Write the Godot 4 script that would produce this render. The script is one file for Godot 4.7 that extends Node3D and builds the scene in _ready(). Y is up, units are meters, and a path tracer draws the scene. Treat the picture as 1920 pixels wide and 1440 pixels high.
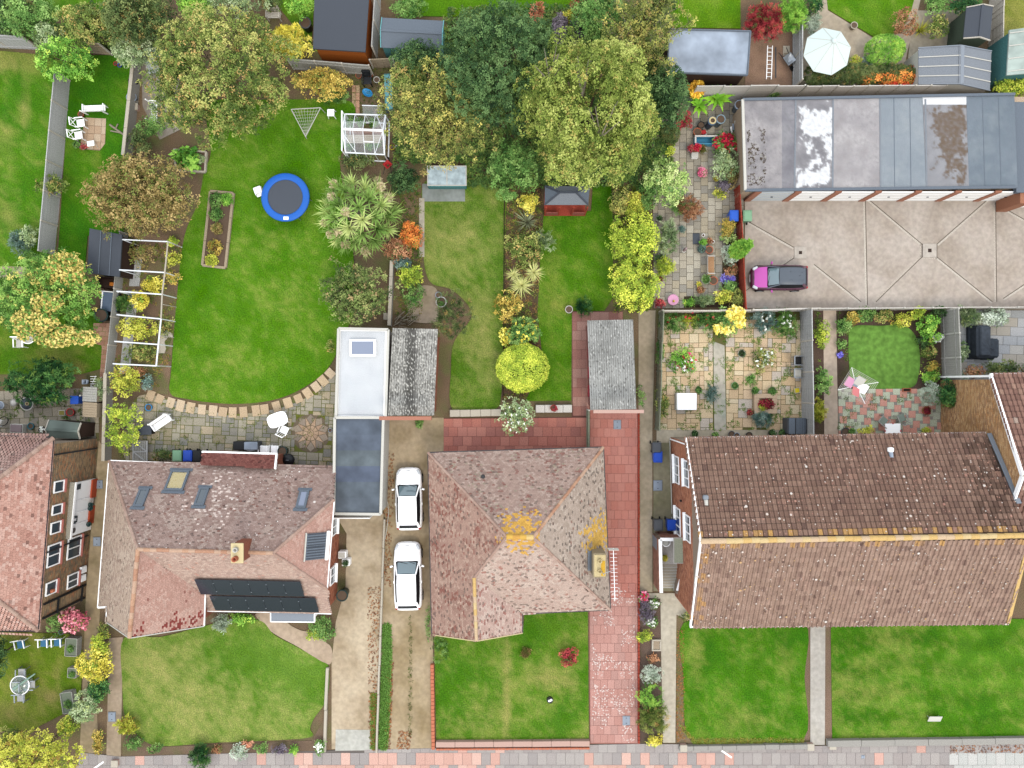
extends Node3D
# Suburban back gardens, bungalows and a garage court seen from a drone 46 m up. y is up, x runs right, z runs towards the street.
const S := 28.5
const H := 46.0
const GAIN := {"grain": 1.6,"rough": 1.55,"grass": 1.6,"cloud": 1.35,"conc": 1.16}
const K := 2.0
var rng := RandomNumberGenerator.new()
var taken := {}
var nlow := FastNoiseLite.new()
var nmid := FastNoiseLite.new()
var nhi := FastNoiseLite.new()
var T := {}
var M := {}
var LM := {}
var cache := {}
func _ready():
	rng.seed = 11
	view()
	textures()
	materials()
	leaf_meshes()
	setting()
	buildings()
	boundaries()
	garden_things()
	plants()
	details()
func view():
	var cam := Camera3D.new()
	cam.name = "camera"
	cam.position = Vector3(0, H, 0)
	cam.rotation_degrees = Vector3(-90,0,0)
	cam.fov = rad_to_deg(2.0*atan(720.0/S/H))
	cam.near = 0.5
	cam.far = 900.0
	add_child(cam)
	var sm := ProceduralSkyMaterial.new()
	sm.sky_top_color = Color(0.95,0.97,1.0)
	sm.sky_horizon_color = Color(0.98,0.99,1.0)
	sm.sky_curve = 0.1
	sm.ground_bottom_color = Color(0.35,0.36,0.3)
	sm.ground_horizon_color = Color(0.6,0.62,0.6)
	sm.sky_energy_multiplier = 1.12
	sm.sun_angle_max = 1.0
	var sky := Sky.new()
	sky.sky_material = sm
	var e := Environment.new()
	e.background_mode = Environment.BG_SKY
	e.sky = sky
	e.tonemap_mode = Environment.TONE_MAPPER_LINEAR
	e.tonemap_exposure = 1.8
	e.sdfgi_enabled = true
	e.ssao_enabled = true
	e.ssil_enabled = true
	var we := WorldEnvironment.new()
	we.name = "environment"
	we.environment = e
	add_child(we)
	var sun := DirectionalLight3D.new()
	sun.name = "sun"
	sun.light_energy = 0.40
	sun.light_angular_distance = 20.0
	sun.light_color = Color(1.0,0.97,0.92)
	sun.shadow_enabled = true
	sun.rotation_degrees = Vector3(-58,24,0)
	add_child(sun)
# ---------- small helpers ----------
func P(px: float, py: float, h := 0.0) -> Vector3:
	var k := (H - h)/(H*S)
	return Vector3((px - 960.0)*k, h, (py - 720.0)*k)
func G(px: float, py: float, h := 0.0) -> Vector3:   # the ground point under something seen at height h
	var p := P(px, py, h)
	p.y = 0.0
	return p
func pts3(a: Array) -> Array:
	var o := []
	for i in range(0, a.size(),3): o.append(P(a[i], a[i + 1], a[i + 2]))
	return o
func pts2(a: Array, h := 0.0) -> PackedVector2Array:
	var o := PackedVector2Array()
	for i in range(0, a.size(),2):
		var p := P(a[i], a[i + 1], h)
		o.append(Vector2(p.x, p.z))
	return o
func curvy(a: Array, n := 5) -> PackedVector2Array:
	var q := pts2(a)
	var o := PackedVector2Array()
	var c := q.size()
	for i in c:
		for j in n:
			o.append(q[i].cubic_interpolate(q[(i + 1) % c], q[(i - 1 + c) % c], q[(i + 2) % c], float(j)/n))
	return o
func lin(r: float, g: float, b: float) -> Color:
	return Color(r/255.0, g/255.0, b/255.0).srgb_to_linear()
func C(r: float, g: float, b: float, k := K) -> Color:   # base colour (linear) of what shows as r g b in the open
	var c := lin(r, g, b)
	return Color(c.r/k, c.g/k, c.b/k)
func mc(c: Color) -> Color: return c.linear_to_srgb()
func rr(a: float, b: float) -> float: return rng.randf_range(a, b)
func numbered(n: String) -> String:
	var k: int = taken.get(n, 0)
	taken[n] = k + 1
	return n if k == 0 else "%s_%03d" % [n, k]
func tag(o: Node, label: String, cat: String, group := ""):
	o.set_meta("label",label)
	o.set_meta("category",cat)
	if group != "": o.set_meta("group",group)
	return o
func thing(called: String, label: String, cat: String, at: Vector3, yaw := 0.0, group := "") -> Node3D:
	var o := Node3D.new()
	o.name = numbered(called)
	o.position = at
	o.rotation_degrees.y = yaw
	add_child(o)
	tag(o, label, cat, group)
	return o
func struct(called: String, at := Vector3.ZERO) -> Node3D:
	var o := Node3D.new()
	o.name = numbered(called)
	o.position = at
	o.set_meta("kind","structure")
	add_child(o)
	return o
func part(parent: Node, called: String, mesh: Mesh, mat: Material, x := Transform3D()) -> MeshInstance3D:
	var o := MeshInstance3D.new()
	o.name = numbered(called) if parent == self else called
	o.mesh = mesh
	o.material_override = mat
	o.transform = x
	parent.add_child(o, true)
	return o
func stuffed(o: Node):
	o.set_meta("kind","stuff")
	return o
func copy_of(src: Node3D, called: String, at: Vector3, yaw: float, label: String) -> Node3D:
	var o: Node3D = src.duplicate()
	o.name = numbered(called)
	o.position = at
	o.rotation_degrees.y = yaw
	add_child(o)
	o.set_meta("label",label)
	return o
func tf(x: float, y: float, z: float, rx := 0.0, ry := 0.0, rz := 0.0) -> Transform3D:
	return Transform3D(Basis.from_euler(Vector3(deg_to_rad(rx), deg_to_rad(ry), deg_to_rad(rz))), Vector3(x, y, z))
func bx(a: float, b: float, c: float) -> Mesh:
	var k := "b%.3f,%.3f,%.3f" % [a, b, c]
	if not cache.has(k):
		var m := BoxMesh.new()
		m.size = Vector3(a, b, c)
		cache[k] = m
	return cache[k]
func cy(r0: float, r1: float, h: float, n := 12) -> Mesh:   # bottom radius, top radius
	var k := "c%.3f,%.3f,%.3f,%d" % [r0, r1, h, n]
	if not cache.has(k):
		var m := CylinderMesh.new()
		m.bottom_radius = r0
		m.top_radius = r1
		m.height = h
		m.radial_segments = n
		m.rings = 1
		cache[k] = m
	return cache[k]
func cb(a: float, b: float, c: float, w := 0.02) -> Mesh:   # box with chamfered edges
	var k := "k%.3f,%.3f,%.3f,%.3f" % [a, b, c, w]
	if cache.has(k): return cache[k]
	var st := SurfaceTool.new()
	st.begin(Mesh.PRIMITIVE_TRIANGLES)
	var hs := Vector3(a, b, c)/2.0
	var face := func(q: Array):
		var ce := Vector3.ZERO
		for v in q: ce += v
		var nn: Vector3 = (q[1] - q[0]).cross(q[2] - q[0])
		if nn.dot(ce) > 0: q.reverse()
		nn = -(q[1] - q[0]).cross(q[2] - q[0]).normalized()
		for i in range(1, q.size() - 1):
			for v in [q[0], q[i], q[i + 1]]:
				st.set_normal(nn)
				st.add_vertex(v)
	for ax in 3:
		var u := (ax + 1) % 3
		var v := (ax + 2) % 3
		for s in [-1.0,1.0]:
			var q := []
			for d in [[-1,-1],[1,-1],[1,1],[-1,1]]:
				var p := Vector3.ZERO
				p[ax] = s*hs[ax]
				p[u] = d[0]*(hs[u] - w)
				p[v] = d[1]*(hs[v] - w)
				q.append(p)
			(face as Callable).call(q)
		for s in [-1.0,1.0]:
			for s2 in [-1.0,1.0]:
				var q := []
				for d in [[0,-1],[0,1],[1,1],[1,-1]]:
					var p := Vector3.ZERO
					p[ax] = d[1]*(hs[ax] - w)
					p[u] = s*(hs[u] - (w if d[0] == 1 else 0.0))
					p[v] = s2*(hs[v] - (0.0 if d[0] == 1 else w))
					q.append(p)
				(face as Callable).call(q)
	for sx in [-1.0,1.0]:
		for sy in [-1.0,1.0]:
			for sz in [-1.0,1.0]:
				var o := Vector3(sx*hs.x, sy*hs.y, sz*hs.z)
				var i := Vector3(sx*(hs.x - w), sy*(hs.y - w), sz*(hs.z - w))
				(face as Callable).call([Vector3(o.x, i.y, i.z), Vector3(i.x, o.y, i.z), Vector3(i.x, i.y, o.z)])
	cache[k] = st.commit()
	return cache[k]
func join(list: Array) -> ArrayMesh:   # [[mesh, transform], ...] as one mesh
	var st := SurfaceTool.new()
	st.begin(Mesh.PRIMITIVE_TRIANGLES)
	for l in list: st.append_from(l[0],0, l[1])
	return st.commit()
func bar(a: Vector3, b: Vector3, r: float, n := 6) -> Array:   # [mesh, transform] of a round rod
	return [cy(1,1,1, n), along(a, b, r, r)]
func along(a: Vector3, b: Vector3, w: float, h: float) -> Transform3D:   # y axis runs from a to b
	var d := b - a
	var y := d.normalized()
	var ref := Vector3.UP if absf(y.y) < 0.9 else Vector3.RIGHT
	var x := ref.cross(y).normalized()
	var z := x.cross(y)
	return Transform3D(Basis(x*w, d, z*h),(a + b)/2.0)
func beam(parent: Node, called: String, a: Vector3, b: Vector3, w: float, h: float, mat: Material) -> MeshInstance3D:   # w across, h upwards
	return part(parent, called, bx(1,1,1), mat, along(a, b, w, h))
func rod(parent: Node, called: String, a: Vector3, b: Vector3, r: float, mat: Material) -> MeshInstance3D:
	return part(parent, called, cy(1,1,1,8), mat, along(a, b, r, r))
func lathe(prof: Array, n := 20) -> ArrayMesh:   # [radius, height, ...] from bottom to top
	var st := SurfaceTool.new()
	st.begin(Mesh.PRIMITIVE_TRIANGLES)
	var c := prof.size()/2
	for i in c - 1:
		for j in n:
			var q := []
			for d in [[0,0],[1,0],[1,1],[0,1]]:
				var ang: float = TAU*(j + d[1])/n
				var r: float = prof[(i + d[0])*2]
				q.append(Vector3(r*cos(ang), prof[(i + d[0])*2 + 1], r*sin(ang)))
			for v in [0,1,2,0,2,3]: st.add_vertex(q[v])
	st.generate_normals()
	return st.commit()
func tri(st: SurfaceTool, a: Vector3, b: Vector3, c: Vector3, n: Vector3):   # one triangle facing along n
	for v in ([a, c, b] if (b - a).cross(c - a).dot(n) > 0 else [a, b, c]):
		st.set_normal(n)
		st.add_vertex(v)
func flat(pts: PackedVector2Array, y0: float, y1: float) -> ArrayMesh:   # extruded outline, y0 bottom, y1 top
	var st := SurfaceTool.new()
	st.begin(Mesh.PRIMITIVE_TRIANGLES)
	var t := Geometry2D.triangulate_polygon(pts)
	for i in range(0, t.size(),3):
		var w := []
		for j in 3: w.append(Vector3(pts[t[i + j]].x, y1, pts[t[i + j]].y))
		tri(st, w[0], w[1], w[2], Vector3.UP)
	var c := pts.size()
	var ccw := 1.0 if not Geometry2D.is_polygon_clockwise(pts) else -1.0
	for i in c:
		var a := pts[i]
		var b := pts[(i + 1) % c]
		var n := Vector3(b.y - a.y, 0, a.x - b.x).normalized()*ccw
		tri(st, Vector3(a.x, y0, a.y), Vector3(b.x, y0, b.y), Vector3(b.x, y1, b.y), n)
		tri(st, Vector3(a.x, y0, a.y), Vector3(b.x, y1, b.y), Vector3(a.x, y1, a.y), n)
	return st.commit()
func sheet(q: Array, thick := 0.08) -> ArrayMesh:   # a sloping slab through 3-D points, thick downwards
	var p2 := PackedVector2Array()
	for v in q: p2.append(Vector2(v.x, v.z))
	var t := Geometry2D.triangulate_polygon(p2)
	var st := SurfaceTool.new()
	st.begin(Mesh.PRIMITIVE_TRIANGLES)
	st.set_smooth_group(-1)
	for i in t: st.add_vertex(q[i])
	for i in t: st.add_vertex(q[i] - Vector3(0, thick, 0))
	var c := q.size()
	for i in c:
		var a: Vector3 = q[i]
		var b: Vector3 = q[(i + 1) % c]
		var d := Vector3(0, thick, 0)
		for v in [a, b, b - d, a, b - d, a - d]: st.add_vertex(v)
	st.generate_normals()
	return st.commit()
func upright(q: Array, thick: float, out: Vector3) -> ArrayMesh:   # a vertical plate through 3-D points, thick along out
	var st := SurfaceTool.new()
	st.begin(Mesh.PRIMITIVE_TRIANGLES)
	st.set_smooth_group(-1)
	var d := out*thick
	for s in [Vector3.ZERO, d]:
		for i in range(1, q.size() - 1):
			for v in [q[0], q[i], q[i + 1]]: st.add_vertex(v + s)
	for i in q.size():
		var a: Vector3 = q[i]
		var b: Vector3 = q[(i + 1) % q.size()]
		for v in [a, b, b + d, a, b + d, a + d]: st.add_vertex(v)
	st.generate_normals()
	return st.commit()
# ---------- textures and materials ----------
func noise_tex(sz: int, freq: float, oct: int, lo: float, hi: float, sd: int, kind := FastNoiseLite.TYPE_SIMPLEX_SMOOTH) -> NoiseTexture2D:
	var n := FastNoiseLite.new()
	n.noise_type = kind
	n.frequency = freq
	n.fractal_octaves = oct
	n.seed = sd
	var g := Gradient.new()
	g.set_color(0, Color(lo, lo, lo))
	g.set_color(1, Color(hi, hi, hi))
	var t := NoiseTexture2D.new()
	t.width = sz
	t.height = sz
	t.seamless = true
	t.noise = n
	t.color_ramp = g
	return t
func textures():
	nlow.frequency = 0.11
	nlow.seed = 3
	nlow.fractal_octaves = 3
	nmid.frequency = 0.45
	nmid.seed = 5
	nmid.fractal_octaves = 4
	nhi.frequency = 1.9
	nhi.seed = 9
	nhi.fractal_octaves = 3
	T.grain = noise_tex(1024,0.16,4,0.58,1.0,21)
	T.rough = noise_tex(1024,0.05,5,0.62,1.0,22)
	T.grass = noise_tex(1024,0.10,5,0.60,1.0,23)
	T.conc = noise_tex(1024,0.02,6,0.86,1.0,26)
	T.cloud = noise_tex(512,0.012,4,0.72,1.0,24)
func mat(col: Color, rough := 0.85, tex := "",sc := 0.08, metal := 0.0) -> StandardMaterial3D:   # col is linear
	var m := StandardMaterial3D.new()
	m.albedo_color = mc(col)
	m.roughness = rough
	m.metallic = metal
	m.metallic_specular = 0.35
	if tex != "":
		m.albedo_color = mc(col*GAIN[tex])
		m.albedo_texture = T[tex]
		m.uv1_triplanar = true
		m.uv1_world_triplanar = true
		m.uv1_scale = Vector3.ONE*sc
	return m
func vmat(tex: String, sc: float, rough := 0.95) -> StandardMaterial3D:   # base colour from vertex or copy colours, with grain
	var m := mat(Color(0.78,0.78,0.78), rough, tex, sc)
	m.vertex_color_use_as_albedo = true
	m.metallic_specular = 0.2
	return m
func materials():
	M.ground = vmat("grain",0.09)
	M.lawn = vmat("grass",0.085)
	M.turf = vmat("cloud",0.3)
	M.conc = vmat("conc",0.12,0.9)
	M.felt = vmat("grain",0.15,0.75)
	M.tile = vmat("rough",0.3,0.85)
	M.brick = vmat("rough",0.4,0.9)
	M.leaf = StandardMaterial3D.new()
	M.leaf.vertex_color_use_as_albedo = true
	M.leaf.roughness = 0.7
	M.leaf.metallic_specular = 0.25
	M.leaf.backlight = Color(0.5,0.5,0.5)
	M.petal = M.leaf
	M.bark = mat(C(110,95,75),0.95,"grain",0.4)
	M.palebark = mat(C(165,155,135),0.95,"grain",0.4)
	M.white = mat(C(252,252,252,1.25),0.45)
	M.pvc = mat(C(250,250,250,1.25),0.35)
	M.cream = mat(C(235,215,165),0.7,"grain",0.3)
	M.offwhite = mat(C(225,222,212),0.7,"grain",0.2)
	M.black = mat(C(32,34,38),0.5)
	M.gutter = mat(C(52,54,58),0.5)
	M.dark = mat(C(76,82,92),0.6,"grain",0.2)
	M.lead = mat(C(150,158,168),0.6,"grain",0.25)
	M.steel = mat(C(185,192,200),0.35,"",0.08,0.5)
	M.alu = mat(C(236,240,245,1.5),0.35)
	M.slate = mat(C(112,122,134),0.7,"grain",0.12)
	M.slate2 = mat(C(140,146,154),0.7,"grain",0.12)
	M.bluegrey = mat(C(168,180,196),0.6,"cloud",0.08)
	M.orangewood = mat(C(172,92,28),0.7,"rough",0.3)
	M.teal = mat(C(84,140,140),0.7,"rough",0.2)
	M.tealpale = mat(C(120,190,195),0.6,"rough",0.2)
	M.wood = mat(C(184,166,140),0.9,"rough",0.35)
	M.greywood = mat(C(206,206,204),0.95,"rough",0.3)
	M.greywood2 = mat(C(186,184,176),0.95,"rough",0.3)
	M.palewood = mat(C(222,214,200),0.95,"rough",0.3)
	M.mosswood = mat(C(146,150,128),0.95,"rough",0.3)
	M.redwood = mat(C(176,72,52),0.8,"rough",0.3)
	M.darkwood = mat(C(66,46,36),0.85,"rough",0.3)
	M.greenwood = mat(C(72,86,70),0.85,"rough",0.3)
	M.concpanel = mat(C(232,226,218),0.95,"grain",0.12)
	M.conc2 = mat(C(176,172,164),0.95,"grain",0.12)
	M.yardconc = mat(C(204,194,182),0.95,"conc",0.12)
	M.coping = mat(C(212,202,184),0.9,"grain",0.2)
	M.pinkstone = mat(C(212,176,162),0.9,"grain",0.25)
	M.terra = mat(C(196,112,78),0.8,"grain",0.4)
	M.clay = mat(C(214,128,96),0.8,"grain",0.4)
	M.soil = mat(C(112,92,76),1.0,"grain",0.25)
	M.blue = mat(C(42,100,214),0.4)
	M.bluebin = mat(C(40,88,205),0.4)
	M.skyblue = mat(C(52,160,225),0.4)
	M.greenbin = mat(C(142,188,150),0.5)
	M.greybin = mat(C(88,92,98),0.5)
	M.butt = mat(C(30,62,60),0.4)
	M.trampblue = mat(C(34,112,214),0.5)
	M.tramp = mat(C(86,92,102),0.85)
	M.yellow = mat(C(240,216,40),0.6)
	M.red = mat(C(205,45,50),0.55)
	M.pink = mat(C(236,170,205),0.6)
	M.cushion = mat(C(52,110,150),0.9)
	M.canvas = mat(C(222,236,232,1.85),0.85)
	M.glass = StandardMaterial3D.new()
	M.glass.transparency = BaseMaterial3D.TRANSPARENCY_ALPHA
	M.glass.albedo_color = Color(0.6,0.7,0.7,0.012)
	M.glass.roughness = 0.05
	M.glass.metallic_specular = 0.5
	M.milk = StandardMaterial3D.new()
	M.milk.transparency = BaseMaterial3D.TRANSPARENCY_ALPHA
	M.milk.albedo_color = Color(0.8,0.88,0.9,0.13)
	M.milk.roughness = 0.2
	M.pane = mat(C(74,88,98),0.08)
	M.pane.metallic_specular = 0.6
	M.panepale = mat(C(150,160,182),0.1)
	M.screen = mat(C(120,142,150),0.06)
	M.screen.metallic_specular = 0.6
	M.solar = mat(C(30,37,54),0.2)
	M.solar.metallic_specular = 0.55
	M.blind = mat(C(196,172,92),0.8)
	M.carwhite = mat(C(254,254,255,1.2),0.25)
	M.carwhite.clearcoat_enabled = true
	M.magenta = mat(C(205,66,178),0.28,"",0.08,0.35)
	M.magenta.clearcoat_enabled = true
	M.plum = mat(C(92,20,62),0.3,"",0.08,0.2)
	M.plum.clearcoat_enabled = true
	M.carroof = mat(C(96,104,114),0.4)
	M.tyre = mat(C(30,30,32),0.9)
	M.lamp = mat(C(225,230,235),0.15)
	M.tail = mat(C(190,20,30),0.2)
# ---------- ground sheets whose colour varies with the place ----------
func patch(parent: Node, called: String, q: PackedVector2Array, y: float, m: Material, f: Callable, cell := 0.5, skirt := 0.06) -> MeshInstance3D:
	var lo := q[0]
	var hi := q[0]
	for p in q:
		lo = lo.min(p)
		hi = hi.max(p)
	var st := SurfaceTool.new()
	st.begin(Mesh.PRIMITIVE_TRIANGLES)
	var nx := int(ceil((hi.x - lo.x)/cell))
	var nz := int(ceil((hi.y - lo.y)/cell))
	var inside := []
	var tint := []
	for j in nz + 1:
		var row := PackedByteArray()
		var cr := PackedColorArray()
		for i in nx + 1:
			var p := lo + Vector2(i, j)*cell
			row.append(1 if Geometry2D.is_point_in_polygon(p, q) else 0)
			cr.append(f.call(p))
		inside.append(row)
		tint.append(cr)
	for j in nz:
		for i in nx:
			var n: int = inside[j][i] + inside[j][i + 1] + inside[j + 1][i] + inside[j + 1][i + 1]
			var a := lo + Vector2(i, j)*cell
			var r := [a, a + Vector2(cell, 0), a + Vector2(cell, cell), a + Vector2(0, cell)]
			if n == 4:
				var cs := [tint[j][i], tint[j][i + 1], tint[j + 1][i + 1], tint[j + 1][i]]
				for v in [0,1,2,0,2,3]:
					st.set_normal(Vector3.UP)
					st.set_color(cs[v])
					st.add_vertex(Vector3(r[v].x, y, r[v].y))
			else:
				for w in Geometry2D.intersect_polygons(PackedVector2Array(r), q):
					var ids := Geometry2D.triangulate_polygon(w)
					for m3 in range(0, ids.size(),3):
						if (w[ids[m3 + 1]] - w[ids[m3]]).cross(w[ids[m3 + 2]] - w[ids[m3]]) < 0:
							var s2 := ids[m3 + 1]
							ids[m3 + 1] = ids[m3 + 2]
							ids[m3 + 2] = s2
					for v in ids:
						st.set_normal(Vector3.UP)
						var u: Vector2 = (w[v] - a)/cell
						st.set_color((tint[j][i] as Color).lerp(tint[j][i + 1], u.x).lerp((tint[j + 1][i] as Color).lerp(tint[j + 1][i + 1], u.x), u.y))
						st.add_vertex(Vector3(w[v].x, y, w[v].y))
	if skirt > 0:
		var c := q.size()
		var ccw := 1.0 if not Geometry2D.is_polygon_clockwise(q) else -1.0
		for i in c:
			var a := q[i]
			var b := q[(i + 1) % c]
			var n := Vector3(b.y - a.y, 0, a.x - b.x).normalized()*ccw
			st.set_color(f.call(a))
			tri(st, Vector3(a.x, y - skirt, a.y), Vector3(b.x, y - skirt, b.y), Vector3(b.x, y, b.y), n)
			tri(st, Vector3(a.x, y - skirt, a.y), Vector3(b.x, y, b.y), Vector3(a.x, y, a.y), n)
	return part(parent, called, st.commit(), m)
func ground_patch(called: String, a, y: float, m: Material, f: Callable, cell := 0.5, skirt := 0.06) -> MeshInstance3D:
	var o := patch(self, called, a if a is PackedVector2Array else pts2(a), y, m, f, cell, skirt)
	o.set_meta("kind","structure")
	return o
func sstep(a: float, b: float, x: float) -> float: return smoothstep(a, b, x)
func lawn_colour(lush: Color, mid: Color, dry: Color, dryness: float, spots := []) -> Callable:
	return func(p: Vector2) -> Color:
		var n := nlow.get_noise_2d(p.x*1.6, p.y*1.6)
		var k := nmid.get_noise_2d(p.x*1.3, p.y*1.3)
		var h := nhi.get_noise_2d(p.x, p.y)
		var c := lush.lerp(mid, clampf(0.6 + n*0.8 + k*0.4,0,1))
		var d := dryness + n*0.3 + k*0.4 + h*0.22 - 0.1
		for s in spots:
			var e := Vector2((p.x - s[0])/s[2],(p.y - s[1])/s[3]).length_squared()
			d += s[4]*exp(-e)
		c = c.lerp(dry, clampf(d + h*0.25,0,1)*0.75)
		return c*(1.24 + h*0.1 + k*0.1)
func spot(px: float, py: float, rx: float, ry: float, s: float) -> Array:
	var p := P(px, py)
	return [p.x, p.z, rx/S, ry/S, s]
func worn(c1: Color, c2: Color, c3: Color, w3 := 0.2, f := 1.0, gain := 1.3, hk := 0.06) -> Callable:   # concrete, soil, felt: two tones and stains
	return func(p: Vector2) -> Color:
		var n := nlow.get_noise_2d(p.x*f*2.0, p.y*f*2.0)
		var k := nmid.get_noise_2d(p.x*f + 31.0, p.y*f)
		var h := nhi.get_noise_2d(p.x*f, p.y*f + 17.0)
		var c := c1.lerp(c2, clampf(0.5 + n*0.9 + k*0.6,0,1))
		c = c.lerp(c3, clampf(w3 + k*0.75 + h*(0.05 + hk*2.5) - 0.2,0,0.85))
		return c*gain*(1.0 + h*hk + k*0.06)
# ---------- paving laid slab by slab ----------
func pave(parent: Node, called: String, q: PackedVector2Array, w: float, l: float, ang: float, bond: float, mats: Array, top: float, joint := 0.012, pick = null) -> int:
	var r := deg_to_rad(ang)
	var loc := PackedVector2Array()
	for p in q: loc.append(p.rotated(-r))
	var lo := loc[0]
	var hi := loc[0]
	for p in loc:
		lo = lo.min(p)
		hi = hi.max(p)
	var n := 0
	var row := 0
	var z := lo.y
	while z < hi.y - 0.03:
		var x := lo.x - (w*bond if row % 2 == 1 else 0.0)
		while x < hi.x - 0.03:
			n += slab(parent, called, loc, Rect2(x, z, w, l), r, mats, top, joint, pick)
			x += w
		z += l
		row += 1
	return n
func slab(parent: Node, called: String, loc: PackedVector2Array, rc: Rect2, r: float, mats: Array, top: float, joint: float, pick = null) -> int:
	rc = rc.grow(-joint/2.0)
	var b := PackedVector2Array([rc.position, Vector2(rc.end.x, rc.position.y), rc.end, Vector2(rc.position.x, rc.end.y)])
	var cut := Geometry2D.intersect_polygons(b, loc)
	if cut.is_empty(): return 0
	var ctr := rc.get_center().rotated(r)
	var m: Material = mats[rng.randi() % mats.size()]
	if pick != null:
		var got = pick.call(ctr)
		if got == null: return 0
		m = got
	var t := top + rr(-0.004,0.004)
	var full := true
	for p in b:
		if not Geometry2D.is_point_in_polygon(p, loc): full = false
	if full:
		var x := Transform3D(Basis(Vector3.UP, -r)*Basis.from_euler(Vector3(rr(-0.004,0.004),0, rr(-0.004,0.004)))*Basis.from_scale(Vector3(rc.size.x, 1, rc.size.y)), Vector3(ctr.x, t - 0.025, ctr.y))
		part(parent, called, slab_mesh(), m, x)
		return 1
	var n := 0
	for c in cut:
		if poly_area(c) < 0.25*rc.get_area(): continue
		var g := PackedVector2Array()
		for p in c: g.append(p.rotated(r))
		part(parent, called, flat(g, t - 0.05, t), m)
		n += 1
	return n
func slab_mesh() -> Mesh: return cb(1,0.05,1,0.008)
func poly_area(q: PackedVector2Array) -> float:
	var a := 0.0
	for i in q.size(): a += q[i].cross(q[(i + 1) % q.size()])
	return absf(a)/2.0
func random_pave(parent: Node, called: String, q: PackedVector2Array, u: float, ang: float, mats: Array, top: float, joint: float, pick = null) -> int:   # slabs of mixed sizes on a grid of u
	var r := deg_to_rad(ang)
	var loc := PackedVector2Array()
	for p in q: loc.append(p.rotated(-r))
	var lo := loc[0]
	var hi := loc[0]
	for p in loc:
		lo = lo.min(p)
		hi = hi.max(p)
	var nx := int(ceil((hi.x - lo.x)/u))
	var nz := int(ceil((hi.y - lo.y)/u))
	var used := {}
	var n := 0
	for j in nz:
		for i in nx:
			if used.has(Vector2i(i, j)): continue
			var opts := [[2,2],[2,2],[2,2],[1,2],[2,1],[2,1],[3,2],[1,1]]
			var got := [1,1]
			for tries in 5:
				var o: Array = opts[rng.randi() % opts.size()]
				var ok := true
				for a in o[0]:
					for b in o[1]:
						if used.has(Vector2i(i + a, j + b)): ok = false
				if ok:
					got = o
					break
			for a in got[0]:
				for b in got[1]: used[Vector2i(i + a, j + b)] = true
			n += slab(parent, called, loc, Rect2(lo.x + i*u, lo.y + j*u, got[0]*u, got[1]*u), r, mats, top, joint, pick)
	return n
# ---------- many small copies as one mass ----------
func mass(parent: Node, called: String, mesh: Mesh, m: Material, xs: Array, cs: Array) -> MultiMeshInstance3D:
	var mm := MultiMesh.new()
	mm.transform_format = MultiMesh.TRANSFORM_3D
	mm.use_colors = true
	mm.mesh = mesh
	mm.instance_count = xs.size()
	for i in xs.size():
		mm.set_instance_transform(i, xs[i])
		mm.set_instance_color(i, cs[i])
	var o := MultiMeshInstance3D.new()
	o.name = numbered(called) if parent == self else called
	o.multimesh = mm
	o.material_override = m
	o.set_meta("kind","stuff")
	parent.add_child(o, true)
	return o
func scatter(called: String, q: PackedVector2Array, n: int, lm: Mesh, pal: Array, s0: float, s1: float, y := 0.05, keep = null, label := "",cat := "") -> void:
	var lo := q[0]
	var hi := q[0]
	for p in q:
		lo = lo.min(p)
		hi = hi.max(p)
	var xs := []
	var cs := []
	var tries := 0
	while xs.size() < n and tries < n*6:
		tries += 1
		var p := Vector2(rr(lo.x, hi.x), rr(lo.y, hi.y))
		if not Geometry2D.is_point_in_polygon(p, q): continue
		if keep != null and not keep.call(p): continue
		xs.append(Transform3D(Basis.from_euler(Vector3(rr(-0.3,0.3), rr(0, TAU), rr(-0.3,0.3))).scaled(Vector3.ONE*rr(s0, s1)), Vector3(p.x, y, p.y)))
		cs.append((pal[rng.randi() % pal.size()] as Color)*rr(0.8,1.2))
	if xs.is_empty(): return
	var o := mass(self, called, lm, M.leaf, xs, cs)
	if label != "": tag(o, label, cat)
# ---------- foliage ----------
func leaf(st: SurfaceTool, base: Vector3, dir: Vector3, up: Vector3, l: float, w: float, bend: float, shade: float):
	var side := dir.cross(up).normalized()
	var nn := side.cross(dir).normalized()
	var mid := base + dir*l*0.5 + nn*bend*l*0.25
	var tip := base + dir*l - nn*bend*l*0.25
	var a := mid + side*w*0.5 - nn*w*0.12
	var b := mid - side*w*0.5 - nn*w*0.12
	var c := Color(shade, shade, shade)
	for t in [[base, a, tip],[base, tip, b]]:
		var n: Vector3 = (t[1] - t[0]).cross(t[2] - t[0]).normalized()
		if n.dot(nn) < 0: n = -n
		st.set_color(c)
		tri(st, t[0], t[1], t[2], n)
func cluster(n: int, spread: float, l: float, w: float, sd: int, upness := 0.4) -> ArrayMesh:
	var r := RandomNumberGenerator.new()
	r.seed = sd
	var st := SurfaceTool.new()
	st.begin(Mesh.PRIMITIVE_TRIANGLES)
	for i in n:
		var d := Vector3(r.randf_range(-1,1), r.randf_range(-0.5,1)*upness, r.randf_range(-1,1)).normalized()
		var b := Vector3(r.randf_range(-1,1), r.randf_range(-0.6,0.6), r.randf_range(-1,1))*spread*0.6
		var up := Vector3(r.randf_range(-0.5,0.5),1, r.randf_range(-0.5,0.5)).normalized()
		leaf(st, b, d, up, l*r.randf_range(0.7,1.25), w*r.randf_range(0.8,1.2),0.3, r.randf_range(0.8,1.15))
	return st.commit()
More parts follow.
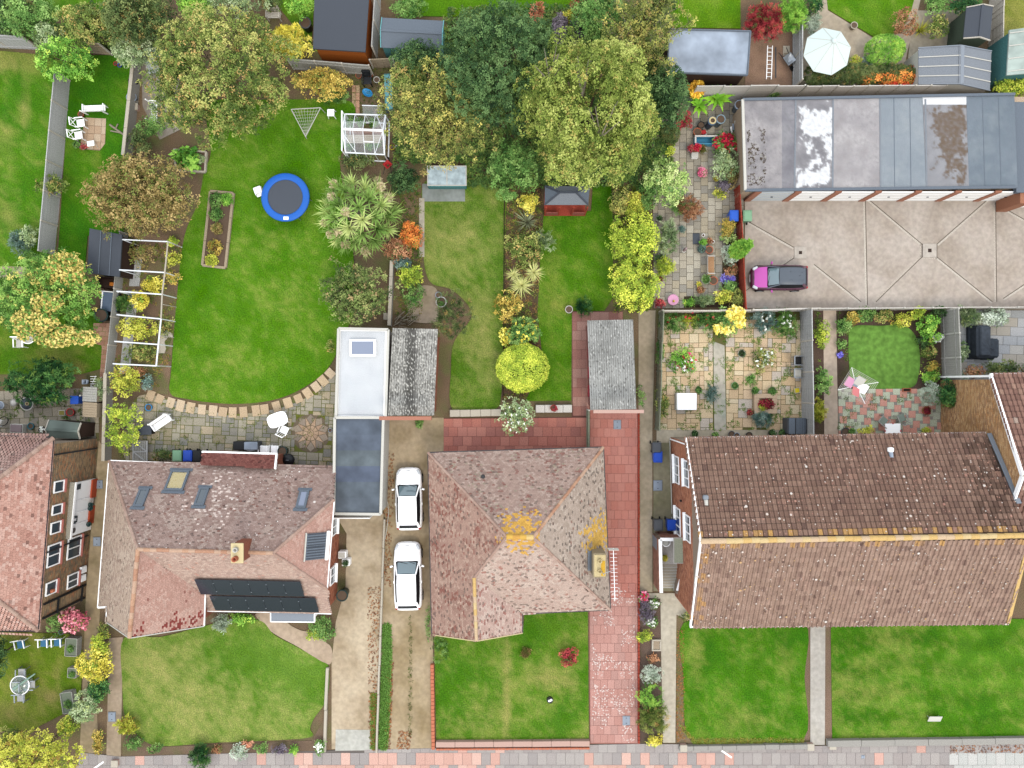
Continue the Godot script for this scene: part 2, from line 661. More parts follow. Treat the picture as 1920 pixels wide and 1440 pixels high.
func rosette(n: int, l: float, w: float, droop: float, rise0: float, rise1: float, sd: int) -> ArrayMesh:   # strap leaves round a crown
	var r := RandomNumberGenerator.new()
	r.seed = sd
	var st := SurfaceTool.new()
	st.begin(Mesh.PRIMITIVE_TRIANGLES)
	for i in n:
		var az := TAU*i/n*3.7 + r.randf_range(-0.2,0.2)
		var el := deg_to_rad(r.randf_range(rise0, rise1))
		var ll := l*r.randf_range(0.75,1.15)
		var sh := r.randf_range(0.7,1.2)
		var out := Vector3(cos(az),0, sin(az))
		var side := Vector3(-sin(az),0, cos(az))
		var p := out*0.03
		var prev := []
		for k in 5:
			var t := k/4.0
			var ww := w*(0.7 + 0.5*sin(PI*minf(t*1.3,1.0)))*(1.0 - t*t*0.92)
			var cur := [p - side*ww*0.5, p + side*ww*0.5]
			if k > 0:
				var n2: Vector3 = (prev[1] - prev[0]).cross(cur[0] - prev[0]).normalized()
				if n2.y < 0: n2 = -n2
				st.set_color(Color(sh, sh, sh))
				tri(st, prev[0], prev[1], cur[1], n2)
				tri(st, prev[0], cur[1], cur[0], n2)
			prev = cur
			var e2 := el - droop*t*t
			p += (out*cos(e2) + Vector3.UP*sin(e2))*ll/4.0
	return st.commit()
func leaf_meshes():
	LM.broad = cluster(12,0.19,0.115,0.062,1,0.8)
	LM.fine = cluster(13,0.14,0.09,0.055,2,0.6)
	LM.tiny = cluster(12,0.10,0.05,0.035,3,0.8)
	LM.big = cluster(6,0.22,0.34,0.22,4,0.35)
	LM.narrow = cluster(14,0.16,0.20,0.03,5,0.9)
	LM.spray = cluster(12,0.10,0.22,0.05,6,1.4)
	LM.petal = cluster(7,0.07,0.09,0.08,7,0.2)
	LM.grass = cluster(9,0.05,0.10,0.016,8,3.0)
	LM.dry = cluster(3,0.09,0.09,0.06,9,0.15)
	LM.cordy = rosette(40,0.95,0.075,1.0,8,85,10)
	LM.phorm = rosette(30,1.15,0.06,0.9,30,85,11)
	LM.palmy = rosette(46,0.85,0.045,1.2,5,80,12)
	LM.banana = rosette(9,1.3,0.30,1.5,25,65,13)
func PAL(d: Array, m: Array, l: Array, acc := [], share := 0.0) -> Array:
	var k := 1.0
	var a := C(d[0], d[1], d[2], k)
	var o := [a, C(m[0], m[1], m[2], k), C(l[0], l[1], l[2], k), a, share]
	if acc.size() == 3: o[3] = C(acc[0], acc[1], acc[2], k)
	return o
func pals(n: String) -> Array:
	match n:
		"olive": return PAL([54,76,26],[108,128,46],[172,170,86],[178,148,80],0.09)
		"damson": return PAL([54,74,32],[102,122,54],[150,158,86],[150,128,84],0.08)
		"brown": return PAL([84,72,34],[136,116,60],[176,152,92],[112,124,48],0.25)
		"dark": return PAL([26,50,24],[54,86,42],[94,124,66],[84,112,60],0.1)
		"darkwarm": return PAL([40,60,28],[78,98,46],[122,134,72],[140,120,60],0.08)
		"sycamore": return PAL([76,96,24],[126,142,46],[172,180,84],[160,146,66],0.05)
		"twiggy": return PAL([78,92,36],[138,146,62],[198,184,84],[150,130,70],0.10)
		"lime": return PAL([96,124,16],[164,184,26],[216,220,56],[128,156,24],0.14)
		"bright": return PAL([56,112,18],[108,164,36],[160,204,66],[180,200,60],0.05)
		"mid": return PAL([48,88,30],[90,134,52],[136,172,84],[110,140,60],0.1)
		"sage": return PAL([86,112,66],[134,156,102],[182,196,150],[150,164,96],0.1)
		"ivy": return PAL([54,98,24],[94,140,42],[138,174,66],[196,184,84],0.08)
		"gold": return PAL([168,156,16],[214,200,40],[242,230,96],[120,146,26],0.12)
		"yelgreen": return PAL([110,126,16],[176,180,30],[216,212,70],[150,120,40],0.08)
		"autumn": return PAL([120,96,24],[186,158,52],[216,190,84],[110,124,40],0.25)
		"red": return PAL([100,22,32],[158,46,56],[206,92,84],[96,110,50],0.1)
		"rust": return PAL([116,74,44],[160,108,72],[196,146,104],[110,116,60],0.15)
		"orange": return PAL([176,84,20],[222,122,36],[240,160,60],[130,120,40],0.15)
		"silver": return PAL([130,146,124],[178,192,170],[214,222,204],[120,140,100],0.1)
		"blue": return PAL([62,92,84],[104,132,122],[150,172,160],[90,120,90],0.1)
		"fir": return PAL([18,56,26],[42,92,40],[88,132,58],[110,140,50],0.08)
		"pale": return PAL([124,160,64],[164,190,96],[206,216,140],[90,130,60],0.1)
		"purple": return PAL([70,60,74],[104,94,108],[140,130,140],[70,80,60],0.1)
		"copper": return PAL([150,84,60],[204,130,96],[232,172,136],[150,130,60],0.1)
		"hydrangea": return PAL([176,70,92],[226,130,142],[250,186,190],[120,110,50],0.15)
		"crimson": return PAL([150,14,40],[206,26,60],[238,70,90],[90,130,50],0.18)
		"cordy": return PAL([84,116,48],[134,164,84],[196,206,130],[190,188,104],0.2)
		"violet": return PAL([90,80,190],[130,120,220],[170,160,240])
		"pinks": return PAL([200,60,110],[230,110,150],[250,170,190],[90,130,60],0.2)
		"whites": return PAL([215,218,205],[240,242,232],[255,255,250])
	return PAL([60,90,30],[90,130,50],[130,170,80])
func tone(pal: Array, t: float) -> Color:
	t = clampf(t, 0,1)
	return (pal[0] as Color).lerp(pal[1], t*2.0) if t < 0.5 else (pal[1] as Color).lerp(pal[2], t*2.0 - 1.0)
func udir(low: float) -> Vector3:
	var y := rr(low, 1.0)
	var a := rr(0, TAU)
	var s := sqrt(maxf(0,1.0 - y*y))
	return Vector3(s*cos(a), y, s*sin(a))
func foliage(parent: Node, called: String, lobes: Array, n: int, lm: Mesh, pal: Array, size: float, q0 := 0.62, q1 := 1.06, outward := 0.6, gap := 9.0) -> MultiMeshInstance3D:
	var tot := 0.0
	var cum := []
	for l in lobes:
		tot += l[1].x*l[1].z + l[1].x*l[1].y
		cum.append(tot)
	var xs := []
	var cs := []
	var off := Vector3(rr(-50,50),0, rr(-50,50))
	for i in n:
		var w := rr(0, tot)
		var k := 0
		while cum[k] < w: k += 1
		var l: Array = lobes[k]
		var d := udir(-0.35)
		var q := lerpf(q0, q1, sqrt(rng.randf()))
		var p: Vector3 = l[0] + Vector3(d.x*l[1].x, d.y*l[1].y, d.z*l[1].z)*q
		if nmid.get_noise_3dv(p*1.5 + off) < -gap: continue
		if p.y < 0.03: p.y = 0.03 + rr(0,0.05)
		var y := (d*outward + Vector3(rr(-1,1), rr(-0.2,1), rr(-1,1))*0.55 + Vector3.UP*0.25).normalized()
		var x := Vector3(rr(-1,1), rr(-1,1), rr(-1,1)).cross(y).normalized()
		var s := size*rr(0.7,1.3)
		xs.append(Transform3D(Basis(x, y, x.cross(y))*s, p))
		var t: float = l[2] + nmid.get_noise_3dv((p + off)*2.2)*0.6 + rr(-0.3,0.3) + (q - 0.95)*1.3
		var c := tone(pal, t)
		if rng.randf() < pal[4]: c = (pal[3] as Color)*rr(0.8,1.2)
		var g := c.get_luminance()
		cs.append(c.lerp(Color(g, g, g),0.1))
	return mass(parent, called, lm, M.leaf, xs, cs)
func limb(list: Array, a: Vector3, b: Vector3, r0: float, r1: float):
	list.append([cy(1.0, r1/r0,1,7), along(a, b, r0, r0)])
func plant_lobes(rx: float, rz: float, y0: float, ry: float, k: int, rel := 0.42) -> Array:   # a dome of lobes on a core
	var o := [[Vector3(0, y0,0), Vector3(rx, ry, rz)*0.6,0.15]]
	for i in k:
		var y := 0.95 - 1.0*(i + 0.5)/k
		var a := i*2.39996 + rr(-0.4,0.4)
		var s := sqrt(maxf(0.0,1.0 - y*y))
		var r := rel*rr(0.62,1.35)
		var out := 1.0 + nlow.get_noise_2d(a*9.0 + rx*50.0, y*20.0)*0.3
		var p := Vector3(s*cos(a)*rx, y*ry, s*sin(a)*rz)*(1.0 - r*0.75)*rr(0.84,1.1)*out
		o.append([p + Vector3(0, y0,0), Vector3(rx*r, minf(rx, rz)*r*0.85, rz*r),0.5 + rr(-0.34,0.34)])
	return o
# a tree or shrub whose crown fills the outline (px, py, rx, rz in picture units) seen from above
func plant(called: String, label: String, cat: String, px: float, py: float, rx: float, rz: float, h: float, pal: String, kind := "fine",dens := 1.0, yaw := 0.0, group := "") -> Node3D:
	var hc := h*0.55
	var k := (H - hc)/(H*S)
	var ax := rx*k
	var az := rz*k
	var o := thing(called, label, cat, G(px, py, hc), yaw, group)
	var big := maxf(ax, az)
	var lobes: Array
	var ry := h*0.46
	var size := 1.0
	var lm: Mesh = LM[kind]
	match kind:
		"broad": size = 1.0
		"fine": size = 0.95 if big < 0.9 else 1.15
		"tiny": size = 1.0
	var nl := int(clampf(6 + big*big*4.6,7,74))
	lobes = plant_lobes(ax, az, h - ry, ry, nl, clampf(0.62 - big*0.09,0.2,0.5))
	var area := PI*ax*az + PI*(ax + az)*ry*0.6
	var per: float = {"broad": 0.016,"fine": 0.011,"tiny": 0.006,"big": 0.035,"narrow": 0.014,"spray": 0.016,"petal": 0.006}.get(kind, 0.012)
	var n := int(clampf(area/per*0.62*dens, 40,20000))
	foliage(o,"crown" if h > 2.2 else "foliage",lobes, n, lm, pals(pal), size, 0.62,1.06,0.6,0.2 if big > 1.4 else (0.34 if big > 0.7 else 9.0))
	var w := []
	var tr0 := clampf(h*0.025,0.015,0.22)
	var fork := Vector3(rr(-0.1,0.1), h*0.35, rr(-0.1,0.1))
	limb(w, Vector3.ZERO, fork, tr0, tr0*0.75)
	for i in mini(lobes.size(),9):
		limb(w, fork, lobes[i][0]*Vector3(0.9,0.98,0.9), tr0*0.5, tr0*0.18)
	part(o,"trunk" if h > 2.2 else "stem",join(w), M.bark)
	return o
func shoots(o: Node3D, rx: float, rz: float, h: float, n: int, pal: String, leaves: int, bark: Material):   # long bare-ended branches with leaves along them
	var w := []
	var lob := []
	for i in n:
		var az := i*2.39996 + rr(-0.3,0.3)
		var reach := rr(0.55,1.12)
		var p := Vector3(0, h*0.45,0)
		var d := Vector3(cos(az)*rx*reach, h*rr(0.25,0.52), sin(az)*rz*reach)
		for k in 4:
			var q := Vector3(0, h*0.45,0) + d*((k + 1)/4.0) + Vector3(rr(-0.25,0.25), rr(-0.1,0.2), rr(-0.25,0.25))
			limb(w, p, q, 0.05 - k*0.01,0.042 - k*0.01)
			if k > 0: lob.append([q, Vector3(0.42,0.22,0.42),0.5 + rr(-0.3,0.3)])
			for s in 2:
				var t := q + Vector3(rr(-0.6,0.6), rr(0,0.3), rr(-0.6,0.6))
				limb(w, q, t, 0.018,0.008)
				lob.append([t, Vector3(0.25,0.15,0.25),0.6 + rr(-0.3,0.3)])
			p = q
	part(o,"branches",join(w), bark)
	foliage(o,"outer_leaves",lob, leaves, LM.fine, pals(pal),1.0,0.1,1.0,0.3)
func ball(called: String, label: String, px: float, py: float, rx: float, rz: float, h: float, pal: String, kind := "tiny",dens := 1.0) -> Node3D:   # a clipped dome
	var hc := h*0.5
	var k := (H - hc)/(H*S)
	var o := thing(called, label,"shrub",G(px, py, hc))
	var ry := h*0.5
	var lobes := [[Vector3(0, ry, 0), Vector3(rx*k, ry, rz*k),0.5]]
	for i in 14:
		var d := udir(0.0)
		lobes.append([Vector3(d.x*rx*k*0.78, ry + d.y*ry*0.78, d.z*rz*k*0.78), Vector3(rx*k, ry, rz*k)*0.3,0.5 + rr(-0.15,0.2)])
	var area := PI*rx*rz*k*k*2.2
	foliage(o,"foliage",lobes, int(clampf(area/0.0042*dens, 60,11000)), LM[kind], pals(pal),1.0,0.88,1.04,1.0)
	var w := []
	for i in 5: limb(w, Vector3(rr(-0.05,0.05),0, rr(-0.05,0.05)), lobes[i + 1][0],0.03,0.012)
	part(o,"stem",join(w), M.bark)
	return o
func blooms(o: Node3D, called: String, r: float, h: float, n: int, pal: String, size := 1.0, ry := 0.25):   # flower heads over a plant, as part of it
	foliage(o, called, [[Vector3(0, h, 0), Vector3(r, ry, r),0.5]], n, LM.petal, pals(pal), size, 0.2,1.0,0.3)
# ---------- roofs and walls ----------
func plane_normal(q: Array) -> Vector3:
	var n := Vector3.ZERO
	for i in q.size():
		var a: Vector3 = q[i]
		var b: Vector3 = q[(i + 1) % q.size()]
		n += Vector3((a.y - b.y)*(a.z + b.z),(a.z - b.z)*(a.x + b.x),(a.x - b.x)*(a.y + b.y))
	n = n.normalized()
	return n if n.y > 0 else -n
func roof_slope(house: Node, q: Array, ea: Vector3, eb: Vector3, tile: Mesh, tw: float, te: float, col: Callable, under: Material, bond := 0.5, specks := []) -> MeshInstance3D:
	var sl := part(house,"roof_slope",sheet(q, 0.09), under)
	var n := plane_normal(q)
	var u := (eb - ea).normalized()
	u = (u - n*u.dot(n)).normalized()
	var v := n.cross(u)
	if v.y < 0:
		u = -u
		v = n.cross(u)
	var c := Vector3.ZERO
	for p in q: c += p
	c /= q.size()
	var p2 := PackedVector2Array()
	for p in q: p2.append(Vector2((p - c).dot(u),(p - c).dot(v)))
	var lo := p2[0]
	var hi := p2[0]
	for p in p2:
		lo = lo.min(p)
		hi = hi.max(p)
	var tr2 := PackedVector2Array()
	for p in q: tr2.append(Vector2(p.x, p.z))
	var ids := Geometry2D.triangulate_polygon(tr2)
	var hpos: Vector3 = house.position
	var xs := []
	var cs := []
	var row := 0
	var y := lo.y + te*0.25
	while y < hi.y:
		var x := lo.x + (tw*bond if row % 2 == 1 else 0.0) + tw*0.5
		while x < hi.x + tw*0.4:
			var cp := Vector2(clampf(x, lo.x + 0.02, hi.x - 0.02), y + te*0.2)
			if Geometry2D.is_point_in_polygon(cp, p2):
				var w := c + u*x + v*y
				var fl2 := Vector2(w.x, w.z)
				for i in range(0, ids.size(),3):
					var pa: Vector3 = q[ids[i]]
					var pb: Vector3 = q[ids[i + 1]]
					var pc: Vector3 = q[ids[i + 2]]
					if Geometry2D.point_is_inside_triangle(fl2, tr2[ids[i]], tr2[ids[i + 1]], tr2[ids[i + 2]]):
						var nn := (pb - pa).cross(pc - pa)
						w.y = pa.y - ((w.x - pa.x)*nn.x + (w.z - pa.z)*nn.z)/nn.y
				w += n*(0.018 + rr(-0.003,0.004))
				if true:
					var b := Basis(u, n, u.cross(n))*Basis.from_euler(Vector3((-0.07 if te < 0.3 else -0.125) + rr(-0.012,0.012), rr(-0.012,0.012), rr(-0.01,0.01)))
					xs.append(Transform3D(b, w))
					cs.append(col.call(w + hpos, y - lo.y))
			x += tw
		y += te
		row += 1
	mass(sl,"tiles",tile, M.tile, xs, cs)
	if specks.size():
		var sx := []
		var sc := []
		var want := int(poly_area(p2)*specks[0])
		for i in want*3:
			if sx.size() >= want: break
			var k := xs[rng.randi() % xs.size()] as Transform3D
			if nmid.get_noise_2d(k.origin.x*0.8 + 7.0, k.origin.z*0.8) < rr(-0.5,0.35): continue
			var s := rr(0.3,0.75)*(1.9 if rng.randf() < 0.08 else 1.0)
			sx.append(Transform3D(Basis(u, n, u.cross(n)).scaled(Vector3.ONE*s), k.origin + u*rr(-0.1,0.1) + v*rr(-0.1,0.1) + n*specks[1]))
			sc.append((specks[2 + rng.randi() % (specks.size() - 2)] as Color)*rr(0.85,1.1))
		mass(sl,"lichen",cy(0.06,0.05,0.014,7), M.leaf, sx, sc)
	return sl
func plain_tile() -> Mesh: return bx(0.158,0.014,0.15)
func roll_tile() -> Mesh:   # a pan with a roll along one side
	if cache.has("roll"): return cache["roll"]
	var st := SurfaceTool.new()
	st.begin(Mesh.PRIMITIVE_TRIANGLES)
	st.set_smooth_group(-1)
	var prof := [Vector2(-0.125,-0.05), Vector2(-0.125,0.02), Vector2(0.01,0.012), Vector2(0.03,0.07), Vector2(0.072,0.095), Vector2(0.115,0.07), Vector2(0.128,0.0), Vector2(0.132,-0.05)]
	var z := 0.162
	for i in prof.size() - 1:
		var a: Vector2 = prof[i]
		var b: Vector2 = prof[i + 1]
		for v in [Vector3(a.x, a.y, -z), Vector3(b.x, b.y, -z), Vector3(b.x, b.y, z), Vector3(a.x, a.y, -z), Vector3(b.x, b.y, z), Vector3(a.x, a.y, z)]: st.add_vertex(v)
	for i in range(1, prof.size() - 1):
		for v in [prof[0], prof[i + 1], prof[i]]: st.add_vertex(Vector3(v.x, v.y, z))
	st.generate_normals()
	cache["roll"] = st.commit()
	return cache["roll"]
func ridge(house: Node, a: Vector3, b: Vector3, mats: Array, r := 0.12, l := 0.36):
	if not cache.has("ridge"):
		var st := SurfaceTool.new()
		st.begin(Mesh.PRIMITIVE_TRIANGLES)
		for i in 6:
			var a0 := PI*i/6.0
			var a1 := PI*(i + 1)/6.0
			var p := [Vector3(cos(a0),-0.5, sin(a0)), Vector3(cos(a1),-0.5, sin(a1)), Vector3(cos(a1)*0.9,0.5, sin(a1)*0.9), Vector3(cos(a0)*0.9,0.5, sin(a0)*0.9)]
			for v in [0,1,2,0,2,3]: st.add_vertex(p[v])
			for v in [p[0], Vector3(0,-0.5,0), p[1]]: st.add_vertex(v)
		st.generate_normals()
		cache["ridge"] = st.commit()
	var n := maxi(1, int(round(a.distance_to(b)/l)))
	var y := (b - a).normalized()
	var x := y.cross(Vector3.UP).normalized()
	var z := x.cross(y)
	if z.y < 0:
		z = -z
		x = -x
	for i in n:
		var p := a.lerp(b, (i + 0.5)/n) + Vector3(rr(-0.01,0.01),0.005 + rr(0,0.012), rr(-0.01,0.01))
		part(house,"ridge_tile",cache["ridge"], mats[rng.randi() % mats.size()], Transform3D(Basis(x*r, y*a.distance_to(b)/n*1.06, z*r), p))
func brick_face(parent: Node, called: String, a: Vector3, b: Vector3, h: Callable, out: Vector3, cols: Array, holes := [], y0 := 0.0):   # real bricks over a wall from a to b (at the ground)
	var d := b - a
	d.y = 0
	var l := d.length()
	d = d.normalized()
	var xs := []
	var cs := []
	var row := 0
	var y := y0 + 0.04
	while y < 9.0:
		var x := 0.112 - (0.1125 if row % 2 else 0.0)
		var any := false
		while x < l:
			if y < h.call(x):
				any = true
				var skip := false
				for q in holes:
					if x > q[0] and x < q[1] and y > q[2] and y < q[3]: skip = true
				if not skip:
					xs.append(Transform3D(Basis(d, Vector3.UP, d.cross(Vector3.UP)), a + d*clampf(x, 0.11, l - 0.11) + Vector3(0, y, 0) + out*(0.012 + rr(0,0.005))))
					var t := nmid.get_noise_2d(x*0.7 + a.x, y*0.7)
					var c: Color = cols[clampi(int((0.5 + t*0.5 + rr(-0.32,0.32))*cols.size()),0, cols.size() - 1)]
					cs.append(c*rr(1.35,1.85))
			x += 0.225
		if not any: break
		y += 0.075
		row += 1
	mass(parent, called, bx(0.214,0.064,0.04), M.brick, xs, cs)
func window_unit(parent: Node, at: Vector3, dir: Vector3, out: Vector3, w: float, h: float, lights := 2, sill: Material = null):   # at: middle of the sill on the wall face
	var fr := MeshInstance3D.new()
	fr.name = "window"
	var b := Basis(dir, Vector3.UP, out)
	var list := [[bx(w, 0.07,0.09), tf(0,0.035,0)],[bx(w, 0.07,0.09), tf(0, h - 0.035,0)],[bx(0.07, h - 0.14,0.09), tf(-w/2 + 0.035, h/2,0)],[bx(0.07, h - 0.14,0.09), tf(w/2 - 0.035, h/2,0)]]
	for i in range(1, lights): list.append([bx(0.06, h - 0.14,0.08), tf(-w/2 + w*i/lights, h/2,0)])
	fr.mesh = join(list)
	fr.material_override = M.pvc
	fr.transform = Transform3D(b, at + out*0.045)
	parent.add_child(fr, true)
	for i in lights:
		part(fr,"pane",bx(w/lights - 0.1, h - 0.16,0.02), M.pane, tf(-w/2 + w*(i + 0.5)/lights, h/2,0.0))
	if sill: part(fr,"sill",bx(w + 0.12,0.06,0.2), sill, tf(0,-0.03,0.06))
func wheelie(called: String, label: String, px: float, py: float, m: Material, yaw := 0.0, group := "") -> Node3D:
	var o := thing(called, label,"wheelie bin",G(px, py, 1.05), yaw, group)
	var st := SurfaceTool.new()
	st.begin(Mesh.PRIMITIVE_TRIANGLES)
	st.set_smooth_group(-1)
	var lo := [Vector3(-0.2,0.06,-0.25), Vector3(0.2,0.06,-0.25), Vector3(0.2,0.06,0.25), Vector3(-0.2,0.06,0.25)]
	var hi := [Vector3(-0.27,0.96,-0.34), Vector3(0.27,0.96,-0.34), Vector3(0.27,0.96,0.33), Vector3(-0.27,0.96,0.33)]
	for i in 4:
		var j := (i + 1) % 4
		for v in [lo[i], hi[i], hi[j], lo[i], hi[j], lo[j]]: st.add_vertex(v)
	st.generate_normals()
	part(o,"body",st.commit(), m)
	var lid := part(o,"lid",join([[cb(0.58,0.07,0.72,0.03), tf(0,1.0,0)],[cb(0.44,0.03,0.56,0.012), tf(0,1.045,0)]]), m)
	part(lid,"handle",cy(0.018,0.018,0.5,8), M.black, tf(0,0.98,0.4,0,0,90))
	part(o,"rim",bx(0.56,0.05,0.7), m, tf(0,0.94,0))
	for s in [-1,1]: part(o,"wheel",cy(0.1,0.1,0.06,12), M.tyre, tf(s*0.25,0.1,0.3,0,0,90))
	return o
# ---------- cars ----------
func loft(rings: Array, cap := true) -> ArrayMesh:
	var st := SurfaceTool.new()
	st.begin(Mesh.PRIMITIVE_TRIANGLES)
	var n: int = rings[0].size()
	for i in rings.size() - 1:
		for j in n - 1:
			for v in [rings[i][j], rings[i + 1][j], rings[i + 1][j + 1], rings[i][j], rings[i + 1][j + 1], rings[i][j + 1]]: st.add_vertex(v)
	if cap:
		for e in [0, rings.size() - 1]:
			for j in range(1, n - 1):
				for v in [rings[e][0], rings[e][j], rings[e][j + 1]]: st.add_vertex(v)
	st.index()
	st.generate_normals()
	return st.commit()
func car(called: String, label: String, at: Vector3, yaw: float, L: float, Wd: float, bodym: Material, hoodm: Material, roofm: Material, group := "",ribs := false) -> Node3D:
	var o := thing(called, label,"car",at, yaw, group)
	var f := L/4.0
	var g := Wd/1.74
	var ring := func(z: float, hw: float, yb: float, ym: float, yt: float, tw: float, cr: float) -> Array:
		var r := [Vector3(hw*0.82, yb, z), Vector3(hw*0.97, yb + 0.12, z), Vector3(hw, ym, z), Vector3(hw*0.985, yt - 0.12, z), Vector3(tw, yt, z), Vector3(tw*0.6, lerpf(yt, cr, 0.75), z), Vector3(0, cr, z)]
		for i in 6: r.append(r[5 - i]*Vector3(-1,1,1))
		return r
	var low := []
	for s in [[0.0,0.52,0.28,0.42,0.56,0.45,0.58],[0.05,0.64,0.22,0.45,0.62,0.54,0.65],[0.16,0.75,0.19,0.48,0.68,0.64,0.72],[0.45,0.835,0.18,0.52,0.79,0.73,0.84],[1.0,0.865,0.18,0.55,0.92,0.78,0.97],[1.2,0.87,0.18,0.56,0.95,0.79,0.98],[2.4,0.875,0.18,0.58,0.98,0.79,1.0],[3.4,0.865,0.18,0.6,1.0,0.77,1.02],[3.75,0.82,0.2,0.6,0.98,0.72,1.0],[3.93,0.74,0.24,0.58,0.9,0.64,0.92],[4.0,0.62,0.3,0.55,0.76,0.55,0.78]]:
		low.append(ring.call(s[0]*f, s[1]*g, s[2], s[3], s[4], s[5]*g, s[6]))
	var body := part(o,"body",loft(low), bodym)
	var hood := []
	for s in [[0.2,0.60,0.745],[0.45,0.68,0.855],[0.75,0.70,0.925],[1.06,0.71,0.985]]:
		var r := []
		for x in [-1.0,-0.6,0.0,0.6,1.0]: r.append(Vector3(x*s[1]*g, s[2] + 0.012 - absf(x)*absf(x)*0.045, s[0]*f))
		hood.append(r)
	part(o,"bonnet",loft(hood, false), hoodm)
	var gr := func(z: float, bw: float, tw: float, yb: float, yt: float) -> Array:
		var r := [Vector3(bw, yb, z), Vector3(lerpf(bw, tw, 0.55), lerpf(yb, yt, 0.6), z), Vector3(tw, yt - 0.03, z), Vector3(tw*0.86, yt, z), Vector3(0, yt + 0.02, z)]
		for i in 4: r.append(r[3 - i]*Vector3(-1,1,1))
		return r
	var cab := []
	for s in [[1.02,0.7,0.66,0.9,0.965],[1.4,0.76,0.61,0.94,1.24],[1.72,0.775,0.575,0.95,1.425],[2.2,0.78,0.57,0.97,1.47],[2.9,0.775,0.565,0.98,1.46],[3.42,0.75,0.55,0.98,1.40],[3.62,0.72,0.57,0.98,1.22],[3.84,0.66,0.6,0.9,0.98]]:
		cab.append(gr.call(s[0]*f, s[1]*g, s[2]*g, s[3], s[4]))
	part(o,"window_glass",loft(cab), M.black)
	var ws := []
	for s in [[1.1,0.585,1.02],[1.4,0.565,1.255],[1.69,0.535,1.42]]:
		var r := []
		for x in [-1.0,-0.5,0.0,0.5,1.0]: r.append(Vector3(x*s[1]*g, s[2] + 0.022 - x*x*0.02, s[0]*f - (1 - x*x)*0.04))
		ws.append(r)
	part(o,"windscreen",loft(ws, false), M.screen)
	var rf := []
	for s in [[1.70,0.55,1.43],[1.8,0.585,1.46],[2.3,0.6,1.495],[2.9,0.6,1.485],[3.42,0.585,1.42],[3.56,0.56,1.39]]:
		var r := []
		for x in [-1.0,-0.93,-0.5,0.0,0.5,0.93,1.0]: r.append(Vector3(x*s[1]*g, s[2] + 0.016 - (0.05 if absf(x) == 1.0 else x*x*0.022), s[0]*f))
		rf.append(r)
	var roof := part(o,"roof",loft(rf, false), roofm)
	if ribs:
		for s in [-0.28,0.28]: beam(roof,"roof_rib",Vector3(s*g, 1.512,2.45*f), Vector3(s*g, 1.45,3.42*f),0.07,0.03, roofm)
	part(roof,"aerial",cy(0.012,0.006,0.12,6), M.black, tf(0,1.53,3.1*f, 40))
	for s in [-1.0,1.0]:
		beam(o,"front_pillar",Vector3(s*0.745*g, 0.965,1.04*f), Vector3(s*0.575*g, 1.445,1.74*f),0.075,0.05, bodym if not ribs else roofm)
		beam(o,"rear_pillar",Vector3(s*0.575*g, 1.42,3.38*f), Vector3(s*0.70*g, 0.99,3.78*f),0.16,0.07, bodym)
		var mir := part(o,"door_mirror",cb(0.19,0.13,0.11,0.03), hoodm, tf(s*(0.98*g),1.0,1.33*f, 0, s*-12))
		part(mir,"mirror_arm",bx(0.12,0.04,0.05), M.black, tf(s*-0.11,-0.04,0))
		part(o,"headlight",cb(0.2,0.13,0.34,0.04), M.lamp, tf(s*0.655*g, 0.70,0.27*f, -14, s*26))
		part(o,"tail_light",cb(0.14,0.3,0.14,0.03), M.tail, tf(s*0.70*g, 0.84,3.84*f, 0, s*20))
		for z in [0.72,3.25]:
			var wh := part(o,"wheel",cy(0.3,0.3,0.2,20), M.tyre, tf(s*0.785*g, 0.3, z*f, 0,0,90))
			part(wh,"rim",cy(0.19,0.19,0.21,14), M.steel, tf(0,0.004,0))
		part(o,"door_handle",bx(0.03,0.03,0.16), bodym, tf(s*0.875*g, 0.86,2.3*f))
	for s in [-1.0,1.0]:
		beam(o,"shut_line",Vector3(0,0.715,0.155*f), Vector3(s*0.56*g, 0.70,0.25*f),0.02,0.03, M.black)
		for z in [1.5,2.45,3.1]: beam(o,"door_line",Vector3(s*0.872*g, 0.35, z*f), Vector3(s*0.868*g, 0.86, z*f),0.012,0.02, M.black)
	part(o,"grille",bx(0.8*g, 0.1,0.04), M.black, tf(0,0.5,0.02*f))
	part(o,"number_plate",bx(0.5,0.1,0.02), M.white, tf(0,0.4,-0.012))
	part(o,"number_plate",bx(0.5,0.1,0.02), M.yellow, tf(0,0.55, L + 0.012))
	beam(o,"wiper",Vector3(-0.45*g, 1.03,1.07*f), Vector3(0.05,1.12,1.16*f),0.025,0.02, M.black)
	beam(o,"wiper",Vector3(0.1*g, 1.035,1.05*f), Vector3(0.5*g, 1.1,1.17*f),0.025,0.02, M.black)
	return o
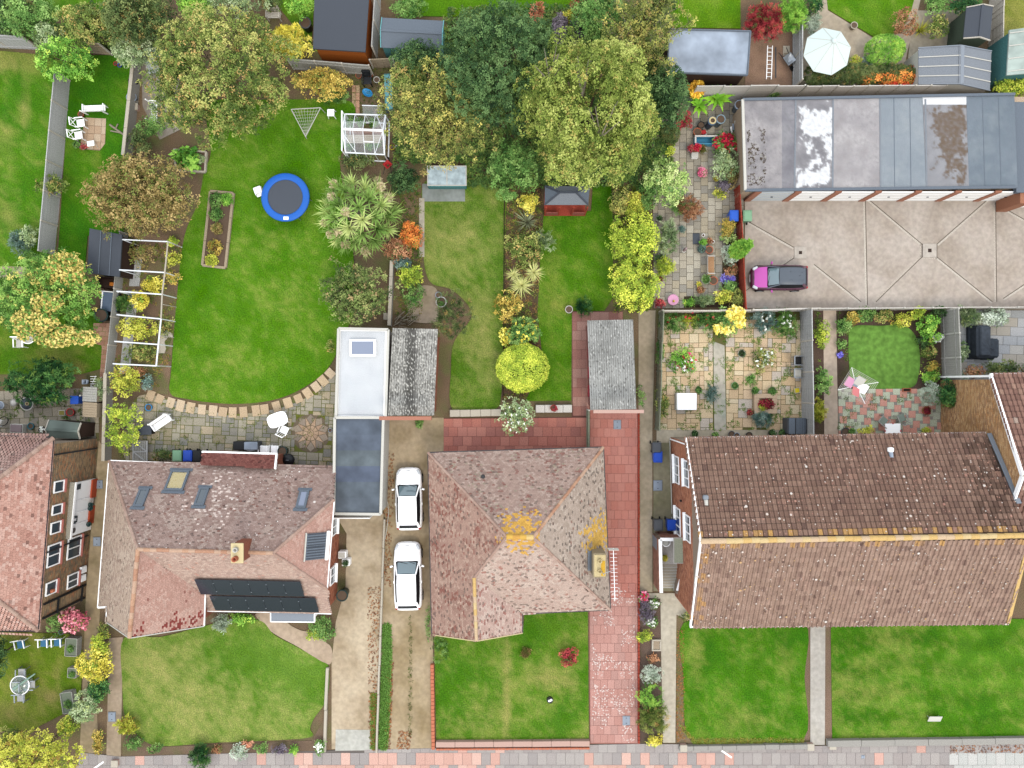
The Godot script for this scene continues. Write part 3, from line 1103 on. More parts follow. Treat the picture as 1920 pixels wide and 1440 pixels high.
# ---------- the setting ----------
func pave_mats(list: Array, rough := 0.9) -> Array:
	var o := []
	for c in list: o.append(mat(C(c[0], c[1], c[2]), rough,"grain",0.11))
	return o
func patio(called: String, q: PackedVector2Array, bed: Color, top: float) -> Node3D:   # a paved area: bedding with slabs on it
	var o := struct(called)
	part(o,"bedding",flat(q, -0.02, top - 0.022), mat(bed, 1.0,"grain",0.2))
	return o
func setting():
	var soil := worn(C(140,118,94), C(118,100,80), C(108,128,66),0.25,1.2)
	var g := patch(self,"ground",PackedVector2Array([Vector2(-38,-30), Vector2(38,-30), Vector2(38,30), Vector2(-38,30)]),0.0, M.ground, soil, 0.4,0.0)
	g.set_meta("kind","structure")
	var far := part(self,"ground",join([[bx(600,0.1,285), tf(0,-0.06,-172.5)],[bx(600,0.1,285), tf(0,-0.06,172.5)],[bx(262,0.1,60), tf(-169,-0.06,0)],[bx(262,0.1,60), tf(169,-0.06,0)]]), mat(C(96,124,56),1.0,"grass",0.1))
	far.set_meta("kind","structure")
	var A := lawn_colour(C(72,128,22), C(98,146,36), C(168,164,92),0.16,[spot(20,115,50,25,0.9), spot(48,200,10,45,0.8), spot(12,250,22,40,0.5), spot(10,400,25,40,0.6), spot(60,430,40,25,0.5)])
	ground_patch("lawn",[-40,92,133,108,104,480,92,500,-40,500],0.05, M.lawn, A, 0.3)
	ground_patch("lawn",[134,104,264,104,250,250,240,300,232,442,165,442,160,500,108,500],0.05, M.lawn, lawn_colour(C(62,124,18), C(84,138,28), C(150,160,70),0.05,[spot(182,300,8,20,0.9)]),0.3)
	ground_patch("lawn",[-40,524,120,524,190,600,205,640,197,690,150,702,-40,702],0.05, M.lawn, lawn_colour(C(72,120,22), C(100,138,36), C(160,150,84),0.12,[spot(100,660,60,22,0.5), spot(152,690,14,12,1.2)]),0.3)
	ground_patch("lawn",[75,-40,225,-40,215,20,160,34,80,30],0.05, M.lawn, A, 0.3)
	ground_patch("lawn",curvy([392,195,480,188,560,187,655,190,664,230,640,290,640,330,656,420,664,500,663,590,634,640,629,668,604,702,560,732,512,750,452,757,400,755,352,748,320,737,322,690,332,560,346,445,372,380,384,320,396,285]),0.05, M.lawn, lawn_colour(C(78,132,18), C(104,152,38), C(172,172,92),0.05,[spot(500,445,60,40,0.35), spot(540,560,60,60,0.25), spot(420,680,60,40,0.2), spot(620,250,40,40,0.15)]),0.22)
	ground_patch("lawn",curvy([798,340,870,334,944,338,948,420,946,520,944,640,940,738,925,768,850,770,846,690,852,640,885,590,850,545,806,528,793,470,792,400]),0.05, M.lawn, lawn_colour(C(88,128,34), C(112,146,52), C(178,170,104),0.3,[spot(840,440,60,60,0.35), spot(900,640,30,60,0.4), spot(870,560,40,30,0.4)]),0.22)
	ground_patch("lawn",[1020,395,1108,396,1112,344,1146,344,1150,450,1148,560,1133,583,1072,583,1071,751,985,752,1000,720,1016,660,1008,590,1013,480],0.05, M.lawn, lawn_colour(C(70,122,18), C(98,146,34), C(160,162,80),0.1,[spot(1040,570,35,25,0.6), spot(1035,480,20,80,0.3)]),0.22)
	ground_patch("lawn",curvy([233,1196,300,1194,380,1174,440,1162,490,1164,515,1190,560,1214,600,1238,617,1252,613,1310,590,1345,582,1365,585,1380,540,1386,400,1392,300,1398,262,1380,236,1345,230,1280]),0.05, M.lawn, lawn_colour(C(92,136,36), C(118,154,58), C(186,178,110),0.3,[spot(350,1320,130,60,0.45), spot(300,1240,60,40,0.3), spot(560,1260,60,40,-0.5), spot(480,1220,60,40,-0.4)]),0.2)
	ground_patch("lawn",[814,1180,890,1204,980,1186,984,1148,1102,1144,1104,1384,949,1386,818,1386],0.05, M.lawn, lawn_colour(C(76,126,26), C(104,146,42), C(178,168,100),0.2,[spot(1020,1270,30,20,0.7), spot(1065,1280,20,20,0.6), spot(950,1290,7,120,0.7), spot(860,1360,60,20,0.3), spot(925,1330,40,30,0.3), spot(1010,1180,60,20,-0.3)]),0.2)
	var mow := func(p: Vector2) -> float: return sin(p.x*3.4 + nlow.get_noise_2d(p.x, p.y)*3.0)*0.5
	var L3 := lawn_colour(C(66,124,18), C(92,144,34), C(166,166,88),0.12,[spot(1305,1230,15,50,0.6), spot(1400,1350,60,25,0.55), spot(1465,1230,15,40,0.4)])
	ground_patch("lawn",curvy([1281,1168,1390,1166,1507,1166,1508,1270,1507,1384,1400,1387,1302,1384,1284,1358,1281,1270]),0.05, M.lawn, func(p: Vector2) -> Color: return (L3.call(p) as Color)*(1.0 + 0.12*mow.call(p)),0.2)
	var L4 := lawn_colour(C(66,122,18), C(98,146,38), C(168,166,90),0.16,[spot(1600,1290,70,70,0.45), spot(1690,1200,60,30,0.3), spot(1850,1230,50,50,-0.3)])
	ground_patch("lawn",[1557,1160,1990,1160,1990,1384,1560,1384],0.05, M.lawn, func(p: Vector2) -> Color: return (L4.call(p) as Color)*(1.0 + 0.09*sin(p.y*3.6 + nlow.get_noise_2d(p.x, p.y)*3.0)),0.2)
	ground_patch("artificial_lawn",curvy([1591,628,1603,611,1650,611,1692,610,1716,630,1724,665,1721,705,1706,727,1640,729,1600,729,1592,690]),0.055, M.turf, func(p: Vector2) -> Color: return C(116,160,72)*(1.28 + 0.04*nlow.get_noise_2d(p.x*3, p.y*3) + 0.03*nhi.get_noise_2d(p.x, p.y)),0.25)
	ground_patch("lawn",[745,-40,1085,-40,1082,12,960,30,850,32,760,30],0.05, M.lawn, lawn_colour(C(80,134,14), C(106,152,30), C(150,160,60),0.0),0.3)
	ground_patch("lawn",[1255,-40,1388,-40,1388,54,1255,52],0.05, M.lawn, lawn_colour(C(82,136,14), C(110,154,32), C(160,166,80),0.05),0.3)
	ground_patch("lawn",[1545,-40,1724,-40,1708,20,1690,58,1642,72,1552,18],0.05, M.lawn, lawn_colour(C(84,136,20), C(110,152,40), C(170,168,90),0.1),0.3)
	ground_patch("lawn",[1866,-40,1990,-40,1990,100,1866,80],0.05, M.lawn, lawn_colour(C(126,138,50), C(146,152,70), C(180,168,100),0.4),0.3)
	ground_patch("lawn",[490,-40,592,-40,584,88,560,60,528,20],0.05, M.lawn, lawn_colour(C(80,128,24), C(104,142,40), C(150,150,70),0.1),0.3)
	ground_patch("lawn",[-40,1183,130,1188,156,1222,152,1305,126,1335,60,1368,-40,1372],0.05, M.lawn, lawn_colour(C(96,128,28), C(124,146,46), C(176,156,98),0.22,[spot(95,1305,16,12,1.2), spot(108,1262,10,20,0.6), spot(40,1190,40,12,0.9), spot(15,1340,25,20,0.7)]),0.25)
	var drv := worn(C(212,194,166), C(186,166,138), C(140,122,92),0.16,1.0)
	ground_patch("driveway",[627,962,722,962,716,1180,706,1404,622,1404,622,1240,630,1165,648,1100,650,1000],0.04, M.conc, drv, 0.2)
	ground_patch("driveway_apron",[630,1367,697,1368,698,1406,629,1407],0.052, M.conc, worn(C(206,204,194), C(190,188,178), C(160,158,140),0.1),0.2)
	ground_patch("driveway",[722,783,832,783,832,845,806,850,812,1190,812,1404,712,1404,716,1180],0.04, M.conc, worn(C(198,178,148), C(176,156,122), C(128,108,76),0.2,0.9),0.2)
	ground_patch("yard",[1396,366,1990,366,1990,578,1397,578],0.04, M.conc, worn(C(204,192,180), C(186,172,158), C(158,146,132),0.18,0.8),0.25)
	ground_patch("path",[1197,582,1229,582,1223,800,1223,1110,1197,1110],0.04, M.conc, worn(C(196,180,156), C(178,164,140), C(140,130,104),0.15),0.2)
	ground_patch("path",[1225,826,1270,826,1276,1108,1225,1108],0.03, M.conc, worn(C(166,158,132), C(146,140,112), C(120,120,88),0.25),0.2)
	ground_patch("path",[1198,1112,1300,1112,1300,1166,1268,1152,1266,1392,1242,1392,1238,1122,1198,1122],0.042, M.conc, worn(C(214,204,184), C(204,194,174), C(180,168,146),0.1),0.2)
	ground_patch("path",[1519,1168,1547,1168,1546,1396,1519,1396],0.045, M.conc, worn(C(206,200,190), C(194,188,178), C(176,168,152),0.1),0.2)
	ground_patch("flower_bed",[1508,1168,1519,1168,1519,1388,1506,1388],0.02, M.ground, worn(C(150,124,106), C(132,110,92), C(120,120,80),0.2),0.2)
	ground_patch("flower_bed",[1547,1168,1557,1168,1561,1386,1546,1386],0.02, M.ground, worn(C(150,124,106), C(132,110,92), C(120,120,80),0.2),0.2)
	ground_patch("path",[1543,578,1567,578,1571,818,1545,818],0.05, M.conc, worn(C(220,200,180), C(210,190,170), C(190,172,150),0.1),0.2)
	ground_patch("path",[1231,802,1510,802,1512,830,1231,830],0.035, M.conc, worn(C(206,194,172), C(190,178,154), C(160,150,120),0.15),0.2)
	ground_patch("path",[1337,640,1358,648,1361,806,1339,806],0.066, M.conc, worn(C(206,198,182), C(192,188,172), C(160,180,160),0.12),0.2)
	ground_patch("path",[186,826,207,860,188,1140,180,1300,186,1412,150,1412,157,1240,162,1100],0.03, M.conc, worn(C(190,170,138), C(168,148,116), C(130,120,88),0.2),0.2)
	ground_patch("path",[205,1196,231,1194,227,1420,200,1420],0.04, M.conc, worn(C(196,176,152), C(178,158,134), C(150,136,110),0.15),0.2)
	ground_patch("path",curvy([480,1150,520,1152,545,1172,566,1182,592,1186,606,1200,622,1215,620,1244,600,1238,560,1213,515,1188,492,1168]),0.045, M.conc, worn(C(206,184,160), C(190,168,144), C(160,146,116),0.15),0.2)
	ground_patch("path",[264,96,330,96,345,240,300,262,268,200],0.04, M.conc, worn(C(184,176,164), C(160,150,138), C(120,116,96),0.2),0.25)
	ground_patch("path",[-40,500,62,500,50,522,-40,518],0.056, M.conc, worn(C(206,188,164), C(190,172,150), C(150,140,110),0.2),0.2)
	ground_patch("path",[786,372,796,372,796,482,786,482],0.06, M.conc, worn(C(210,200,180), C(190,182,164), C(150,146,120),0.2),0.2)
	ground_patch("path",[792,345,872,345,872,378,792,378],0.056, M.conc, worn(C(170,176,172), C(150,156,152), C(120,126,110),0.2),0.2)
	ground_patch("path",curvy([800,535,820,545,822,590,815,605,770,600,765,560,785,540]),0.058, M.conc, worn(C(186,168,146), C(168,150,128), C(130,124,94),0.2),0.2)
	ground_patch("path",[1480,-40,1545,-40,1552,20,1640,74,1690,62,1712,-40,1735,-40,1716,40,1700,100,1690,160,1500,160,1500,60,1530,44,1530,0],0.035, M.conc, worn(C(198,184,162), C(182,168,148), C(150,140,116),0.18),0.25)
	ground_patch("path",[1712,20,1800,20,1790,100,1700,130],0.03, M.conc, worn(C(186,176,156), C(166,156,138), C(136,126,104),0.2),0.25)
	ground_patch("gravel",[1404,60,1486,60,1484,162,1396,162],0.03, M.ground, worn(C(172,140,118), C(152,124,104), C(120,100,84),0.25,2.0),0.2)
	ground_patch("flower_bed",[340,440,346,446,332,560,320,690,316,740,272,735,205,690,232,442],0.03, M.ground, worn(C(150,124,102), C(124,104,84), C(104,124,64),0.3),0.25)
	ground_patch("flower_bed",[1362,440,1388,440,1391,576,1282,576,1282,556,1352,556,1356,500],0.05, M.ground, worn(C(96,78,66), C(82,66,56), C(80,90,50),0.2),0.25)
	ground_patch("flower_bed",[1524,578,1760,578,1766,722,1724,734,1700,736,1590,735,1570,820,1526,820],0.02, M.ground, worn(C(110,90,80), C(92,76,66), C(80,90,50),0.2),0.25)
	ground_patch("flower_bed",[948,340,1012,340,1020,395,1012,480,1006,590,1014,660,1000,720,985,752,942,752,946,640],0.03, M.ground, worn(C(118,94,76), C(98,80,64), C(96,104,56),0.2),0.25)
	ground_patch("flower_bed",[1198,1120,1237,1122,1243,1392,1197,1392],0.05, M.ground, worn(C(122,102,90), C(102,86,76), C(96,104,60),0.2),0.25)
	ground_patch("flower_bed",[232,1340,262,1382,300,1400,585,1388,612,1340,612,1408,230,1418],0.03, M.ground, worn(C(140,118,100), C(118,98,82), C(104,116,64),0.25),0.25)
	ground_patch("flower_bed",[1268,1152,1281,1160,1282,1372,1300,1394,1268,1392],0.03, M.ground, worn(C(150,130,104), C(126,106,82), C(110,124,60),0.3),0.25)
	ground_patch("street",[-60,1446,1990,1446,1990,1640,-60,1640],-0.02, M.conc, worn(C(120,118,116), C(108,106,104), C(90,90,88),0.1),0.5)
	paving()
func paving():
	var joint := C(120,104,84)
	var red := pave_mats([[212,142,128],[207,136,122],[215,148,134],[203,138,126],[210,144,131]])
	var redpale := pave_mats([[208,156,144],[202,150,138],[213,163,151],[200,154,143]])
	var o := patio("driveway",pts2([1105,766,1196,766,1196,1394,1106,1394,1104,1146,1130,1146]), C(170,116,106),0.06)
	pave(o,"paving_slab",pts2([1106,768,1195,768,1195,1120,1106,1120]),0.46,0.6,0,0.5, red, 0.06,0.012)
	pave(o,"paving_slab",pts2([1106,1120,1195,1120,1195,1392,1107,1392]),0.46,0.6,0,0.5, redpale, 0.06,0.012)
	o = patio("patio",pts2([831,784,1072,782,1072,766,1106,766,1106,850,831,850]), C(110,74,66),0.06)
	pave(o,"paving_slab",pts2([832,785,1105,783,1105,848,832,848]),0.62,0.62,0,0.5, pave_mats([[204,132,116],[194,122,108],[210,142,126],[188,124,112]]),0.06,0.014)
	o = patio("path",pts2([1072,584,1168,584,1168,602,1106,602,1106,783,1073,783]), C(140,96,86),0.05)
	pave(o,"paving_slab",pts2([1073,585,1167,585,1167,601,1105,601,1105,782,1074,782]),0.6,0.62,0,0.5, pave_mats([[184,134,120],[176,124,112],[190,146,132]]),0.05,0.014)
	var grey := pave_mats([[196,186,166],[182,172,154],[204,196,178],[174,166,150],[190,178,154],[168,162,150]])
	var q := pts2([1222,178,1394,184,1394,440,1362,440,1356,500,1352,556,1282,556,1282,578,1226,578])
	o = patio("patio",q, C(92,84,66),0.06)
	pave(o,"paving_slab",q, 0.52,0.47,90,0.5, grey, 0.06,0.022)
	var buff := pave_mats([[238,212,172],[232,202,160],[240,220,184],[228,198,158],[236,206,170],[218,204,188]])
	q = pts2([1237,600,1336,608,1336,806,1233,806])
	o = patio("patio",pts2([1233,582,1506,582,1510,806,1231,806]), C(116,112,66),0.06)
	random_pave(o,"paving_slab",q, 0.31,-1, buff, 0.06,0.028)
	q = pts2([1360,600,1506,600,1509,806,1362,806])
	random_pave(o,"paving_slab",q, 0.31,1, buff, 0.06,0.028)
	var mos := pave_mats([[248,182,162],[224,230,202],[250,190,172],[218,228,196],[230,234,210],[246,176,156]])
	q = pts2([1571,729,1762,729,1766,822,1572,822])
	o = patio("patio",q, C(176,170,156),0.06)
	mosaic(o, q, mos, pave_mats([[176,168,158],[186,178,168]]))
	q = pts2([1790,582,1990,582,1990,716,1797,716])
	o = patio("patio",q, C(120,116,108),0.05)
	pave(o,"paving_slab",q, 0.92,0.6,2,0.5, pave_mats([[206,206,206],[196,198,200],[212,208,200],[186,188,188],[200,192,178]]),0.05,0.018)
	var mossy := pave_mats([[176,168,148],[162,156,142],[186,178,158],[170,158,130],[154,150,140],[196,180,152]])
	q = curvy([262,742,330,752,400,772,450,776,512,768,566,750,612,716,630,700,632,790,624,876,520,876,300,868,240,868,232,800])
	o = patio("patio",q, C(118,122,56),0.045)
	var mid := P(583,812)
	random_pave(o,"paving_slab",q, 0.27,3, mossy, 0.045,0.035, func(p: Vector2):
		if p.distance_to(Vector2(mid.x, mid.z)) < 1.3: return null
		return mossy[rng.randi() % mossy.size()])
	var edge := pave_mats([[222,196,160],[212,186,152],[228,204,172]])
	var arc := curvy([276,736,300,748,345,762,400,770,450,773,512,764,566,744,606,714,628,690,628,692,606,716,512,766,400,772],8)
	var runs := PackedVector2Array()
	for i in 65: runs.append(arc[i])
	var acc := 0.0
	for i in range(1, runs.size()):
		acc += runs[i].distance_to(runs[i - 1])
		if acc > 0.56:
			acc = 0.0
			var d := (runs[i] - runs[i - 1]).normalized()
			var sc := Vector3(rr(0.5,0.56),1, rr(0.56,0.76))
			part(o,"edging_slab",slab_mesh(), edge[rng.randi() % 3], Transform3D(Basis(Vector3.UP, -d.angle() + rr(-0.05,0.05))*Basis.from_scale(sc), Vector3(runs[i].x, 0.05, runs[i].y)))
	var s := struct("stone_circle",Vector3(mid.x, 0, mid.z))
	var tan1 := pave_mats([[196,166,138],[188,158,132],[204,174,146]])
	var gry := pave_mats([[166,150,134],[156,142,128],[172,156,138]])
	part(s,"bedding",cy(1.27,1.27,0.03,40), mat(C(126,112,92),1.0,"grain",0.2), tf(0,0.02,0))
	part(s,"centre_stone",cy(0.2,0.2,0.04,20), tan1[0], tf(0,0.04,0))
	for i in 10:
		var a := TAU*i/10.0
		var f := func(a0: float, r0: float, a1: float, r1: float, a2: float, r2: float, m: Material, extra := []):
			var w := PackedVector2Array([Vector2.from_angle(a + a0)*r0, Vector2.from_angle(a + a1)*r1, Vector2.from_angle(a + a2)*r2])
			for e in extra: w.append(Vector2.from_angle(a + e[0])*e[1])
			part(s,"stone_segment",flat(w, 0.02,0.06 + rr(-0.003,0.003)), m)
		f.call(-0.3,0.23,0.3,0.23,0.26,0.5, tan1[i % 3],[[-0.26,0.5]])
		f.call(-0.27,0.54,0.27,0.54,0.0,1.06, tan1[(i + 1) % 3])
		f.call(0.3,0.56,0.58,1.0,0.314,1.22, gry[i % 3],[[0.05,1.0]])
	q = pts2([-40,735,150,728,186,740,186,826,-40,826])
	o = patio("patio",q, C(112,108,70),0.05)
	pave(o,"paving_slab",q, 0.62,0.62,-3,0.5, pave_mats([[178,166,146],[166,156,138],[188,176,156],[156,148,134]]),0.05,0.03)
	q = pts2([161,221,200,223,198,270,188,283,150,280])
	o = patio("terrace",q, C(150,128,104),0.08)
	pave(o,"paving_slab",q, 0.46,0.52,3,0.0, pave_mats([[214,186,156],[206,176,146],[220,196,168]]),0.08,0.02)
	q = pts2([176,606,210,606,207,690,200,735,186,735,192,650,176,642])
	o = patio("path",q, C(140,104,84),0.055)
	pave(o,"paving_brick",q, 0.42,0.3,5,0.5, pave_mats([[186,140,116],[176,130,108],[194,152,128]]),0.055,0.015)
	q = pts2([660,160,676,160,676,215,660,215])
	o = patio("path",q, C(120,100,70),0.045)
	pave(o,"paving_slab",q, 0.26,0.5,0,0.0, pave_mats([[214,168,138],[206,176,140]]),0.045,0.03)
	var pg := pave_mats([[182,173,168],[174,166,162],[188,180,174],[178,168,163]])
	var pp := pave_mats([[230,184,168],[222,176,160],[234,194,178]])
	var pw := pave_mats([[206,206,200],[214,212,206]])
	q = pts2([150,1410,226,1418,640,1406,1200,1394,1530,1398,1990,1388,1990,1448,140,1448])
	o = patio("pavement",q, C(120,112,106),0.06)
	var pinks := [[260,270,1],[490,500,1],[560,934,1],[1090,1185,1],[1205,1240,1],[1255,1295,1],[1312,1385,1],[1640,1656,0],[1712,1730,0],[860,880,0],[935,945,0]]
	pave(o,"paving_slab",q, 0.615,0.80,0,0.5, pg, 0.06,0.014, func(p: Vector2):
		var px := p.x*S + 960.0
		var py := p.y*S + 720.0
		if px > 1785 and py > 1405: return pw[rng.randi() % 2]
		for r in pinks:
			if px > r[0] and px < r[1] and (py > 1412 or r[2] == 0) and rng.randf() < 0.68: return pp[rng.randi() % 3]
		return pg[rng.randi() % 4])
	for i in 22:
		part(o,"kerb_stone",cb(3.0,0.14,0.14,0.02), M.conc2, tf(-29.5 + i*3.03,0.03,25.62))
func mosaic(o: Node, q: PackedVector2Array, mos: Array, small: Array):   # large squares with small ones at the corners
	var a := 0.47
	var b := 0.19
	var lo := q[0]
	for p in q: lo = lo.min(p)
	var v1 := Vector2(a, b)
	var v2 := Vector2(-b, a)
	for i in range(-5,20):
		for j in range(-9,10):
			var p := lo + Vector2(0.2,0.2) + v1*i + v2*j
			slab(o,"paving_slab",q, Rect2(p, Vector2(a, a)),0.0,[mos[((i + j) % 2 + 2) % 2 if rng.randf() < 0.88 else rng.randi() % mos.size()]],0.06,0.014)
			slab(o,"paving_slab",q, Rect2(p + Vector2(a, 0), Vector2(b, b)),0.0, small, 0.06,0.014)
# ---------- buildings ----------
func roof_colour(base: Array, odd: Array, share: float, dots: Array, dshare: float, lich := []) -> Callable:   # base tones, odd-coloured tiles in drifts, dark or pale single tiles, lichen patches [point, radius, colour, strength]
	return func(w: Vector3, _up: float) -> Color:
		var n := nmid.get_noise_2d(w.x*1.4, w.z*1.4)
		var m := nhi.get_noise_2d(w.x*0.9 + 40, w.z*0.9)
		var mean := Color(0,0,0)
		for q in base: mean += q/float(base.size())
		var c: Color = mean.lerp(base[clampi(int((0.5 + n*0.9 + rr(-0.3,0.3))*base.size()),0, base.size() - 1)],0.8)
		if rng.randf() < share*clampf(0.5 + n*2.6 + m*2.0,0,3): c = c.lerp(odd[rng.randi() % odd.size()],0.7)
		if rng.randf() < dshare: c = c.lerp(dots[rng.randi() % dots.size()],0.62)
		for l in lich:
			var d: float = Vector2(w.x - l[0].x, w.z - l[0].z).length()/l[1]
			if d < 1.3 and rng.randf() < l[3]*clampf(1.25 - d + m*0.6,0,1): c = l[2]*rr(0.85,1.15)
		var grey := c.get_luminance()
		return c.lerp(Color(grey, grey, grey),0.16)*Color(1.0,0.99,0.95)*rr(0.93,1.07)*1.29
func buildings():
	M.under = mat(C(82,66,60),1.0)
	M.ridge_o = [mat(C(208,164,134),0.9,"rough",0.4), mat(C(198,150,122),0.9,"rough",0.4), mat(C(212,176,150),0.9,"rough",0.4)]
	M.ridge_p = [mat(C(200,170,154),0.9,"rough",0.4), mat(C(190,158,142),0.9,"rough",0.4), mat(C(184,152,136),0.9,"rough",0.4)]
	M.ridge_y = [mat(C(232,186,88),0.9,"rough",0.4), mat(C(224,170,84),0.9,"rough",0.4), mat(C(236,204,136),0.9,"rough",0.4)]
	M.ridge_c = [mat(C(232,204,150),0.9,"rough",0.4), mat(C(230,192,124),0.9,"rough",0.4), mat(C(226,196,160),0.9,"rough",0.4)]
	M.brickred = mat(C(160,96,74),0.9,"rough",0.3)
	M.mortar = mat(C(168,150,132),0.95,"grain",0.3)
	chalet()
	bungalow()
	flats()
	left_house()
	end_block()
	garage_block()
	sheds()
func face_wall(parent: Node, a: Vector3, b: Vector3, h: float, m: Material, t := 0.12) -> MeshInstance3D:
	return part(parent,"wall",bx(1,1,1), m, Transform3D(Basis((b - a), Vector3(0, h, 0),(b - a).cross(Vector3.UP).normalized()*t),(a + b)/2.0 + Vector3(0, h/2,0)))
func inset(pts: Array, d: float) -> PackedVector2Array:
	var q := PackedVector2Array()
	for p in pts: q.append(Vector2(p.x, p.z))
	var r := Geometry2D.offset_polygon(q, -d)
	return r[0]
func chalet():
	var o := thing("chalet_house","brick chalet house with hipped tiled roof, solar panels and four roof windows","house",G(400,1030,0))
	var off := -o.position
	var V := func(px: float, py: float, h: float) -> Vector3: return P(px, py, h) + off
	var bl: Vector3 = V.call(205,864,2.4)
	var br: Vector3 = V.call(628,876,2.4)
	var fr: Vector3 = V.call(621,1150,2.4)
	var fl: Vector3 = V.call(184,1139,2.4)
	var rl: Vector3 = V.call(259,1030,6.1)
	var rt: Vector3 = V.call(512,1037,6.1)
	var hb: Vector3 = V.call(626,937,4.1)
	var hf: Vector3 = V.call(613,1104,3.95)
	var ap: Vector3 = V.call(243,1195,6.0)
	var wl: Vector3 = V.call(200,1165,3.15)
	var wk: Vector3 = V.call(201,1138,3.1)
	var we: Vector3 = V.call(382,1173,3.4)
	var wv: Vector3 = V.call(384,1114,3.5)
	var fs: Vector3 = V.call(388,1145,2.4)
	var walls := inset([bl, br, fr, fs, we, wl, fl],0.28)
	part(o,"wall",flat(walls, 0,2.36), M.brickred)
	part(o,"gable_wall",upright([we + Vector3(-0.2,-0.15,-0.25), ap + Vector3(0,-0.15,-0.25), wl + Vector3(0.2,-0.15,-0.25), Vector3(wl.x + 0.2,0, wl.z - 0.25), Vector3(we.x - 0.2,0, we.z - 0.25)],0.1, Vector3(0,0,-1)), M.brickred)
	part(o,"gable_wall",upright([br + Vector3(-0.3,0,0.2), hb + Vector3(-0.12,-0.1,0), hf + Vector3(-0.12,-0.1,0), fr + Vector3(-0.3,0,-0.2)],0.1, Vector3(-1,0,0)), M.brickred)
	part(o,"return_wall",upright([we + Vector3(-0.22,-0.1,-0.2), wv + Vector3(-0.22,-0.1,0), Vector3(wv.x - 0.22,0, wv.z), Vector3(we.x - 0.22,0, we.z - 0.2)],0.1, Vector3(-1,0,0)), M.brickred)
	var b1 := [C(186,158,150), C(172,142,134), C(162,132,124), C(194,170,160)]
	var back := roof_colour(b1,[C(140,84,72), C(196,172,164)],0.05,[C(104,88,84), C(96,82,78)],0.03,[[P(405,930,4),1.6, C(236,214,206),0.25]])
	var b2 := [C(206,172,156), C(196,162,148), C(212,182,166), C(188,156,142)]
	var front := roof_colour(b2,[C(212,150,130)],0.04,[C(150,120,110), C(228,208,196)],0.02,[])
	var wing := roof_colour([C(206,160,146), C(198,150,136), C(212,172,158)],[C(190,140,126)],0.05,[C(140,64,58)],0.006,[[P(285,1163,4),0.45, C(150,66,60),0.5],[P(335,1165,4),0.6, C(150,66,60),0.4],[P(372,1160,3.6),0.4, C(150,66,60),0.5]])
	var lft := roof_colour([C(196,170,150), C(206,182,162), C(184,156,140), C(214,192,172)],[C(150,130,116)],0.06,[C(110,92,84), C(120,100,90)],0.03,[])
	roof_slope(o, [bl, br, hb, rt, rl], bl, br, plain_tile(),0.165,0.105, back, M.under, 0.5,[3.0,0.02, C(244,234,226), C(236,220,212), C(98,80,76)])
	roof_slope(o, [hb, hf, rt], hb, hf, plain_tile(),0.165,0.105, wing, M.under)
	roof_slope(o, [rl, wv, fs, fr, hf, rt], fs, fr, plain_tile(),0.165,0.105, front, M.under)
	roof_slope(o, [bl, fl, wk, wl, ap, rl], bl, fl, plain_tile(),0.165,0.105, lft, M.under, 0.5,[3.0,0.02, C(150,126,112), C(120,100,90), C(226,208,190)])
	roof_slope(o, [rl, ap, we, wv], wv, we, plain_tile(),0.165,0.105, wing, M.under)
	ridge(o, rl, rt, M.ridge_o)
	ridge(o, rl, ap, M.ridge_o, 0.13)
	ridge(o, bl, rl, M.ridge_p, 0.09)
	ridge(o, hb, rt, M.ridge_p, 0.1)
	ridge(o, hf, rt, M.ridge_p, 0.1)
	for e in [[bl, V.call(376,871,2.4)],[V.call(522,873,2.4), br],[fs, V.call(506,1147,2.4)],[V.call(590,1149,2.4), fr],[bl, fl],[hb, hf],[we, wv],[fl, wk],[wk, wl]]:
		beam(o,"gutter",e[0] + Vector3(0,-0.02,0), e[1] + Vector3(0,-0.02,0),0.11,0.1, M.white)
	beam(o,"bargeboard",we + Vector3(0,-0.03,0.03), ap + Vector3(0,-0.03,0.03),0.05,0.16, M.offwhite)
	beam(o,"bargeboard",wl + Vector3(0,-0.03,0.03), ap + Vector3(0,-0.03,0.03),0.05,0.16, M.offwhite)
	var e1: Vector3 = V.call(379,847,2.35)
	var e2: Vector3 = V.call(519,851,2.35)
	var e3: Vector3 = V.call(516,879,2.95)
	var e4: Vector3 = V.call(377,872,2.85)
	var ext := roof_colour([C(144,86,78), C(132,78,72), C(152,94,86)],[C(110,56,52)],0.1,[C(96,60,56)],0.03,[])
	roof_slope(o, [e1, e2, e3, e4], e1, e2, plain_tile(),0.165,0.105, ext, M.under)
	part(o,"extension_wall",flat(PackedVector2Array([Vector2(e1.x + 0.15, e1.z + 0.15), Vector2(e2.x - 0.15, e2.z + 0.15), Vector2(e3.x - 0.15, e3.z), Vector2(e4.x + 0.15, e4.z)]),0,2.3), M.brickred)
	beam(o,"gutter",e1, e2,0.12,0.12, M.white)
	beam(o,"bargeboard",e2, e3,0.1,0.14, M.white)
	var slope := func(a: Vector3, b: Vector3, c: Vector3) -> Basis:
		var n := (b - a).cross(c - a).normalized()
		if n.y < 0: n = -n
		var u := (b - a).normalized()
		return Basis(u, n, u.cross(n))
	var bs: Basis = slope.call(bl, br, rl)
	var on_back := func(px: float, py: float) -> Vector3:
		var n := bs.y
		var eye := Vector3(0, H, 0) + off
		var d: Vector3 = (P(px, py, 0) + off) - eye
		return eye + d*(n.dot(bl - eye)/n.dot(d))
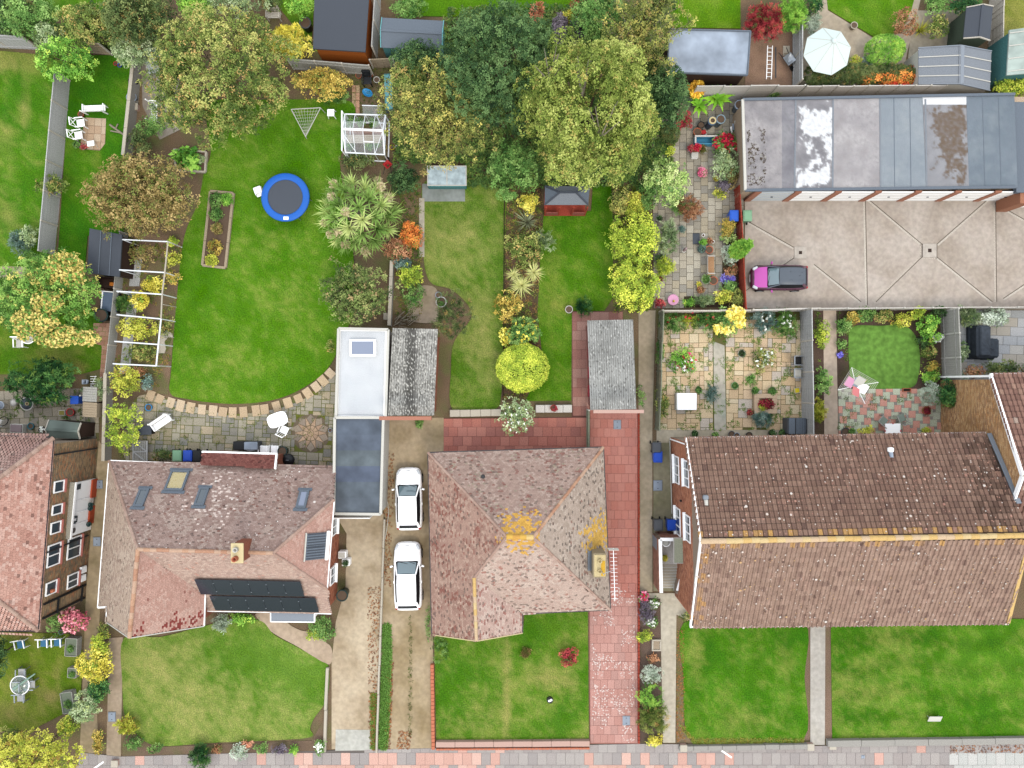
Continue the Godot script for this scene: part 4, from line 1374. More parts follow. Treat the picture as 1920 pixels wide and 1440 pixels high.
	for w in [[333,902,1.15,1.3,1],[266,934,0.6,1.1,0],[379,932,0.6,1.1,0],[568,937,0.6,1.1,2]]:
		var c: Vector3 = on_back.call(w[0], w[1])
		var f := part(o,"roof_window",join([[bx(w[2],0.12,0.14), tf(0,0.06,-w[3]/2)],[bx(w[2],0.12,0.14), tf(0,0.06, w[3]/2)],[bx(0.12,0.12, w[3]), tf(-w[2]/2 + 0.06,0.062,0)],[bx(0.12,0.12, w[3]), tf(w[2]/2 - 0.06,0.062,0)],[bx(w[2] + 0.25,0.02,0.22), tf(0,0.04, w[3]/2 + 0.15)],[bx(w[2] + 0.25,0.02,0.2), tf(0,0.04,-w[3]/2 - 0.13)]]), M.slate, Transform3D(bs, c + bs.y*0.03))
		part(f,"pane",bx(w[2] - 0.2,0.03, w[3] - 0.12),[M.pane, M.glass, M.panepale][w[4]], tf(0,0.075,0))
		if w[4] == 1: part(f,"blind",bx(w[2] - 0.22,0.012, w[3] - 0.16), M.blind, tf(0,0.045,0))
	var fb: Basis = slope.call(fs, fr, rt)
	var on_front := func(px: float, py: float) -> Vector3:
		var n := fb.y
		var eye := Vector3(0, H, 0) + off
		var d: Vector3 = (P(px, py, 0) + off) - eye
		return eye + d*(n.dot(fs - eye)/n.dot(d))
	var arr := thing("solar_array","twelve black solar panels in two rows on the chalet house roof","solar panels",P(480,1110,3.5))
	for row in [[366,1082,564,1085,573,1113,380,1110],[394,1113,592,1116,598,1143,410,1140]]:
		var a: Vector3 = on_front.call(row[0], row[1])
		var b: Vector3 = on_front.call(row[2], row[3])
		var c: Vector3 = on_front.call(row[4], row[5])
		var l := a.distance_to(b)/6.0
		var hh := absf((c - b).dot(fb.z))
		for i in 6:
			var ctr := a + fb.x*(l*(i + 0.5)) + fb.z*hh*0.5 + fb.y*0.16 + o.position - arr.position
			var pn := part(arr,"solar_panel",cb(l - 0.012,0.035, hh - 0.015,0.006), M.solar, Transform3D(fb, ctr))
			for s in [-1,1]:
				part(pn,"clamp",bx(0.05,0.014,0.05), M.steel, tf(l/2*-1.0,0.024, s*hh*0.27))
		for s in [0.25,0.75]:
			beam(arr,"mounting_rail",a + fb.z*hh*s + fb.y*0.1 + o.position - arr.position, a + fb.x*l*6 + fb.z*hh*s + fb.y*0.1 + o.position - arr.position, 0.05,0.06, M.steel)
	var sb: Basis = slope.call(hb, hf, rt)
	var sc := P(585,1028,4.6)
	var th := thing("solar_water_panel","grey solar water panel with white header box on the right hip of the chalet roof","solar panel",sc)
	var ctr2 := (hb + hf)*0.42 + rt*0.16
	ctr2 += o.position - sc + sb.y*0.14 + Vector3(-0.35,0.22,-0.05)
	for i in 2: part(th,"collector",cb(0.78,0.09,1.2,0.02), M.slate, Transform3D(sb, ctr2 + sb.x*(i*0.8 - 0.4)))
	for i in 10: part(th,"tube",cy(0.03,0.03,1.1,6), M.dark, Transform3D(sb*Basis(Vector3.RIGHT, PI/2), ctr2 + sb.x*(i*0.16 - 0.74) + sb.y*0.05))
	part(th,"header_box",cb(1.75,0.16,0.2,0.03), M.white, Transform3D(sb, ctr2 - sb.z*0.72 + sb.y*0.05))
	part(th,"frame",bx(1.7,0.08,0.07), M.offwhite, Transform3D(sb, ctr2 + sb.z*0.63))
	var cp: Vector3 = V.call(445,1037,7.0)
	var ch := part(o,"chimney",cb(0.62,2.4,1.0,0.02), M.brickred, tf(cp.x, 5.75, cp.z))
	part(ch,"cap",cb(0.7,0.12,1.12,0.03), M.cream, tf(0,1.26,0))
	part(ch,"pot",lathe([0.0,0,0.16,0,0.13,0.3,0.15,0.32,0.12,0.32,0.1,0.05,0,0.05]), M.clay, tf(-0.05,1.3,0.28))
	part(ch,"pot",lathe([0.0,0,0.15,0,0.13,0.22,0.14,0.24,0.1,0.24,0.09,0.05,0,0.05]), M.offwhite, tf(-0.03,1.3,-0.22))
	part(ch,"lead_flashing",bx(1.0,0.03,1.3), M.lead, Transform3D(Basis.from_euler(Vector3(0,0,0)), Vector3(0.12,-0.35,-0.02)))
	var by := pts2([508,1140,590,1141,590,1166,508,1165],2.3)
	for i in by.size(): by[i] += Vector2(off.x, off.z)
	part(o,"bay_roof",flat(by, 2.2,2.34), M.lead)
	part(o,"bay_wall",flat(inset([Vector3(by[0].x, 0, by[0].y), Vector3(by[1].x, 0, by[1].y), Vector3(by[2].x, 0, by[2].y), Vector3(by[3].x, 0, by[3].y)],0.12),0,2.2), M.pvc)
	for i in 3: beam(o,"fascia",Vector3(by[(i + 1) % 4].x, 2.29, by[(i + 1) % 4].y), Vector3(by[(i + 2) % 4].x, 2.29, by[(i + 2) % 4].y),0.06,0.16, M.white)
	var wa := Vector3(walls[0].x, 0, walls[0].y)
	var mx := -99.0
	for p in walls: mx = maxf(mx, p.x)
	var ra := Vector3(br.x - 0.27,0, br.z + 2.1)
	var rb := Vector3(fr.x - 0.27,0, fr.z - 0.25)
	var dd := (rb - ra).normalized()
	brick_face(o,"bricks",ra, rb, func(_x): return 2.3, Vector3(-dd.z, 0, dd.x)*-1.0,[C(176,110,84), C(160,96,74), C(186,124,96), C(146,90,74)])
	for t in [0.26,0.72]:
		window_unit(o, ra.lerp(rb, t) + Vector3(0.0,0.95,0) + Vector3(0.03,0,0), dd, Vector3(dd.z, 0,-dd.x),1.1,1.15,2, M.white)
func bungalow():
	var o := thing("bungalow","brick bungalow with pinkish hipped tiled roof, yellow lichen and front gable","house",G(965,1000,0))
	var off := -o.position
	var V := func(px: float, py: float, h: float) -> Vector3: return P(px, py, h) + off
	var bl: Vector3 = V.call(803,849,2.5)
	var br: Vector3 = V.call(1131,839,2.5)
	var fr: Vector3 = V.call(1144,1143,2.5)
	var fi: Vector3 = V.call(979,1150,2.5)
	var we: Vector3 = V.call(979,1186,2.5)
	var ap: Vector3 = V.call(893,1201,4.35)
	var fl: Vector3 = V.call(810,1189,2.5)
	var r0: Vector3 = V.call(950,1006,5.5)
	var r1: Vector3 = V.call(1000,1007,5.5)
	var wr: Vector3 = V.call(889,1083,4.35)
	part(o,"wall",flat(inset([bl, br, fr, fi, we, fl],0.4),0,2.46), M.brickred)
	part(o,"gable_wall",upright([fl + Vector3(0.4,-0.1,-0.2), ap + Vector3(0,-0.2,-0.2), we + Vector3(-0.4,-0.1,-0.2)],0.1, Vector3(0,0,-1)), M.brickred)
	var ypt := P(1123,1010,3)
	var yr := P(975,1003,5.4)
	var base := [C(188,158,146), C(176,146,136), C(198,172,160), C(164,136,126)]
	var ye := C(232,176,50)
	var backc := roof_colour(base, [C(150,88,80), C(160,104,94), C(170,160,138)],0.16,[C(110,92,84)],0.05,[[yr, 1.3, ye, 0.95]])
	var leftc := roof_colour([C(190,152,136), C(178,138,124), C(202,168,150), C(168,130,116)],[C(156,88,76), C(148,82,72)],0.2,[C(102,86,80)],0.08,[[yr, 1.2, ye, 0.9]])
	var frontc := roof_colour([C(208,180,166), C(200,168,154), C(216,192,178)],[C(176,104,92)],0.08,[C(118,100,94), C(100,84,80)],0.10,[[yr, 1.1, ye, 0.9],[P(1122,1090,3),0.8, C(96,74,64),0.5]])
	var rightc := roof_colour([C(196,176,162), C(184,164,150), C(206,188,174)],[C(150,96,84)],0.05,[C(92,76,74), C(80,68,66)],0.13,[[yr, 1.1, ye, 0.9],[ypt, 1.15, C(236,186,66),0.9],[P(1130,978,2.7),0.75, C(236,186,66),0.7]])
	var wingc := roof_colour([C(212,180,168), C(204,168,156), C(220,194,182)],[C(170,92,82), C(160,84,76)],0.14,[C(110,88,84)],0.07,[])
	var tl := plain_tile()
	roof_slope(o, [bl, br, r1, r0], bl, br, tl, 0.165,0.105, backc, M.under)
	roof_slope(o, [br, fr, r1], br, fr, tl, 0.165,0.105, rightc, M.under)
	roof_slope(o, [r0, wr, fi, fr, r1], fi, fr, tl, 0.165,0.105, frontc, M.under)
	roof_slope(o, [bl, fl, ap, wr, r0], bl, fl, tl, 0.165,0.105, leftc, M.under)
	roof_slope(o, [wr, ap, we, fi], fi, we, tl, 0.165,0.105, wingc, M.under)
	ridge(o, r0, r1, M.ridge_y, 0.16)
	ridge(o, bl, r0, M.ridge_p, 0.09)
	ridge(o, br, r1, M.ridge_o, 0.1)
	ridge(o, fr, r1, M.ridge_p, 0.09)
	ridge(o, wr, r0, M.ridge_p, 0.08)
	ridge(o, wr, ap, M.ridge_c, 0.11)
	for e in [[bl, br],[br, fr],[fr, fi],[fi, we],[bl, fl]]:
		beam(o,"gutter",e[0] + Vector3(0,-0.02,0), e[1] + Vector3(0,-0.02,0),0.11,0.1, M.gutter)
	beam(o,"bargeboard",we + Vector3(0,-0.03,0.03), ap + Vector3(0,-0.03,0.03),0.05,0.14, M.cream)
	beam(o,"bargeboard",fl + Vector3(0,-0.03,0.03), ap + Vector3(0,-0.03,0.03),0.05,0.14, M.cream)
	var cp: Vector3 = V.call(1124,1060,4.2)
	var ch := part(o,"chimney",cb(0.78,2.6,1.45,0.03), mat(C(176,160,130),0.95,"rough",0.4), tf(cp.x, 2.95, cp.z))
	part(ch,"cap",cb(0.7,0.08,1.3,0.03), mat(C(226,206,156),0.95,"rough",0.4), tf(0.02,1.32,0))
	part(ch,"lichen",cb(0.24,0.05,0.9,0.02), mat(C(236,186,60),0.95,"grain",0.6), tf(0.2,1.36,0.15))
	for z in [-0.3,0.3]: part(ch,"pot",lathe([0.0,0,0.14,0,0.12,0.2,0.13,0.22,0.1,0.22,0.08,0.05,0,0.05]), M.cream, tf(0,1.34, z))
	part(ch,"lead_flashing",bx(0.28,0.04,1.2), M.lead, tf(-0.5,0.55,-0.1,0,0,-32))
	var vp: Vector3 = V.call(906,892,3.2)
	var v := part(o,"vent",cy(0.09,0.09,0.45,12), M.lead, tf(vp.x, 3.35, vp.z))
	part(v,"collar",bx(0.42,0.03,0.4), M.bluegrey, tf(0,-0.1,-0.03,-30))
	part(v,"cowl",cy(0.13,0.11,0.12,12), M.gutter, tf(0,0.24,0))
	var ta := thing("television_aerial","long white television aerial with crossbars clamped to the bungalow chimney","aerial",P(1140,1078,4.6))
	var ab := P(1150,1028,5.0) - ta.position
	var ae := P(1153,1126,5.0) - ta.position
	rod(ta,"boom",ab, ae, 0.018, M.white)
	rod(ta,"mast",Vector3(-0.35,-0.7,-0.2), Vector3(-0.35,0.7,-0.2),0.025, M.steel)
	rod(ta,"arm",Vector3(-0.35,0.45,-0.2), ab.lerp(ae, 0.42),0.018, M.steel)
	for i in 14: rod(ta,"element",ab.lerp(ae, (i + 0.5)/14.0) - Vector3(0.2,0,0), ab.lerp(ae, (i + 0.5)/14.0) + Vector3(0.2,0,0),0.009, M.white)
	for s in [-1,1]: beam(ta,"reflector",ab + Vector3(0, s*0.15,0.05) - Vector3(0.3,0,0), ab + Vector3(0, s*0.15,0.05) + Vector3(0.3,0,0),0.04,0.2, M.offwhite)
func flats():
	var o := thing("flats","two-storey brick flats with wide brown pantiled gable roof and yellowed ridge","building",G(1580,1000,0))
	var off := -o.position
	var V := func(px: float, py: float, h: float) -> Vector3: return P(px, py, h) + off
	var bl: Vector3 = V.call(1286,822,5.0)
	var br: Vector3 = V.call(1848,812,5.0)
	var fl: Vector3 = V.call(1295,1175,5.0)
	var fr: Vector3 = V.call(1889,1168,5.0)
	var r0: Vector3 = V.call(1314,1015,8.0)
	var r1: Vector3 = V.call(1930,1004,8.0)
	var base := [C(158,124,108), C(152,118,102), C(166,131,114), C(146,112,98)]
	var pale := [C(232,216,204), C(240,230,220)]
	var backc := roof_colour(base, [C(184,140,122), C(112,84,78)],0.06,[C(120,90,82), C(180,144,128)],0.05,[])
	var lich := []
	for i in 22: lich.append([r0.lerp(r1,(i + 0.5)/22.0) - off, 1.0, C(226,160,64),0.45])
	var backl := func(w: Vector3, up: float) -> Color:
		var c: Color = backc.call(w, up)
		if up > 5.75 and rng.randf() < 0.5: c = c.lerp(C(226,178,110)*1.2, rr(0.3,1.0))
		if w.x + off.x > br.x - 2.0 and rng.randf() < 0.4: c *= 0.6
		return c
	var frontc := roof_colour([C(184,150,132), C(178,144,126), C(191,157,139), C(172,138,122)],[C(194,156,138)],0.06,[C(140,108,98)],0.03,[])
	var frontl := func(w: Vector3, up: float) -> Color:
		var c: Color = frontc.call(w, up)
		if up > 5.9 and rng.randf() < 0.35: c = c.lerp(C(224,176,112)*1.2, rr(0.3,1.0))
		if (w + off).x < fl.x + 0.7 and rng.randf() < 0.3: c = c.lerp(C(220,170,110)*1.2, rr(0.3,0.9))
		return c
	roof_slope(o, [bl, br, r1, r0], bl, br, roll_tile(),0.272,0.355, backl, M.under, 0.0,[9.0,0.12] + pale + [C(200,158,140), C(196,150,132), C(186,140,124), C(190,146,128), C(176,130,116)])
	roof_slope(o, [fl, fr, r1, r0], fl, fr, roll_tile(),0.272,0.355, frontl, M.under, 0.0,[9.0,0.12] + pale + [C(216,176,130), C(206,174,154), C(110,84,76), C(124,96,86), C(200,166,148), C(130,100,90)])
	ridge(o, r0, r1, M.ridge_c, 0.16,0.46)
	var wz := 0.3
	var a := Vector3(bl.x + 0.27,0, bl.z + wz)
	var b := Vector3(fl.x + 0.27,0, fl.z - wz)
	var c2 := Vector3(fr.x - 0.3,0, fr.z - wz)
	var d2 := Vector3(br.x - 0.3,0, br.z + wz)
	part(o,"wall",flat(PackedVector2Array([Vector2(a.x, a.z), Vector2(b.x, b.z), Vector2(c2.x, c2.z), Vector2(d2.x, d2.z)]),0,4.95), M.mortar)
	var gx := Vector3(0.24,0,0)
	part(o,"gable_wall",upright([bl + gx + Vector3(0,-0.12,0.2), r0 + gx + Vector3(0,-0.14,0), fl + gx + Vector3(0,-0.12,-0.2)],0.15, Vector3(1,0,0)), M.mortar)
	part(o,"gable_wall",upright([br - gx + Vector3(0,-0.12,0.2), r1 - gx + Vector3(0,-0.14,0), fr - gx + Vector3(0,-0.12,-0.2)],0.15, Vector3(-1,0,0)), M.brickred)
	var l := a.distance_to(b)
	var dir := (b - a).normalized()
	var out := Vector3(-1,0,0)
	var wins := []
	for w in [[0.085,0.95,1.75,1.2],[0.4,0.95,1.75,1.2],[0.085,3.45,1.6,1.15],[0.4,3.45,1.6,1.15]]:
		wins.append([l*w[0] + 0.2, l*w[0] + 0.2 + w[2], w[1], w[1] + w[3]])
	brick_face(o,"bricks",a, b, func(x): return 4.85 + 2.9*(1.0 - absf(x/l - 0.5)*2.0), out, [C(184,124,96), C(168,110,86), C(194,138,110), C(156,104,86)], wins)
	for w in wins: window_unit(o, a + dir*(w[0] + w[1])/2.0 + Vector3(0, w[2],0), dir, out, w[1] - w[0], w[3] - w[2],3, M.white)
	for e in [[bl, br],[fl, fr]]: beam(o,"gutter",e[0] + Vector3(0,-0.03,0), e[1] + Vector3(0,-0.03,0),0.12,0.11, M.white)
	for e in [[bl, r0],[fl, r0]]: beam(o,"bargeboard",e[0] + Vector3(-0.02,0.0,0), e[1] + Vector3(-0.02,0.0,0),0.08,0.2, M.white)
	beam(o,"lead_flashing",br + Vector3(0.12,0.12,0), br.lerp(r1,0.7) + Vector3(0.12,0.12,0),0.26,0.05, M.lead)
	beam(o,"verge",fr + Vector3(0.0,0.05,0), r1 + Vector3(0.0,0.05,0),0.2,0.08, M.ridge_c[1])
	for p in [[1322,932,6.9],[1668,843,5.6]]:
		var c: Vector3 = V.call(p[0], p[1], p[2])
		var vt := part(o,"vent",cb(0.3,0.26,0.26,0.05), M.white if p[0] > 1500 else M.lead, tf(c.x, c.y + 0.1, c.z))
		part(vt,"cowl",cy(0.12,0.1,0.3,10), M.offwhite if p[0] < 1500 else M.bluegrey, tf(0.03,0.02,0.3,70))
	var down := a.lerp(b, 0.03) + Vector3(-0.08,0,0)
	rod(o,"downpipe",a.lerp(b, 0.012) + Vector3(-0.08,0.1,0), a.lerp(b, 0.012) + Vector3(-0.08,4.9,0),0.045, M.white)
	part(o,"wall_light",cb(0.12,0.2,0.12,0.03), M.black, Transform3D(Basis(), a.lerp(b, 0.36) + Vector3(-0.1,2.6,0)))
	for s in [0.02,0.5]: rod(o,"soil_pipe",a.lerp(b, s) + Vector3(-0.12,0.15,0), a.lerp(b, s + 0.46) + Vector3(-0.12,0.2,0),0.035, M.offwhite)
	var e := thing("entrance_court","brick entrance court with white coping and pale steps beside the flats","stairs",G(1258,1050,0))
	var eo := -e.position
	var q := func(px: float, py: float, h: float) -> Vector3: return P(px, py, h) + eo
	var brk := [C(170,124,104), C(156,112,96), C(182,138,118)]
	var n0: Vector3 = q.call(1227,1000,0)
	var n1: Vector3 = q.call(1276,1000,0)
	var s0: Vector3 = q.call(1229,1096,0)
	var s1: Vector3 = q.call(1262,1106,0)
	var hh := 1.75
	for w in [[n0, n1],[n0, s0]]:
		face_wall(e, w[0], w[1], hh, M.mortar, 0.2)
		beam(e,"coping",w[0] + Vector3(0, hh + 0.04,0), w[1] + Vector3(0, hh + 0.04,0),0.2,0.08, M.white)
	brick_face(e,"bricks",n0 + Vector3(0.1,0,-0.1), n1 + Vector3(0,0,-0.1), func(_x): return hh - 0.03, Vector3(0,0,-1), brk)
	brick_face(e,"bricks",n0 + Vector3(-0.1,0,0), s0 + Vector3(-0.1,0,0), func(_x): return hh - 0.03, Vector3(-1,0,0), brk)
	part(e,"door",bx(0.05,1.3,0.75), M.lead, Transform3D(Basis(), n0.lerp(s0,0.12) + Vector3(-0.13,0.75,0)))
	part(e,"floor",flat(PackedVector2Array([Vector2(n0.x, n0.z), Vector2(n1.x, n1.z), Vector2(n1.x, n0.z + 1.8), Vector2(n0.x, n0.z + 1.8)]),0,0.9), M.concpanel)
	for i in 8:
		var z := n0.z + 1.8 + i*0.22
		part(e,"step",cb(1.5,0.115*(8 - i),0.22,0.012), M.coping, tf(n0.x + 0.85,0.0575*(8 - i), z + 0.11))
		part(e,"nosing",bx(1.48,0.02,0.06), M.offwhite, tf(n0.x + 0.85,0.115*(8 - i) + 0.01, z + 0.19))
	beam(e,"coping",q.call(1276,1060,0.9) + Vector3(0,0.9,0), q.call(1270,1106,0.9) + Vector3(0,0.1,0),0.2,0.09, M.white)
	face_wall(e, q.call(1268,1056,0), q.call(1264,1106,0),0.9, M.mortar, 0.14)
	var cn := part(e,"porch_canopy",cb(0.82,0.1,1.55,0.02), mat(C(186,190,164),0.95,"rough",0.3), tf((q.call(1276,1032,2.5) as Vector3).x, 2.5,(q.call(1276,1032,2.5) as Vector3).z))
	part(cn,"canopy_edge",join([[bx(0.86,0.12,0.04), tf(0,0.012,-0.78)],[bx(0.86,0.12,0.04), tf(0,0.012,0.78)],[bx(0.04,0.12,1.6), tf(-0.42,0.014,0)]]), M.offwhite)
func left_house():
	var o := thing("corner_house","brick house with salmon tiled hip roof and a glazed white side porch","house",G(40,1000,0))
	var off := -o.position
	var V := func(px: float, py: float, h: float) -> Vector3: return P(px, py, h) + off
	var br: Vector3 = V.call(100,821,4.5)
	var fr: Vector3 = V.call(71,1182,4.5)
	var rz: Vector3 = V.call(-60,940,7.6)
	var rf: Vector3 = V.call(-70,1075,7.6)
	var bl: Vector3 = V.call(-330,800,4.5)
	var fl: Vector3 = V.call(-330,1182,4.5)
	var r2: Vector3 = V.call(-330,1000,7.6)
	var base := [C(222,170,154), C(212,156,140), C(230,184,170), C(204,148,132)]
	var rc := roof_colour(base, [C(190,130,116), C(236,200,188)],0.06,[C(120,84,76), C(110,78,72)],0.045,[])
	var bc := roof_colour([C(186,146,138), C(174,134,126), C(196,160,150)],[C(220,196,186)],0.05,[C(110,90,86)],0.03,[])
	roof_slope(o, [br, fr, rf, rz], br, fr, bx(0.20,0.016,0.24),0.21,0.155, rc, M.under)
	roof_slope(o, [bl, br, rz, r2], bl, br, plain_tile(),0.21,0.155, bc, M.under)
	roof_slope(o, [fl, fr, rf, r2], fl, fr, plain_tile(),0.21,0.155, rc, M.under)
	ridge(o, br, rz, M.ridge_p, 0.14,0.34)
	ridge(o, fr, rf, M.ridge_p, 0.12,0.34)
	for e in [[bl, br],[br, fr],[fl, fr]]: beam(o,"gutter",e[0] + Vector3(0,-0.03,0), e[1] + Vector3(0,-0.03,0),0.12,0.12, M.gutter)
	var a: Vector3 = V.call(182,822,0)
	var b: Vector3 = V.call(158,1124,0)
	var d := (b - a).normalized()
	var out := Vector3(-d.z, 0, d.x)
	if out.x < 0: out = -out
	part(o,"wall",flat(PackedVector2Array([Vector2(a.x, a.z), Vector2(b.x, b.z), Vector2(fl.x, b.z), Vector2(bl.x, a.z)]),0,4.45), M.mortar)
	var l := a.distance_to(b)
	var at := func(py: float) -> float: return clampf((py - 822.0)/302.0,0,1)*l
	var hol := []
	var ws := [[912,0.72,3.15,0.95,1],[955,0.62,3.15,0.95,1],[989,0.72,3.15,0.95,1],[1040,1.35,3.0,1.2,2],[1026,1.35,0.95,1.35,2],[1088,0.9,0.95,1.1,2],[1102,0.8,3.1,1.0,1]]
	var vis := []
	for w in ws:
		var hm: float = w[2] + w[3]/2
		var z: float = (w[0] - 720.0)*(H - hm)/(H*S)
		var t := clampf((z + off.z - a.z)/(b.z - a.z),0.02,0.98)
		vis.append([t, w])
		hol.append([t*l - w[1]/2, t*l + w[1]/2, w[2], w[2] + w[3]])
	brick_face(o,"bricks",a, b, func(_x): return 4.42, out, [C(156,130,100), C(142,122,96), C(168,138,106), C(132,114,94), C(172,124,92), C(142,126,104)], hol)
	for v in vis:
		window_unit(o, a.lerp(b, v[0]) + Vector3(0, v[1][2],0), d, out, v[1][1], v[1][3], v[1][4], mat(C(190,116,104),0.9,"grain",0.3))
	rod(o,"downpipe",a.lerp(b, 0.06) + out*0.08 + Vector3(0,0.1,0), a.lerp(b, 0.06) + out*0.08 + Vector3(0,4.3,0),0.05, M.gutter)
	rod(o,"waste_pipe",a.lerp(b, 0.595) + out*0.1 + Vector3(0,0.3,0), a.lerp(b, 0.61) + out*0.1 + Vector3(0,4.3,0),0.05, M.gutter)
	part(o,"satellite_bracket",cb(0.2,0.3,0.2,0.05), M.clay, Transform3D(Basis(), a.lerp(b, 0.845) + out*0.15 + Vector3(0,3.6,0)))
	for t in [0.905,0.985]: beam(o,"timber_post",a.lerp(b, t) + out*0.08 + Vector3(0,0.1,0), a.lerp(b, t) + out*0.08 + Vector3(0,4.2,0),0.12,0.1, M.black)
	for y in [0.5,2.9]: beam(o,"timber_rail",a.lerp(b, 0.90) + out*0.12 + Vector3(0, y, 0), a.lerp(b, 0.995) + out*0.12 + Vector3(0, y, 0),0.08,0.1, M.black)
	var pa: Vector3 = V.call(181,897,0)
	var pb: Vector3 = V.call(172,992,0)
	var pd := (pb - pa).normalized()
	var pl := pa.distance_to(pb)
	var po := Vector3(pd.z, 0,-pd.x)
	if po.x < 0: po = -po
	var por := MeshInstance3D.new()
	por.name = "side_porch"
	var B := Basis(pd, Vector3.UP, po)
	por.mesh = join([[bx(pl, 2.3,0.06), tf(0,1.25,-0.03)],[bx(0.06,2.3,0.6), tf(-pl/2 + 0.03,1.25,-0.33)],[bx(0.06,2.3,0.6), tf(pl/2 - 0.03,1.25,-0.33)]])
	por.material_override = M.pvc
	por.transform = Transform3D(B, (pa + pb)/2.0)
	o.add_child(por, true)
	part(por,"porch_roof",cb(pl + 0.2,0.12,0.95,0.02), mat(C(186,180,164),0.8,"rough",0.3), tf(0,2.5,-0.3))
	part(por,"fascia",bx(pl + 0.22,0.16,0.04), M.white, tf(0,2.48,0.2))
	for x in [[-0.32,1.2],[0.2,1.15]]: part(por,"brick_plinth",cb(x[1],0.55,0.1,0.01), mat(C(206,92,58),0.9,"rough",0.5), tf(x[0]*pl, 0.3,0.06))
	for x in [[-0.42,1.95,0.35,0.5],[0.15,1.95,0.16,0.2],[0.25,1.95,0.16,0.2]]: part(por,"window",bx(x[2], x[3],0.05), M.pane, tf(x[0]*pl, x[1],0.02))
	part(por,"letter_slot",bx(0.4,0.06,0.04), M.black, tf(0.2*pl, 1.75,0.02))
	for x in [0.05,0.36,-0.02]: part(por,"hanging_pot",lathe([0.02,0,0.12,0.05,0.16,0.22,0.12,0.22,0.02,0.1]), M.butt, tf(x*pl, 0.5,0.18))
	part(por,"wreath",cy(0.17,0.17,0.05,16), mat(C(110,100,96),0.9), tf(0.40*pl, 2.0,0.03,90))
	for x in [-0.15,0.08,0.3]: part(por,"mullion",bx(0.06,2.2,0.05), M.white, tf(x*pl, 1.3,0.012))
	for i in 2: part(o,"meter_box",cb(0.16,0.55,0.42,0.02), M.white, Transform3D(Basis(), a.lerp(b, 0.8 + i*0.052) + out*0.1 + Vector3(0,0.55,0)))
func end_block():
	var o := thing("end_block","tall brick end block with brown pantiles and white bargeboards behind the flats","building",G(1880,860,0))
	var off := -o.position
	var V := func(px: float, py: float, h: float) -> Vector3: return P(px, py, h) + off
	var gx: float = (V.call(1764,800,0) as Vector3).x
	var be: Vector3 = V.call(1843,702,5.0)
	var rg: Vector3 = V.call(1921,892,7.6)
	be.x = gx - 0.15
	rg.x = gx - 0.15
	var fe := Vector3(gx - 0.15,5.0, rg.z*2 - be.z)
	var far := Vector3(14,0,-0.2)
	var c := roof_colour([C(164,122,108), C(150,110,98), C(176,134,118)],[C(190,150,130)],0.08,[C(228,206,190)],0.03,[])
	roof_slope(o, [be, be + far, rg + far, rg], be, be + far, roll_tile(),0.272,0.355, c, M.under, 0.0)
	roof_slope(o, [fe, fe + far, rg + far, rg], fe, fe + far, roll_tile(),0.272,0.355, c, M.under, 0.0)
	ridge(o, rg, rg + far, M.ridge_c, 0.16,0.46)
	part(o,"wall",flat(PackedVector2Array([Vector2(gx, be.z + 0.3), Vector2(gx + 13.8, be.z + 0.1), Vector2(gx + 13.8, fe.z - 0.3), Vector2(gx, fe.z - 0.3)]),0,4.95), M.mortar)
	part(o,"gable_wall",upright([Vector3(gx, 4.9, be.z + 0.25), Vector3(gx, rg.y - 0.12, rg.z), Vector3(gx, 4.9, fe.z - 0.25)],0.15, Vector3(1,0,0)), M.mortar)
	var a := Vector3(gx, 0, be.z + 0.3)
	var b := Vector3(gx, 0, fe.z - 0.3)
	var l := a.distance_to(b)
	brick_face(o,"bricks",a, b, func(x): return 4.9 + 2.5*(1.0 - absf(x/l - 0.5)*2.0), Vector3(-1,0,0),[C(206,164,118), C(192,148,106), C(216,176,132), C(180,140,106), C(200,150,104)])
	for e in [[be, rg],[fe, rg]]: beam(o,"bargeboard",e[0] + Vector3(-0.03,0,0), e[1] + Vector3(-0.03,0,0),0.09,0.24, M.white)
	beam(o,"gutter",be + Vector3(0,-0.03,0), be + far + Vector3(0,-0.03,0),0.12,0.12, M.white)
	part(o,"return_wall",bx(0.3,5.3,0.12), M.white, Transform3D(Basis(), be + Vector3(0.1,-2.6,0.1)))
